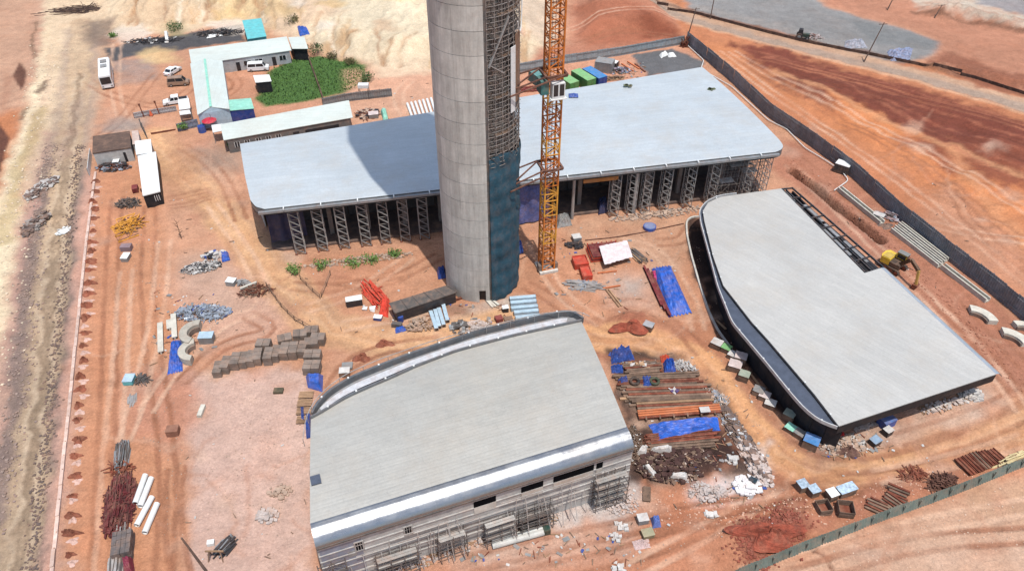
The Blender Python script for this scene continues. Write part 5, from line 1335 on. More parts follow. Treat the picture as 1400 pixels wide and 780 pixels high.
tarp('blue drum cover by the white sacks in the front dust', [(889, 708), (901, 706), (904, 720), (892, 722)], .8, M('blue_sack', S(104, 130, 200), .6, dirt=.1), .12)
tarp('white sheet with holes thrown over the red steel frames', [(818, 349), (856, 341), (864, 359), (826, 370)], 1.8, M('pink_white', S(236, 222, 222, .6), .7, dirt=.05), .05, 20, prof=lambda u, v: 1-.35*v)
tarp('grey cloth heap at the foot of the long hall beside the crane', [(760, 296), (778, 292), (782, 308), (762, 312)], .8, greybox, .2)
tarp('dark blue cloth hanging under the long hall eave beside scaffolding', [(815, 282), (829, 274), (832, 290), (818, 294)], 1.8, navy, .2)
tarp('silver-grey netted heap beside the far road, left of the pole', [(1155, 57), (1180, 56), (1186, 66), (1154, 67)], .8, M('silver_net', S(168, 172, 184), .7, var=.4, sc=1.5), .3)
tarp('silver-blue netted heap beside the far road, right of the pole', [(1212, 70), (1248, 67), (1244, 82), (1218, 84)], .9, M('silver_blue_net', S(142, 154, 184), .7, var=.4, sc=1.5), .3)
tarp('bright red tarp heap at the front corner of the right hall', [(1138, 594), (1152, 592), (1156, 600), (1140, 602)], .7, M('bright_red', S(226, 48, 58), .6, dirt=.1), .15)
tarp('dark red cloth strip against the shaded wall of the right hall', [(1093, 572), (1106, 570), (1112, 584), (1100, 588)], .8, M('crimson', S(170, 36, 54), .6, dirt=.1), .15)
tarp('orange-red safety net spread beside the dark roofed box', [(522, 410), (532, 408), (531, 434), (518, 430)], .8, M('orange_net', S(232, 76, 56), .7, dirt=.08), .12)
tarp('orange scrap cloth on the far side of the material yard', [(902, 487), (914, 486), (918, 494), (904, 496)], .4, M('orange_cloth', S(222, 92, 60), .7), .2)
tarp('pink-white sheet on ground near the blue crate in front dust', [(864, 740), (886, 734), (890, 748), (868, 752)], .15, M('pink_sheet', S(226, 200, 196), .8), .1)
for px4, lab in (([(876, 637), (884, 635), (900, 653), (893, 657)], 'pale green-white sheet lying across the dark debris, leftmost'), ([(915, 650), (940, 647), (942, 660), (912, 656)], 'larger pale sheet at the front edge of the dark debris'),
                 ([(886, 616), (918, 610), (919, 618), (890, 621)], 'long pale sheet above the dark debris'), ([(876, 612), (886, 610), (884, 626), (868, 622)], 'crumpled pale sheet at the left of the dark debris')):
    tarp(lab, px4, .75, sheetw, .06, 10, name='metal_sheet', cat='sheet')
# pipes
def pipe(label, a, b, r, mat, name='pipe', cat='pipe', group=None, hollow=True, n=14, capm=None):
    t = thing(name, label, cat, (a+b)/2, 0, group); d = (b-a).normalized()
    m = MB(); m.tube(a, b, r, n, cap=not hollow)
    if hollow:
        m2 = MB(); m2.tube(a, b, r*.84, n, cap=False); m.add(m2.v, [f[::-1] for f in m2.f])
        yy = Vector((0, 0, 1)).cross(d).normalized(); zz = d.cross(yy)
        for c, fl_ in ((a, 1), (b, -1)):
            o = [c+(yy*math.cos(q)+zz*math.sin(q))*rr for rr in (r, r*.84) for q in [2*math.pi*i/n for i in range(n)]]
            m.add(o, [(i, n+i, n+(i+1) % n, (i+1) % n) for i in range(n)])
    m.wpart('shell', mat, t)
    if hollow:
        b_ = MB(); b_.tube(a+d*.35, b-d*.35, r*.835, n); b_.wpart('bore', black, t)
    return t
for i, (q, ww) in enumerate(zip([((200, 651), (186, 690)), ((208, 655), (193, 694)), ((209, 681), (188, 720)), ((216, 690), (199, 730))], 'abcd')):
    a, b = G(*q[0], .34), G(*q[1], .34)
    pipe(['leftmost of the upper pair of white pipes beside the dark red steel', 'right one of the upper pair of white pipes beside the dark red steel', 'long slanting white pipe of the lower pair beside the dark red steel', 'rightmost white pipe of the lower pair beside the red steel'][i], a, b, .34, whitem, group='white pipes on the left yard')
for k in range(9):
    a, b = G(557+5.4*k, 143-1.2*k+.4, .3), G(567+5.2*k, 171-1.1*k, .3)
    pipe('white pipe behind the long hall, %s from the left of the row' % ORD[k], a, b, .27, whitem, group='white pipes in a row behind the long hall')
for k in range(2):
    a, b = G(673, 748-k*5, .4), G(743, 729-k*5, .4); pipe(['lower', 'upper'][k]+' of two long grey-white pipes in front of the front hall', a, b, .40, M('pipe_grey', S(206, 206, 200), .6, dirt=.15), group='long pipes in front of the front hall')
p = G(745, 726); boxes('valve_cap', 'dark green cap at the right end of the long pipes', 'cap', (747, 727), (.8, .8, .9), R(15), M('cap_green', S(36, 70, 60), .5))
def duct(label, a, b, w_, h_, mat, group, name='duct_section', cat='duct'):
    t = thing(name, label, cat, (a+b)/2, 0, group); d = (b-a).normalized()
    m = MB(); m.bar(up(a, h_/2), up(b, h_/2), w_, h_); m.wpart('shell', mat, t)
    for e, s in ((a, -1), (b, 1)):
        m = MB(); m.bar(up(e, h_/2)-d*.0, up(e, h_/2)+d*(s*.06), w_*1.12, h_*1.12); m.wpart('flange', steel, t)
        m = MB(); m.bar(up(e, h_/2)+d*(s*.061), up(e, h_/2)+d*(s*.075), w_*.8, h_*.8); m.wpart('opening', black, t)
    return t
for i, q in enumerate([((589, 428), (597, 452)), ((595, 426), (601, 449)), ((600, 424), (607, 447)), ((606, 418), (612, 441))]):
    duct(['leftmost', 'second', 'third', 'rightmost'][i]+' pale blue duct lying below the dark roofed box', G(*q[0]), G(*q[1]), .55, .55, paleblue, 'pale blue ducts by the tower foot')
for i, (y, x0, x1) in enumerate([(411, 697, 732), (417, 698, 733), (424, 699, 735), (430, 703, 736), (437, 705, 738)]):
    duct('pale blue-white duct right of the tower foot, %s from the top' % ORD[i], G(x0, y), G(x1, y-3), .62, .6, paleblue, 'pale ducts right of the tower foot')
# long precast channels and curved segments by the dark fence
prec = M('precast_pale', S(222, 218, 204), .75, rnd=.06, dirt=.15)
def channel(label, a, b, w_=.9, h_=.8, group='long pale precast channels by the dark fence'):
    t = thing('precast_channel', label, 'channel', (a+b)/2, 0, group); d = (b-a).normalized(); q = Vector((d.y, -d.x, 0))
    m = MB(); m.bar(up(a, .15), up(b, .15), w_, .3); m.wpart('base', prec, t)
    for s in (-1, 1): m = MB(); m.bar(up(a+q*s*(w_/2-.1), .55), up(b+q*s*(w_/2-.1), .55), .2, .5); m.wpart('flange', prec, t)
    return t
channel('pale precast channel lying alone above the excavator', G(1147, 260), G(1205, 307), 1.0)
for k in range(3): channel(['lowest', 'middle', 'uppermost'][k]+' of three parallel precast channels beside the excavator', G(1219+5*k, 316-4*k), G(1283+5*k, 366-4*k), .75)
channel('pale precast channel running down from the parallel three', G(1288, 366), G(1349, 413), .95)
def arc_seg(label, px, r, a0, a1, w_, h_, az, mat, tilt=0, name='precast_arc'):
    p = G(*px); t = thing(name, label, 'precast arc', p, az, None); n = 14; rings = []
    for i in range(n+1):
        a = R(a0+(a1-a0)*i/n); ca, sa = math.cos(a), math.sin(a)
        rings.append([((r-w_/2)*ca, (r-w_/2)*sa, 0), ((r+w_/2)*ca, (r+w_/2)*sa, 0), ((r+w_/2)*ca, (r+w_/2)*sa, h_), ((r-w_/2)*ca, (r-w_/2)*sa, h_)])
    m = MB(); m.loft(rings); m.part('shell', mat, t)
    rings = []
    for i in range(n+1):
        a = R(a0+(a1-a0)*i/n); ca, sa = math.cos(a), math.sin(a); r2 = r-w_/2-.14
        rings.append([((r2-.1)*ca, (r2-.1)*sa, 0), ((r2+.1)*ca, (r2+.1)*sa, 0), ((r2+.1)*ca, (r2+.1)*sa, h_*.7), ((r2-.1)*ca, (r2-.1)*sa, h_*.7)])
    m = MB(); m.loft(rings); m.part('inner_rib', cement, t); return t
arc_seg('curved pale precast segment at the end of the long channels', (1330, 442), 2.7, -5, 78, 1.3, .8, 0, prec)
arc_seg('curved pale precast segment at the right edge below the first curved one', (1376, 474), 2.7, 0, 80, 1.3, .8, 0, prec)
arc_seg('pale precast segment cut by the right edge of the picture', (1400, 462), 2.4, 20, 100, 1.0, .8, 0, prec)
precg = M('precast_grey', S(198, 192, 178), .8, dirt=.2)
arc_seg('upper curved concrete segment beside the scrap metal on the left yard', (272, 461), 1.9, 95, 260, 1.1, 1.3, R(0), precg)
arc_seg('lower curved concrete segment beside the blue tarp on the left yard', (268, 484), 1.7, 100, 265, 1.0, 1.1, R(8), precg)
boxes('light_blue_box', 'pale blue topped grey box beside the curved concrete segments', 'box', (284, 466), (2.0, 1.4, 1.2), R(4), greybox, paleblue)
for i, (a, b) in enumerate([((220, 444), (221, 484)), ((238, 432), (240, 464)), ((232, 440), (233, 452))]):
    a, b = G(*a), G(*b); t = thing('white_beam', ['leftmost long white beam beside the blue tarp', 'white beam between scrap metal and blue tarp', 'short white beam between the two longer ones'][i], 'beam', (a+b)/2)
    m = MB(); m.bar(up(a, .5), up(b, .5), .75, .12); m.wpart('top_flange', prec, t); m = MB(); m.bar(up(a, .22), up(b, .22), .2, .44); m.wpart('web', prec, t)
# heaps of many small pieces
def heap(name, label, cat, px, rx, ry, rz, h, items, group=None):
    p = G(*px); t = thing(name, label, cat, p, rz, group)
    for nm, mat, n, kind, size in items:
        m = MB()
        for _ in range(n):
            a = random.random()*6.28; rr = random.random()**.6; x, y = rx*rr*math.cos(a), ry*rr*math.sin(a)
            z = h*(1-rr**1.5)*random.uniform(.4, 1)+.05
            if kind == 'bar':
                b = random.uniform(0, 6.28); L = size*random.uniform(.5, 1.2); dz = random.uniform(-.25, .25)*L
                m.bar((x-L/2*math.cos(b), y-L/2*math.sin(b), max(z-dz, .04)), (x+L/2*math.cos(b), y+L/2*math.sin(b), max(z+dz, .06)), random.uniform(.07, .14), random.uniform(.05, .12))
            elif kind == 'long':
                L = size*random.uniform(.75, 1.05); b = random.gauss(0, .05)
                m.bar((x-L/2*math.cos(b), y-L/2*math.sin(b), z), (x+L/2*math.cos(b), y+L/2*math.sin(b), z+random.uniform(-.1, .1)), random.uniform(.08, .18), random.uniform(.08, .15))
            elif kind == 'plate':
                s = size*random.uniform(.5, 1.3); rot = Matrix.Rotation(random.uniform(0, 6.28), 3, 'Z') @ Matrix.Rotation(random.uniform(-.6, .6), 3, 'X')
                m.box((x, y, z+.05), (s, s*random.uniform(.4, .9), .05), rot=rot)
            else: m.rock((x, y, z), size*random.uniform(.4, 1.1))
        m.part(nm, mat, t)['kind'] = 'stuff'
    return t
heap('scrap_heap', 'silver-blue scrap metal heap on the left yard above the curved concrete', 'scrap heap', (278, 428), 4.2, 1.7, 0, .9, [('scrap_bar', zinc, 190, 'bar', 1.2), ('scrap_plate', zinc, 130, 'plate', .6), ('scrap_dark', scaffd, 90, 'bar', 1.0), ('scrap_blue', blue2, 22, 'plate', .5)])
heap('scrap_heap', 'grey and white rubble and pipe heap near the left end of the long hall', 'scrap heap', (276, 366), 3.2, 1.5, R(15), .7, [('scrap_bar', scaff, 130, 'bar', .9), ('scrap_plate', sheetw, 90, 'plate', .5), ('scrap_dark', black, 50, 'plate', .5)])
heap('sack_heap', 'pale bags and dark boxes beside the small blue tarp scrap', 'sack heap', (291, 351), 2.0, 1.2, R(30), .7, [('sack', sheetw, 26, 'rock', .5), ('dark_box', black, 16, 'rock', .4), ('blue_box', blue2, 8, 'rock', .4)])
heap('steel_heap', 'dark red tangled reinforcing steel pile at the bottom left', 'steel pile', (164, 690), 4.2, 1.8, azp((160, 735), (171, 645)), 1.1, [('steel_bar', darkred, 200, 'bar', 1.0), ('steel_dark', M('dark_rust', S(84, 44, 42), .9, rnd=.2, var=.3), 120, 'bar', .9), ('steel_run', darkred, 130, 'long', 2.8), ('steel_run_dark', M('dark_rust', S(84, 44, 42), .9), 90, 'long', 2.6)])
heap('steel_heap', 'grey steel bars stacked lengthwise below the dark red pile', 'steel pile', (162, 778), 4.4, 1.1, azp((154, 790), (162, 725)), .9, [('steel_bar', scaff, 46, 'long', 6.0), ('steel_dark', scaffd, 46, 'long', 5.0)])
boxes('block_stack', 'dark grey block stack on the grey steel bars at the bottom left', 'block stack', (171, 750), (2.0, 3.0, 1.5), azp((165, 790), (172, 725))-R(90), M('block_dark', S(112, 104, 102), .9, dirt=.3), None, (4, 5, 2), .03, None, .02)
tarp('purple-red cloth on the steel bars at the bottom edge', [(170, 766), (182, 762), (186, 790), (172, 790)], 1.3, M('purple_red', S(140, 40, 72), .7), .1, 10)
heap('mesh_stack', 'grey mesh panel bundle above the dark red steel pile', 'mesh bundle', (167, 624), 1.5, .9, azp((165, 640), (169, 606)), .8, [('mesh_bar', scaffd, 60, 'long', 2.8), ('mesh_pale', steel, 40, 'long', 2.6)])
heap('steel_heap', 'small red-brown steel offcuts below the grey mesh bundle', 'steel pile', (165, 640), 1.6, .8, 0, .4, [('steel_bar', rust, 50, 'bar', 1.6)])
# yellow crane pieces
def lattice(label, a, b, w_, mat, name='crane_section'):
    t = thing(name, label, 'lattice section', (a+b)/2); d = (b-a); L = d.length; d.normalize(); q = Vector((d.y, -d.x, 0)); h = w_/2
    m = MB()
    for s in (-1, 1):
        for z in (.12, w_): m.bar(up(a+q*s*h, z), up(b+q*s*h, z), .14)
    m.wpart('chord', mat, t)['kind'] = 'stuff'
    m = MB(); n = max(int(L/w_), 2)
    for k in range(n):
        for s in (-1, 1): m.bar(up(a.lerp(b, k/n)+q*s*h, .12), up(a.lerp(b, (k+1)/n)+q*s*h, w_), .08)
        m.bar(up(a.lerp(b, k/n)+q*h, w_), up(a.lerp(b, (k+1)/n)-q*h, w_), .09); m.bar(up(a.lerp(b, k/n)+q*h, w_), up(a.lerp(b, k/n)-q*h, w_), .08)
    m.wpart('lacing', mat, t)['kind'] = 'stuff'; return t
lattice('yellow lattice crane section lying on the left yard, lower one', G(160, 328), G(188, 318), 1.9, cyel); lattice('yellow lattice crane section lying on the left yard, upper one', G(164, 313), G(190, 304), 1.5, cyel)
heap('crane_parts', 'yellow and brown crane fittings piled on the lattice sections', 'crane parts', (177, 309), 2.2, 2.4, 0, .9, [('strut', cyel, 70, 'bar', 1.8), ('rusty_strut', rust, 50, 'bar', 1.4), ('dark_strut', timberd, 30, 'bar', 1.5)])
heap('cable_coil', 'dark grey coil and scrap pile behind the yellow crane pieces', 'scrap heap', (176, 279), 2.2, 1.3, 0, .9, [('coil', scaffd, 110, 'bar', 1.4), ('dark_bit', timberd, 60, 'bar', 1.2)])
boxes('white_box', 'white flat box below the yellow crane pieces', 'box', (173, 354), (1.1, 1.6, .7), R(0), greybox, whitem)
boxes('steel_box', 'grey-purple steel box between the white box and yellow crane pieces', 'box', (174, 341), (1.7, 1.2, .9), R(4), M('purple_grey', S(150, 128, 134), .7))
heap('bent_steel_heap', 'grey bent steel frames beside the pale blue panel', 'scrap heap', (193, 519), 1.2, .8, 0, .4, [('steel_bar', scaffd, 40, 'bar', 1.4)])
boxes('steel_box', 'pale blue-green upright panel box on the left yard', 'box', (178, 521), (1.3, 1.5, .7), R(2), turq, paleblue)
heap('pipe_offcuts', 'short grey pipe offcuts laid side by side on the left yard', 'pipe offcuts', (181, 546), .9, .6, azp((180, 560), (182, 530)), .15, [('offcut', scaff, 26, 'long', 1.3)])
boxes('brown_box', 'brown box at the edge of the pale slab area', 'box', (238, 592), (1.5, 1.2, 1.0), R(8), M('box_brown', S(150, 104, 84), .8)); boxes('marker_post', 'short cream post standing on the pale slab corner', 'post', (276, 563), (.6, 1.9, .5), R(0), prec)
boxes('pit_cover', 'small dark olive hatch on the pale slab right of the block stacks', 'hatch', (381, 535), (1.3, .9, .35), R(2), M('olive_hatch', S(92, 86, 66), .8))
heap('mesh_stack', 'dark mesh crate beside the thin leaning post', 'mesh bundle', (308, 748), 1.0, .9, R(60), .7, [('mesh_bar', black, 40, 'long', 1.6), ('mesh_pale', steel, 16, 'long', 1.6)])
p = G(297, 762); t = thing('trestle', 'brown timber trestle right of the thin leaning post', 'trestle', p)
for s in (-1, 1):
    for k in (-1, 1): m = MB(); m.bar((s*.8, k*.5, 0), (s*.6, 0, 1.3), .12); m.part('leg', timberd, t)
m = MB(); m.bar((-1, 0, 1.35), (1, 0, 1.35), .16); m.part('beam', timber, t)
boxes('white_box', 'small white box beside the dark mesh crate', 'box', (289, 743), (.8, .6, .5), R(10), whitem)
heap('rubble_heap', 'white rubble patch on the pale slab left of the front hall', 'rubble', (367, 705), 1.3, 1.0, 0, .35, [('chunk', rubblew, 60, 'rock', .35)])
heap('rubble_heap', 'pale chips beside the white rubble on the slab', 'rubble', (382, 672), 1.4, 1.0, 0, .2, [('chunk', stone, 50, 'rock', .3)])
boxes('crate', 'white-grey crate between the dirt road and the front hall roof', 'crate', (472, 512), (1.4, 1.1, .9), R(5), timberd, sheetw); boxes('crate', 'pale grey slab stack just above the white-grey crate', 'crate', (475, 501), (1.5, 1.2, .35), R(5), greybox)
def mound(label, px, rx, ry, h, mat, seed=0, group=None, name='soil_mound'):
    p = G(*px); m = MB(); ph = random.random()*20
    def fn(u, v):
        a = u*2*math.pi; r = v
        k = 1+.25*math.sin(a*3+ph)+.15*math.sin(a*5+ph*2)
        return (p.x+rx*r*k*math.cos(a), p.y+ry*r*k*math.sin(a), p.z-.08+h*max(0, math.cos(r*math.pi/2))*(1+.25*math.sin(a*4+r*9+ph))+random.uniform(-.06, .06)*h)
    m.grid(fn, 18 if rx < 2.5 else 44, 7 if rx < 2.5 else 18); return m.solo(name, mat, label, 'soil mound', group, smooth=False)
mound('brown soil clods between the dirt road and front hall, right one', (526, 470), 1.5, .9, .6, soilm); mound('brown soil clods between the dirt road and the front hall gutter', (494, 489), 1.3, .9, .6, soilm)
# row of small dug mounds beside the kerb wall
NUM = ORD+['twenty-first', 'twenty-second', 'twenty-third', 'twenty-fourth', 'twenty-fifth', 'twenty-sixth', 'twenty-seventh', 'twenty-eighth']
ys = [249, 262, 275, 288, 301, 314, 328, 342, 357, 372, 388, 404, 421, 438, 456, 474, 493, 513, 533, 555, 577, 600, 624, 649, 675, 702, 730, 760]
for i, y in enumerate(ys):
    x = 131-(y-249)*(36/511)
    mound('small brown dug mound by the kerb wall, %s down from the brown roofed block' % NUM[i], (x+random.uniform(-2.5, 2.5), y+random.uniform(-3, 3)), .95*random.uniform(.6, 1.35), .62*random.uniform(.6, 1.3), .7*random.uniform(.6, 1.2), soilm, 0, 'dug mounds along the kerb wall')
    mound('pale pink spoil patch by the kerb wall, %s down from the brown roofed block' % NUM[i], (x+random.uniform(-2, 4), y+6+y*.004), .8*random.uniform(.7, 1.1), .55, .28, M('pale_spoil', S(226, 190, 176), .95, rnd=.1, dirt=.2), 0, 'pale spoil patches along the kerb wall')
# centre of the court
p1, p2, p3, p4 = WS([(532, 414), (610, 390), (625, 399), (540, 428)], 2.0)
t = thing('store_box', 'long dark grey topped site box between the tower and the orange net', 'site box', W(580, 425)); m = MB()
m.prism([(q.x, q.y) for q in (p1, p2, p3, p4)], 1.86, 2.0); m.wpart('lid', M('lid_grey', S(104, 98, 94), .7, dirt=.25), t)
ctr = (p1+p2+p3+p4)/4; ii = [q+(ctr-q).normalized()*.25 for q in (p1, p2, p3, p4)]
m = MB(); m.prism([(q.x, q.y) for q in ii], 0, 1.85); m.wpart('body', black, t)
for k in range(6):
    a, b = p4.lerp(p3, k/5), p1.lerp(p2, k/5); m = MB(); m.bar(up(a, .05), up(b, .05), .14, .08); m.wpart('lid_batten', scaffd, t)
a, b = G(545, 437, .15), G(640, 405, .15); m = MB(); m.bar(a, b, .3, .3); m.solo('rail_beam', rust, 'rusty rail beam lying in front of the long dark site box', 'beam')
boxes('water_tank', 'black tank with a white lid left of the orange net', 'tank', (485, 416), (2.4, 1.1, 1.2), R(15), black, whitem)
boxes('dark_bin', 'dark grey bin at the end of the long dark site box', 'bin', (543, 446), (1.5, .7, .7), R(-10), scaffd); 
p = G(548, 439); m = MB(); m.tube(p, up(p, 1.0), .45, 12); t = thing('drum', 'dark blue drum at the left end of the long dark site box', 'drum', p); m.wpart('shell', cblue, t)
b = MB(); b.tube(up(p, 1.0), up(p, 1.05), .38, 12); b.wpart('lid', blue2, t)
heap('formwork_heap', 'red steel formwork frames stacked left of the long dark site box', 'formwork', (512, 404), 2.6, 1.5, R(-55), .6, [('frame_bar', redpaint, 46, 'long', 4.2), ('cross_bar', redpaint, 30, 'bar', 1.6)])
boxes('white_box', 'small white tray on blue sheet below the orange net', 'box', (517, 436), (1.2, .8, .5), R(-8), blue2, whitem)
for px, lab in (((499, 423), 'small white sack right of the black tank'), ((509, 424), 'small white sack next to the orange net')):
    p = G(*px); m = MB(); m.rock((p.x, p.y, p.z+.2), .55, .5); m.solo('sack', whitem, lab, 'sack')
heap('rubble_heap', 'grey rubble and offcuts between the ducts and dark site box', 'rubble', (577, 443), 2.6, 1.4, R(10), .35, [('chunk', stone, 110, 'rock', .28), ('offcut', timber, 36, 'bar', .8)])
p = G(566, 446)
t = thing('tyre', 'small black tyre lying on the rubble below the dark site box', 'tyre', p); m = MB()
m.loft([[(math.cos(a)*(.42+.16*math.cos(b)), math.sin(a)*(.42+.16*math.cos(b)), .2+.16*math.sin(b)) for b in [6.283*j/8 for j in range(8)]] for a in [6.283*i/16 for i in range(17)]], caps=False); m.part('ring', rubber, t)
heap('tool_pile', 'grey bins and tools between the ducts and the tower foot', 'tool pile', (628, 448), 1.3, 1.3, 0, .8, [('bin', scaffd, 22, 'rock', .45), ('pale_bin', steel, 16, 'rock', .4)])
heap('rubble_heap', 'white rubble and sacks at the foot of the tower', 'rubble', (652, 446), 2.6, 1.1, R(15), .4, [('sack', rubblew, 80, 'rock', .35), ('offcut', timber, 30, 'bar', 1.0)])
boxes('steel_box', 'small rusty red box beside the pale ducts', 'box', (682, 438), (1.1, 1.0, .7), R(20), darkred); boxes('steel_box', 'black and white drum box beside the pale ducts', 'box', (691, 425), (.9, .8, .8), R(10), black, whitem)
boxes('steel_box', 'brown flat crate between the rusty red box and the pale ducts', 'box', (695, 437), (1.3, .9, .4), R(12), timberd)
for i, q in enumerate([((669, 412), (678, 420)), ((673, 411), (682, 418)), ((665, 411), (674, 421))]):
    a, b = G(*q[0], .2), G(*q[1], .2); m = MB(); m.bar(a, b, .35, .15); m.solo('plank', prec, ['middle', 'right', 'left'][i]+' pale plank of three lying at the tower doorway', 'plank', 'pale planks at the tower doorway')
# red steel and stacks right of the crane
def skip(label, px, d, az, mat, cat='skip', name='red_skip'):
    p = G(*px); t = thing(name, label, cat, p, az); L, w_, h = d
    m = MB(); m.box((0, 0, .1), (L, w_, .12)); m.part('floor', mat, t)
    for k, (x, y, a, l) in enumerate(((0, -w_/2, 0, L), (0, w_/2, 0, L), (-L/2, 0, math.pi/2, w_), (L/2, 0, math.pi/2, w_))):
        m = MB(); m.box((0, 0, h/2), (l, .1, h)); m.part('side', mat, t, loc=(x, y, 0), rz=a)
    m = MB(); m.box((0, 0, h*.75), (L-.2, w_-.2, .3), .05); m.part('contents', mat, t); return t
skip('upper red steel skip right of the crane foot', (793, 362), (2.2, 2.2, 1.1), R(10), redpaint); skip('lower red steel skip touching the grey pipe heap', (801, 376), (1.5, 2.4, .9), R(8), redpaint)
heap('pipe_heap', 'grey scaffold tube heap below the red skips', 'tube heap', (798, 391), 2.2, 1.2, R(-10), .6, [('tube', scaff, 70, 'long', 3.2), ('tube_bright', zinc, 40, 'bar', 1.4)])
p = G(836, 352); t = thing('frame_stack', 'dark red stacked steel frames under the white sheet', 'steel frames', p, R(10))
for k in range(4): m = MB(); m.box((-1.0, 1.0, .15+.3*k), (5.2-.2*k, 3.4, .22)); m.part('frame', darkred if k % 2 else redpaint, t)
for k in range(7): m = MB(); m.box((-3.4+k*.8, 2.75, .65), (.16, .12, 1.3)); m.part('stud', redpaint, t)
heap('pipe_heap', 'grey tube bundle right of the white sheet', 'tube heap', (871, 350), 1.5, 1.0, R(-60), .6, [('tube', scaffd, 40, 'long', 2.6), ('tube_bright', timber, 20, 'long', 2.4)])
boxes('white_box', 'pale grey box on dark heap right of the crane', 'box', (788, 328), (1.4, 1.3, .8), R(15), greybox, sheetw); heap('scrap_heap', 'dark scrap heap below the pale grey box right of the crane', 'scrap heap', (786, 336), 1.5, .9, 0, .5, [('scrap', black, 40, 'rock', .45), ('scrap_bar', timberd, 30, 'bar', 1.0)])
for i, (a, b) in enumerate([((817, 374), (843, 371)), ((824, 395), (848, 391)), ((828, 396), (846, 420)), ((832, 396), (850, 419))]):
    a, b = G(*a, .15), G(*b, .15); m = MB(); m.bar(a, b, .22, .2); m.solo('timber_beam', orangew if i < 2 else timber, ['upper orange timber beam below the white sheet', 'lower orange timber beam beside the grey tubes', 'left of two timber poles below the orange beam', 'right of two timber poles below the orange beam'][i], 'beam')
for i, q in enumerate([((880, 366), (904, 420)), ((885, 370), (909, 426)), ((891, 376), (914, 432)), ((894, 384), (916, 434))]):
    a, b = G(*q[0], .3), G(*q[1], .3); t = thing('steel_beam', ['leftmost', 'second', 'third', 'rightmost'][i]+' dark red steel beam left of the big blue tarp', 'beam', (a+b)/2, 0, 'dark red steel beams by the blue tarp')
    for z, ww, hh in ((0, .32, .06), (.22, .06, .4), (.43, .32, .06)): m = MB(); m.bar(up(a, z-.2), up(b, z-.2), ww, hh); m.wpart('flange' if ww > .1 else 'web', darkred, t)
tarp('magenta cloth at the corner of the big blue tarp', [(890, 372), (896, 371), (898, 384), (893, 386)], .7, M('magenta', S(206, 60, 120), .7), .08, 8)
boxes('crate', 'grey wrapped crate standing alone on the dirt road edge', 'crate', (886, 449), (1.4, 1.2, .9), R(-30), timberd, M('crate_grey', S(176, 180, 184), .6))
p = G(888, 312); t = thing('round_tank', 'round blue-grey lid lying in front of the long hall', 'tank', p); m = MB(); m.tube((0, 0, 0), (0, 0, .5), 1.1, 16); m.part('shell', blue2, t); m = MB(); m.tube((0, 0, .5), (0, 0, .56), .95, 16); m.part('lid', M('lid_blue_grey', S(130, 146, 186), .6), t)
mound('dark red soil heap beside the dirt road in the centre', (862, 447), 2.8, 1.4, .9, soilr); mound('large dark red lumpy soil heap by the green fence', (1050, 731), 3.7, 1.9, 1.2, soilr)
# crates along the right hall kerb
cr = [(984, 472, 1.4, .9, 'white wrapped crate at the top of the row along the right hall kerb', sheetw), (997, 478, 1.2, .8, 'olive-topped crate below the topmost white crate by the kerb', greenl), (1006, 487, 1.2, .7, 'small pale crate in the middle of the kerb row', sheetw), (1016, 493, 1.5, 1.2, 'tall pink-white wrapped crate in the kerb row', M('pinkish', S(226, 210, 206), .6)),
      (1009, 501, 1.6, .8, 'flat pinkish crate beside the tall wrapped crate', M('pinkish', S(226, 210, 206), .6)), (1021, 516, 1.3, 1.0, 'square grey-green topped crate alone on the road side of the kerb row', M('crate_green', S(166, 176, 160), .6)), (1041, 536, 1.3, .8, 'grey crate halfway down the shaded wall of the right hall', greybox),
      (1049, 543, 1.3, .8, 'pale pinkish crate just below the grey crate by the shaded wall', M('pinkish', S(226, 210, 206), .6)), (1057, 553, 1.3, .7, 'white crate with brown sides near the red cloth', sheetw), (1082, 571, 1.3, 1.1, 'grey-green topped dark crate near the dark red cloth', M('crate_green', S(166, 176, 160), .6)), (1085, 586, 1.2, .6, 'low green-white crate before the blue topped crate', mint),
      (1097, 594, 1.2, .7, 'small grey crate left of the blue topped crate', greybox), (1112, 607, 1.7, 1.2, 'dark crate with bright blue top at the bottom of the kerb row', M('crate_blue', S(80, 140, 200), .5))]
for x, y, s, h, lab, tm in cr: boxes('crate', lab, 'crate', (x-5, y+2), (s*1.05, s*.95, h*1.1), R(-35+random.uniform(-12, 12)), timberd, tm, (1, 1, 1), group='crates along the right hall kerb')
for i, (a, b) in enumerate([((979, 440), (992, 452)), ((1046, 498), (1064, 520)), ((1077, 548), (1092, 568)), ((1026, 514), (1040, 532))]):
    a, b = G(*a, .35), G(*b, .35); m = MB(); m.bar(a, b, .3, .12); m.solo('plank', timber, ['short', 'long', 'lower', 'middle'][i]+' pale plank leaning in the shade along the right hall wall', 'plank')
boxes('water_tank', 'blue tank under the front edge of the right hall roof', 'tank', (1210, 580), (1.9, 1.4, 1.2), R(25), blue2, M('tank_top_blue', S(98, 126, 184), .5)); boxes('crate', 'white topped dark box below the blue tank', 'crate', (1212, 593), (1.1, .9, .9), R(30), black, sheetw); boxes('crate', 'blue-white topped dark box on the dirt below the blue tank', 'crate', (1195, 606), (1.3, 1.0, .8), R(30), black, M('crate_blue2', S(150, 178, 204), .6))
heap('scrap_heap', 'pinkish debris and tins heap at the front corner of the right hall', 'scrap heap', (1152, 608), 3.2, 1.5, R(8), .8, [('scrap', stone, 120, 'rock', .35), ('scrap_bar', scaff, 90, 'bar', 1.0), ('scrap_plate', sheetw, 50, 'plate', .5)])
mound('dark brown dirt heap at the road edge before the right hall', (1159, 617), 1.6, .9, .9, M('dark_dirt', S(104, 74, 66), .95))
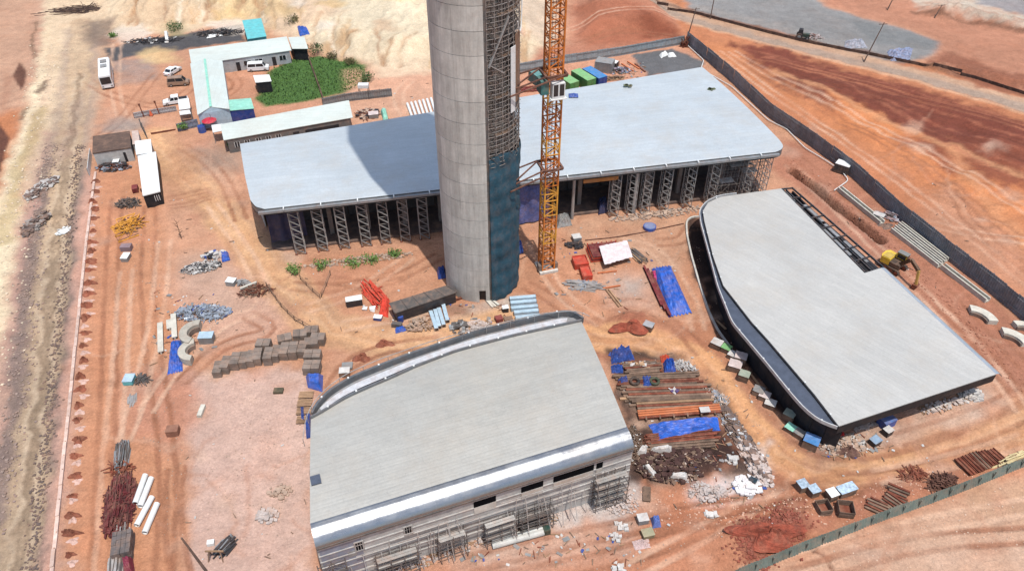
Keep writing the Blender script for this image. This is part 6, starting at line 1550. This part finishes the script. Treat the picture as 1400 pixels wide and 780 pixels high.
heap('rubble_heap', 'white rubbish heap at the right end of the right hall', 'rubble', (1327, 540), 1.6, 1.0, 0, .9, [('chunk', sheetw, 90, 'rock', .4), ('plate', sheetw, 30, 'plate', .6)])
heap('rubble_heap', 'pale offcuts along the front of the right hall', 'rubble', (1290, 554), 3.8, .8, R(18), .3, [('chunk', rubblew, 60, 'rock', .3), ('offcut', timber, 30, 'bar', 1.2), ('plate', sheetw, 20, 'plate', .6)])
heap('rubble_heap', 'white tins and debris just under the right hall front corner', 'rubble', (1184, 583), 1.8, .6, R(18), .3, [('chunk', rubblew, 30, 'rock', .3), ('plate', sheetw, 20, 'plate', .5)])
# material yard
for i, (x0, y0, x1, y1, wd, mt, lab) in enumerate([(852, 508, 905, 503, 1.8, timberd, 'dark timber stack behind the blue heaps in the material yard'), (838, 524, 960, 519, 2.0, timberd, 'long weathered timber stack below the blue bag heap'), (846, 541, 975, 537, 2.3, timberd, 'long weathered timber stack in the middle of the material yard'), (858, 557, 980, 551, 2.2, timberd, 'long weathered timber stack just above the orange boards'),
                                      (880, 604, 984, 594, 1.4, rust, 'dark rusty sheet stack below the big rumpled blue tarp'), (882, 614, 984, 606, 1.2, timberd, 'dark brown boards stack at the edge of the debris')]):
    a, b = G(x0, y0), G(x1, y1); t = thing('timber_stack', lab, 'timber stack', (a+b)/2); L = (b-a).length; d = (b-a).normalized(); q = Vector((d.y, -d.x, 0)); nn = 6
    for j in range(nn):
        for z in range(2):
            o = (j-nn/2+.5)*wd/nn*1.15; e0, e1 = random.uniform(0, .12), random.uniform(.88, 1)
            m = MB(); m.bar(up(a.lerp(b, e0)+q*o, .18+.26*z), up(a.lerp(b, e1)+q*(o+random.uniform(-.1, .1)), .18+.26*z), wd/nn*.92, .22); m.wpart('board', mt if random.random() < .8 else (timber if random.random() < .5 else rust), t)
a, b = G(872, 571), G(984, 562); t = thing('timber_stack', 'orange painted boards in a long stack above the big rumpled blue tarp', 'timber stack', (a+b)/2); d = (b-a).normalized(); q = Vector((d.y, -d.x, 0))
for j in range(4):
    m = MB(); m.bar(up(a+q*(.3*j-.5), .75-.1*j), up(b+q*(.3*j-.5), .75-.1*j), .26, .2); m.wpart('board', orangew if j < 3 else rust, t)
for k in range(6): c = a.lerp(b, (k+.5)/6); m = MB(); m.bar(up(c-q*.8, .3), up(c+q*.8, .3), .2, .5); m.wpart('bearer', timberd, t)
p = G(962, 566); m = MB(); m.box((p.x, p.y, p.z+.95), (1.3, .9, .1), .1); m.solo('metal_sheet', sheetw, 'cream sheet lying on the orange boards', 'sheet')
for px, lab, c in (((867, 526), 'dark brown tyre between the blue heaps on the boards', rubber), ((894, 526), 'dark green tyre right of the blue and white heap', M('dark_green', S(60, 74, 54), .7))):
    p = G(*px, .5); t = thing('tyre', lab, 'tyre', p); m = MB(); m.loft([[(math.cos(a)*(.55+.2*math.cos(b)), math.sin(a)*(.55+.2*math.cos(b)), .3+.2*math.sin(b)) for b in [6.283*j/8 for j in range(8)]] for a in [6.283*i/16 for i in range(17)]], caps=False); m.part('ring', c, t)
heap('sack_heap', 'beige sacks and cloths between the two blue heaps in the yard', 'sack heap', (877, 501), 2.6, .8, 0, .6, [('sack', timber, 26, 'rock', .45), ('pale_sack', sheetw, 14, 'rock', .4), ('dark_sack', scaffd, 14, 'rock', .4)])
heap('sack_heap', 'small white and purple sacks in the middle of the boards', 'sack heap', (921, 536), 1.4, .9, R(40), .5, [('sack', sheetw, 14, 'rock', .38), ('purple_sack', M('purple', S(92, 76, 130), .7), 6, 'rock', .4)])
heap('wood_debris', 'black-brown rotting wood debris strewn in front of the big blue tarp', 'debris', (926, 634), 5.2, 2.6, R(5), .5, [('splinter', M('black_wood', S(66, 42, 40), .95, rnd=.2, dirt=.1), 220, 'bar', .8), ('soil_lump', M('black_soil', S(72, 48, 44), .95, rnd=.2, dirt=.1), 160, 'rock', .4), ('flat_bit', timberd, 40, 'plate', .6), ('chip', M('pale_chip', S(204, 184, 170), .9), 60, 'plate', .26), ('brown_bit', timberd, 160, 'bar', .7)])
heap('rebar_heap', 'dark rusty wire tangle beside the front hall wall corner', 'debris', (866, 608), 1.0, 3.0, R(-10), .6, [('wire', timberd, 150, 'bar', .9), ('pale_bit', sheetw, 40, 'plate', .25)])
heap('scrap_heap', 'mixed dark scrap strip between material yard and dirt road', 'scrap heap', (1006, 590), 1.2, 5.0, R(18), .8, [('scrap', timberd, 170, 'bar', 1.0), ('tin', zinc, 70, 'plate', .5), ('chunk', stoned, 110, 'rock', .4), ('white_tin', sheetw, 30, 'plate', .5)])
heap('scrap_heap', 'grey scrap and sheets above the orange boards near the road', 'scrap heap', (972, 541), 2.6, 1.0, R(-28), .5, [('scrap', scaff, 60, 'bar', 1.1), ('tin', zinc, 40, 'plate', .5), ('chunk', stone, 40, 'rock', .3)])
heap('scrap_heap', 'pale wire and scrap right of the bright blue bag heap', 'scrap heap', (935, 503), 1.8, 1.2, R(-30), .4, [('wire', scaff, 70, 'bar', 1.0), ('tin', sheetw, 20, 'plate', .4)])
heap('rubble_heap', 'long white rubble heap at the edge of the curving dirt road', 'rubble', (1031, 630), 1.3, 4.0, R(15), .8, [('chunk', rubblew, 260, 'rock', .34), ('tin', zinc, 50, 'plate', .5), ('dark', stoned, 70, 'rock', .4)])
heap('rubble_heap', 'bright white plaster heap with a dark hole at the road bend', 'rubble', (1020, 663), 1.6, 1.4, 0, .5, [('chunk', M('plaster', S(238, 236, 236), .8), 120, 'rock', .4)])
boxes('dark_bin', 'dark teal bucket in the white plaster heap', 'bin', (1028, 660), (.9, .7, .8), R(-40), M('dark_teal', S(30, 58, 70), .5))
heap('rubble_heap', 'flat white plaster patch in front of the dark debris', 'rubble', (967, 672), 2.4, 1.4, 0, .25, [('chunk', rubblew, 220, 'rock', .22)])
heap('rubble_heap', 'two white lumps right of the long dark boards', 'rubble', (999, 628), .9, .7, 0, .4, [('chunk', sheetw, 16, 'rock', .45)])
heap('rubble_heap', 'whitish cement crumbs below the four-deck scaffold', 'rubble', (846, 688), 2.4, 1.7, 0, .3, [('chunk', rubblew, 200, 'rock', .18)])
boxes('crate', 'grey-white wrapped crate in the front dust beside the blue sack', 'crate', (878, 712), (1.2, 1.0, .8), R(10), greybox, sheetw); boxes('crate', 'olive crate below the grey-white crate in the front dust', 'crate', (885, 731), (1.3, 1.0, .6), R(14), M('olive_crate', S(140, 136, 104), .7), M('olive_top', S(176, 172, 140), .7))
for px, lab in (((850, 720), 'small whitish sack pile left of the grey-white crate'), ((972, 703), 'small white litter on the red tracks'), ((845, 778), 'small white litter at the bottom edge'), ((840, 735), 'flat white powder pile in the front dust')):
    heap('sack_heap', lab, 'litter', px, .8, .6, 0, .25, [('sack', sheetw, 12, 'rock', .32)])
p = G(884, 676); m = MB(); m.box((p.x, p.y, p.z+.2), (.9, 2.0, .2), -.15); m.solo('weathered_board', timberd, 'weathered brown panel lying right of the four-deck scaffold', 'panel')
# behind the halls and other oddments
heap('scrap_heap', 'purple-grey scrap strewn right of the small white generator', 'scrap heap', (846, 97), 3.4, 1.8, R(10), .6, [('scrap', scaffd, 80, 'bar', 1.1), ('tin', zinc, 40, 'plate', .6), ('lilac', M('lilac', S(170, 156, 180), .7), 30, 'plate', .6)])
heap('scrap_heap', 'brown sacks and boards between the blue container and the roof', 'scrap heap', (838, 108), 3.0, .9, R(8), .5, [('board', timber, 50, 'bar', 1.4), ('dark', timberd, 40, 'rock', .4)])
for i, q in enumerate([((850, 88), (866, 98)), ((858, 85), (874, 95)), ((868, 88), (882, 99))]):
    a, b = G(*q[0], .15), G(*q[1], .15); m = MB(); m.bar(a, b, .35, .25); m.solo('timber_beam', rust if i == 2 else orangew, ['left', 'middle', 'right'][i]+' of three slanting beams beside the grey asphalt pad', 'beam', 'beams beside the asphalt pad')
for px4, lab in (([(901, 76), (910, 71), (914, 75), (904, 80)], 'white crumpled sheet on the grey pad, left one'), ([(912, 75), (920, 73), (925, 78), (914, 79)], 'white crumpled sheet on the grey pad, right one')): tarp(lab, px4, .6, whitem, .12, 8, name='plastic_sheet', cat='sheet')
heap('scrap_heap', 'red-brown bricks and bars seen left of the crane behind the roof', 'scrap heap', (720, 123), 3.4, 1.2, R(8), .6, [('bar', rust, 60, 'long', 4.0), ('brick', darkred, 60, 'rock', .4)])
heap('scrap_heap', 'brown rubble and frames behind the rear office shed', 'scrap heap', (503, 157), 2.6, 2.4, 0, .6, [('bar', rust, 70, 'bar', 1.6), ('brick', stone, 60, 'rock', .4), ('dark', black, 20, 'rock', .5)])
tarp('mint green cloth beside the brown rubble behind the roof', [(520, 152), (528, 150), (531, 163), (524, 166)], .9, mint, .15, 10)
boxes('steel_box', 'pale pink-topped box behind the long hall roof', 'box', (511, 160), (2.0, 1.6, .9), R(10), greybox, M('pinkish', S(226, 210, 206), .6))
heap('scrap_heap', 'black scrap and bars strewn along the dark asphalt strip', 'scrap heap', (212, 56), 7.0, 2.0, R(8), .5, [('bar', black, 90, 'bar', 2.2), ('tin', sheetw, 12, 'plate', .9)])
heap('scrap_heap', 'black pipe scrap at the right end of the asphalt strip', 'scrap heap', (300, 46), 6.0, 2.0, R(8), .7, [('bar', black, 120, 'bar', 2.6), ('tin', scaffd, 40, 'plate', .9)])
tarp('white sheet lying on the dark asphalt strip, right part', [(281, 49), (304, 45), (305, 49), (283, 53)], .3, whitem, .1, 8, name='plastic_sheet', cat='sheet')
tarp('upright white board on the dark asphalt strip, left part', [(225, 46), (230, 45), (231, 55), (226, 56)], 1.0, whitem, .08, 6, name='plastic_sheet', cat='sheet')
tarp('small white sheet on the left part of the asphalt strip', [(202, 53), (207, 51), (208, 57), (203, 58)], .5, whitem, .1, 6, name='plastic_sheet', cat='sheet')
heap('timber_heap', 'dark fallen trunks and poles at the top of the haul road', 'timber', (108, 14), 6.0, 3.0, R(12), .5, [('pole', M('dark_log', S(86, 68, 62), .9), 16, 'long', 14.0), ('branch', M('dark_log', S(86, 68, 62), .9), 40, 'bar', 4.0)])
heap('scrap_heap', 'dark grey litter heap at the foot of the grey block', 'scrap heap', (156, 229), 3.2, 1.6, 0, .8, [('bit', black, 70, 'rock', .45), ('bar', rust, 60, 'bar', 1.2), ('tin', zinc, 50, 'plate', .6)])
boxes('white_box', 'white upright board among the litter by the grey block', 'box', (161, 224), (1.1, 1.9, .9), R(10), greybox, whitem)
heap('scrap_heap', 'grey stone slabs heap between the haul road and pale bank', 'rubble', (56, 258), 1.6, 4.0, R(-12), .7, [('slab', M('slab_grey', S(190, 186, 182), .8), 70, 'plate', 1.0), ('dark', stoned, 50, 'rock', .5)])
heap('scrap_heap', 'lower grey slab pile left of the haul road', 'rubble', (48, 306), 1.6, 3.6, R(-8), .6, [('slab', M('slab_grey2', S(166, 158, 152), .8), 46, 'plate', .9), ('dark', stoned, 46, 'rock', .5)])
heap('rubble_heap', 'white sheet scraps right of the haul road', 'rubble', (88, 316), 1.0, 1.4, 0, .4, [('tin', whitem, 26, 'plate', .7)])
for px, lab in (((277, 180), 'blue plastic barrel by the workshop end wall'),):
    p = G(*px); t = thing('barrel', lab, 'barrel', p); m = MB(); m.tube((0, 0, 0), (0, 0, 1.3), .8, 14, .75); m.part('shell', blue2, t); m = MB(); m.tube((0, 0, 1.3), (0, 0, 1.36), .6, 14); m.part('lid', cblue, t)
p = G(289, 176); t = thing('parasol', 'red parasol in front of the workshop end wall', 'parasol', p); m = MB(); m.tube((0, 0, 0), (0, 0, 2.4), .05, 6); m.part('pole', steel, t)
m = MB(); m.loft([[(r*math.cos(6.283*i/10), r*math.sin(6.283*i/10), z) for i in range(10)] for r, z in ((1.5, 1.9), (.8, 2.25), (.05, 2.45))]); m.part('canopy', M('parasol_red', S(206, 40, 66), .6), t)
for k, (x, y) in enumerate([(197, 160), (218, 156)]):
    p = G(x, y); t = thing('flag_pole', ['left', 'right'][k]+' short dark gate post at the compound entrance', 'post', p); m = MB(); m.bar((0, 0, 0), (-.2, 0, 3.0), .16); m.part('shaft', rust, t); m = MB(); m.box((-.2, 0, 2.8), (.3, .3, .4)); m.part('cap', rust, t)
for k, (x, y) in enumerate([(207, 158)]):
    p = G(x, y); t = thing('traffic_cone', 'orange marker cone between the dark gate posts', 'cone', p); m = MB(); m.tube((0, 0, .05), (0, 0, 1.2), .4, 10, .05); m.part('cone', M('cone_orange', S(236, 110, 70), .6), t); m = MB(); m.box((0, 0, .03), (.9, .9, .06)); m.part('base', black, t)
# spindly dead sapling and rusty frame near the haul yard
p = G(248, 326); t = thing('dead_sapling', 'thin bare brown sapling standing alone on the left yard', 'sapling', p); m = MB(); m.tube((0, 0, 0), (.1, 0, 3.6), .07, 6, .03); m.part('trunk', bark, t); m = MB()
for k in range(16): z = .5+k*.19; a = random.random()*6.28; m.bar((.05, 0, z), (.05+.55*math.cos(a), .55*math.sin(a), z+.35), .05)
m.part('twigs', bark, t)['kind'] = 'stuff'
boxes('steel_box', 'pale box on a flat sheet near the left end of the long hall', 'box', (317, 388), (1.4, 1.2, .8), R(-10), greybox, whitem); heap('tool_pile', 'grey tool pile right of the pale box', 'tool pile', (333, 388), 1.0, .8, 0, .8, [('tool', scaff, 30, 'bar', .9), ('bin', greybox, 10, 'rock', .4)])
a, b = G(329, 397, .4), G(352, 388, .4); m = MB(); m.bar(a, b, .3, .25); m.solo('white_beam', prec, 'slim pale beam beside the rusty machine frame', 'beam')
heap('machine_frame', 'rusty brown machine frame with long arms near the slim pale beam', 'machine frame', (350, 399), 2.2, 1.2, R(15), 1.0, [('strut', rust, 46, 'bar', 1.8), ('dark_strut', timberd, 30, 'bar', 1.6)])
# rope barriers
def rope(label, pts):
    pts = [G(*q) for q in pts]; t = thing('rope_barrier', label, 'barrier', pts[0]); P = resample(pts, max(int(sum((b-a).length for a, b in zip(pts[:-1], pts[1:]))/1.8), 1))
    for q in P: m = MB(); m.bar(q, up(q, 1.0), .10); m.wpart('stake', timberd, t)
    m = MB()
    for a, b in zip(P[:-1], P[1:]): m.bar(up(a, .85), up(b, .85), .06); m.bar(up(a, .4), up(b, .4), .05)
    m.wpart('rope', timberd, t)['kind'] = 'stuff'
rope('dark stake and rope barrier from the rusty machine frame to the block stacks', [(365, 392), (385, 420), (405, 440), (428, 452)]); rope('dark stake and rope barrier below the grass tufts', [(411, 382), (425, 397), (438, 408)]); rope('low stake barrier right of the other rope below the grass tufts', [(452, 376), (446, 392), (440, 406)])
a, b = G(800, 329, .1), G(935, 306, .1); P = smooth_line([a, G(840, 325, .1), G(880, 318, .1), b], 24); m = MB()
for q, r_ in zip(P[:-1], P[1:]): m.bar(q, r_, .14)
m.solo('cable', M('cable_brown', S(104, 66, 54), .8), 'brown cable lying across the court towards the right hall', 'cable')
P = smooth_line([G(*q, .3) for q in ((938, 62), (962, 84), (958, 96), (1000, 120), (1050, 166), (1075, 178), (1100, 204), (1130, 222), (1150, 236), (1160, 248), (1140, 262))], 90, 1); m = MB()
for q, r_ in zip(P[:-1], P[1:]): m.bar(q, r_, .14)
m.solo('hose', whitem, 'thin white hose running along the inside of the dark mesh fence', 'hose')
boxes('white_box', 'white pallet of sheets at the end of the lone channel', 'box', (1200, 298), (1.8, 1.2, .8), R(-38), greybox, sheetw); heap('scrap_heap', 'pinkish pipes and scrap beside the dark fence above the channels', 'scrap heap', (1219, 297), 1.6, 1.4, R(-40), .8, [('pipe', M('pinkpipe', S(190, 164, 166), .7), 16, 'long', 2.6), ('tin', zinc, 26, 'plate', .6), ('dark', scaffd, 20, 'bar', 1.0)])
mound('grey gravel heap at the upper end of the parallel channels', (1211, 309), 1.3, .9, .5, stoned)
heap('timber_heap', 'pale yellow boards heaped at the right end of the green fence', 'timber', (1384, 628), 2.4, .7, R(22), .6, [('board', M('pale_board', S(222, 206, 158), .85), 26, 'long', 2.6), ('dark', timberd, 10, 'bar', 1.2)])
heap('brush_heap', 'dark brown brushwood pile at the bend in the green fence', 'brushwood', (1288, 660), 2.2, 1.1, R(20), .8, [('stick', M('brush', S(96, 62, 52), .95), 170, 'bar', 1.1)])
heap('brush_heap', 'reddish brushwood left of the dark brushwood pile', 'brushwood', (1248, 650), 1.8, 1.2, R(20), .4, [('stick', rust, 110, 'bar', 1.0)])
heap('scrap_heap', 'pinkish white scrap beside the small green tractor', 'scrap heap', (1112, 52), 2.0, 1.2, 0, 1.0, [('bar', M('pinkish', S(226, 210, 206), .6), 40, 'bar', 1.6), ('bit', rust, 20, 'bar', 1.2)])
heap('debris_row', 'pebbly white rubble along the foot of the front hall wall', 'rubble', (700, 722), 6.5, 1.1, BZ, .2, [('chunk', rubblew, 260, 'rock', .17), ('offcut', timber, 60, 'bar', .8)])
heap('debris_row', 'pebbly rubble along the left foot of the front hall wall', 'rubble', (560, 768), 5.5, 1.1, BZ, .2, [('chunk', rubblew, 180, 'rock', .24), ('offcut', timber, 50, 'bar', .8)])
heap('rubble_heap', 'earthy rubble along the foot of the long hall scaffolding', 'rubble', (900, 293), 9.0, 1.2, AZ, .25, [('chunk', stone, 220, 'rock', .3), ('offcut', scaff, 60, 'bar', 1.2)])
heap('rubble_heap', 'pale rubble along the foot of the lattice towers on the left', 'rubble', (490, 356), 9.0, 1.0, AZ, .2, [('chunk', stone, 200, 'rock', .28), ('offcut', timber, 40, 'bar', .9)])
# ================================================================== VEGETATION
def blades(name, pts_fn, n, h, wv, mat, label=None, cat=None, kind=None, parent=None):
    V = []; F = []
    for _ in range(n):
        x, y = pts_fn(); z = gz(x, y) if parent is None else 0; a = random.random()*6.28; s = wv*random.uniform(.6, 1.4); hh = h*random.uniform(.5, 1.3)
        l = random.uniform(-.5, .5)*hh; m2 = random.random()*6.28; b = len(V)
        V += [(x-s*math.cos(a), y-s*math.sin(a), z-.02), (x+s*math.cos(a), y+s*math.sin(a), z-.02), (x+l*math.cos(m2)+.5*s*math.cos(a), y+l*math.sin(m2)+.5*s*math.sin(a), z+hh), (x+l*math.cos(m2)-.5*s*math.cos(a), y+l*math.sin(m2)-.5*s*math.sin(a), z+hh*.9)]
        F.append((b, b+1, b+2, b+3))
    mb = MB(); mb.v = V; mb.f = F
    if parent: o = mb.part(name, mat, parent); o['kind'] = 'stuff'; return o
    return mb.solo(name, mat, label, cat, None, False, kind)
gp = [(a.x, a.y) for a in WS([(352, 134), (360, 110), (372, 96), (400, 82), (438, 78), (478, 84), (498, 93), (506, 112), (478, 123), (440, 133), (400, 141), (366, 145)])]
gx0, gx1 = min(p[0] for p in gp), max(p[0] for p in gp); gy0, gy1 = min(p[1] for p in gp), max(p[1] for p in gp)
def ingrass():
    while True:
        x, y = random.uniform(gx0, gx1), random.uniform(gy0, gy1)
        if sd_poly(gp, np.array([x]), np.array([y]))[0] < random.uniform(-.5, .6): return x, y
blades('grass', ingrass, 8000, .17, .10, leafm, 'dense green grass and weeds filling the field behind the offices', 'grass', 'stuff')
blades('weeds', ingrass, 700, .4, .14, leafd, 'darker weeds standing through the green grass field', 'weeds', 'stuff')
def shrub(label, px, r, h, mat, n=500, name='shrub', group=None):
    p = G(*px); t = thing(name, label, 'shrub', p, 0, group); m = MB(); m.tube((0, 0, 0), (0, 0, h*.5), .08, 6, .04); m.part('trunk', bark, t); V = []; F = []
    cl = [(random.uniform(-r, r)*.6, random.uniform(-r, r)*.6, h*random.uniform(.35, .85)) for _ in range(7)]
    for _ in range(n):
        c = random.choice(cl); d = Vector((random.gauss(0, 1), random.gauss(0, 1), random.gauss(0, .8))).normalized()*r*.5*random.random()**.4
        x, y, z = c[0]+d.x, c[1]+d.y, max(c[2]+d.z, .05); a, b_ = Vector((random.gauss(0, 1), random.gauss(0, 1), random.gauss(0, 1))).normalized()*.14, Vector((random.gauss(0, 1), random.gauss(0, 1), random.gauss(0, 1))).normalized()*.14
        k = len(V); V += [(x-a.x, y-a.y, z-a.z), (x+b_.x, y+b_.y, z+b_.z), (x+a.x, y+a.y, z+a.z), (x-b_.x, y-b_.y, z-b_.z)]; F.append((k, k+1, k+2, k+3))
    mb = MB(); mb.v = V; mb.f = F; mb.part('foliage', mat, t)
for px, r, h, lab in (((430, 76), 2.4, 2.6, 'dark green shrub at the corner of the back office and the grass'), ((500, 112), 2.0, 1.6, 'dark green shrub at the right tip of the grass field'), ((480, 88), 1.6, 1.2, 'olive shrub on the back edge of the grass field'), ((455, 80), 1.6, 1.4, 'dusty shrub on the back edge of the grass, left of the olive one'), ((240, 42), 2.4, 1.8, 'olive shrub above the dark asphalt strip'), ((398, 32), 2.0, 1.6, 'dry shrub behind the turquoise hut'), ((156, 50), 1.2, .8, 'small green shrub at the left end of the asphalt strip'), ((320, 203), 1.4, 1.5, 'dark shrub beside the end of the rear office shed'), ((250, 178), 1.3, 1.5, 'dusty green shrub at the wire fence of the compound'),
                      ((402, 371), 1.6, .9, 'green weed clump under the first lattice tower on the left'), ((440, 365), 1.5, .8, 'weed clump at the foot of the second lattice tower'), ((478, 362), 1.8, .6, 'low weeds in front of the middle lattice towers'), ((505, 356), 1.6, .6, 'low weeds right of the middle lattice towers'), ((540, 348), 1.3, .6, 'low weeds near the tower shadow edge'), ((368, 88), 1.2, .9, 'small dark bush between the white minivan and the small hut')):
    shrub(lab, px, r, h, leafd if 'dark' in lab else (leafm if 'green' in lab or 'weed' in lab else M('leaf_dusty', S(116, 112, 72), .9, rnd=.2, var=.35)), 420 if h > 1 else 260)
# ================================================================== LOOSE STONES
def stones(name, label, px_line, wid, n, size, mat, fl=.6):
    P = [G(*q) for q in px_line]; P = resample(P, 60); m = MB()
    for _ in range(n):
        q = random.choice(P); x = q.x+random.gauss(0, wid*.4); y = q.y+random.gauss(0, wid*.4)+random.uniform(-1, 1)
        m.rock((x, y, gz(x, y)+size*.1), size*random.uniform(.3, 1.0)**1.2, fl)
    return m.solo(name, mat, label, 'stones', None, False, 'stuff')
stones('rubble_bank', 'pale stones strewn down the bank left of the haul road', [(66, 60), (58, 140), (34, 220), (14, 320), (4, 440), (-20, 560)], 5.5, 500, .24, M('bank_stone', S(226, 208, 182), .95, rnd=.1, dirt=.3, var=.3))
stones('rubble_bank', 'brown-grey stones along the left shoulder of the haul road', [(70, 200), (52, 300), (38, 420), (22, 560), (0, 720)], 2.2, 900, .24, M('shoulder_stone', S(156, 136, 126), .95, dirt=.3, var=.4))
stones('rubble_bank', 'dark gravel along the right shoulder of the haul road', [(108, 200), (98, 280), (88, 370), (78, 470), (66, 590), (52, 700), (40, 790)], 1.2, 1300, .22, stoned)
stones('loose_stones', 'small stones scattered over the front and central dirt', [(300, 460), (450, 400), (700, 330), (950, 330), (960, 480), (1050, 660), (900, 720), (700, 760)], 9, 700, .12, stone)
stones('loose_stones', 'small stones scattered over the left yard', [(160, 260), (200, 400), (230, 560), (240, 700), (340, 620), (380, 560), (340, 740)], 7, 600, .11, stone)
stones('loose_stones', 'clods along the strip between the right hall and the dark fence', [(1080, 220), (1150, 275), (1240, 360), (1320, 440), (1390, 520)], 3.0, 450, .18, M('red_clod', S(170, 110, 86), .95, dirt=.2, var=.3))
0 and stones('loose_stones', 'clods along the top of the red cut beyond the fence', [(1000, 70), (1100, 85), (1200, 115), (1300, 150)], 3.0, 350, .4, soilr)
stones('loose_stones', 'white crumbs and clods over the front right dirt', [(880, 690), (960, 700), (1060, 690), (1180, 690), (1300, 650)], 3.0, 500, .14, M('crumb', S(218, 176, 152), .95, dirt=.3))
stones('loose_stones', 'dark lumps over the large red soil heap', [(1020, 744), (1050, 730), (1086, 710)], 2.6, 1500, .22, M('soil_clod_dark', S(140, 74, 58), .95, rnd=.2, dirt=.2, var=.4))
stones('loose_stones', 'pale stones scattered beyond the green fence', [(1180, 760), (1300, 740), (1400, 700)], 5, 160, .12, M('pale_crumb', S(232, 200, 176), .95))

# ================================================================== SCATTERED LITTER
def litter(label, regions, n, mat, kind, size):
    m = MB()
    for _ in range(n):
        x0, y0, x1, y1 = random.choice(regions); p = G(random.uniform(x0, x1), random.uniform(y0, y1)); s_ = size*random.uniform(.4, 1.3)
        a = random.random()*6.28
        if kind == 'bar': m.bar((p.x, p.y, p.z+.06), (p.x+s_*math.cos(a), p.y+s_*math.sin(a), p.z+.1), .10, .08)
        else: m.box((p.x, p.y, p.z+.06), (s_, s_*random.uniform(.4, .9), .06), rot=Matrix.Rotation(a, 3, 'Z') @ Matrix.Rotation(random.uniform(-.4, .4), 3, 'X'))
    return m.solo('litter', mat, label, 'litter', None, False, 'stuff')
RG = [(160, 260, 430, 480), (440, 370, 700, 470), (720, 310, 940, 440), (820, 470, 1040, 690), (560, 730, 900, 775), (1080, 590, 1300, 650), (480, 100, 590, 165), (1090, 240, 1330, 420), (250, 520, 420, 770), (840, 640, 1060, 720)]
RY = [(828, 478, 1000, 640), (520, 415, 720, 450), (760, 320, 930, 430), (560, 730, 860, 770), (940, 600, 1050, 690), (1130, 590, 1200, 625), (210, 400, 300, 500), (830, 85, 880, 110)]
litter('scattered small white paper and plastic litter across the site', RG+RY, 220, sheetw, 'plate', .32)
litter('scattered brown timber offcuts lying across the site', RG+RY, 200, timberd, 'bar', .75)
litter('scattered pale timber offcuts among the material piles', RY, 180, timber, 'bar', .9)
litter('scattered blue plastic scraps among the material piles', RY, 60, blue2, 'plate', .4)
litter('scattered rusty bars lying around the material piles', RY, 110, rust, 'bar', .8)
litter('scattered grey sheet offcuts around the material piles', RY, 140, greybox, 'plate', .6)
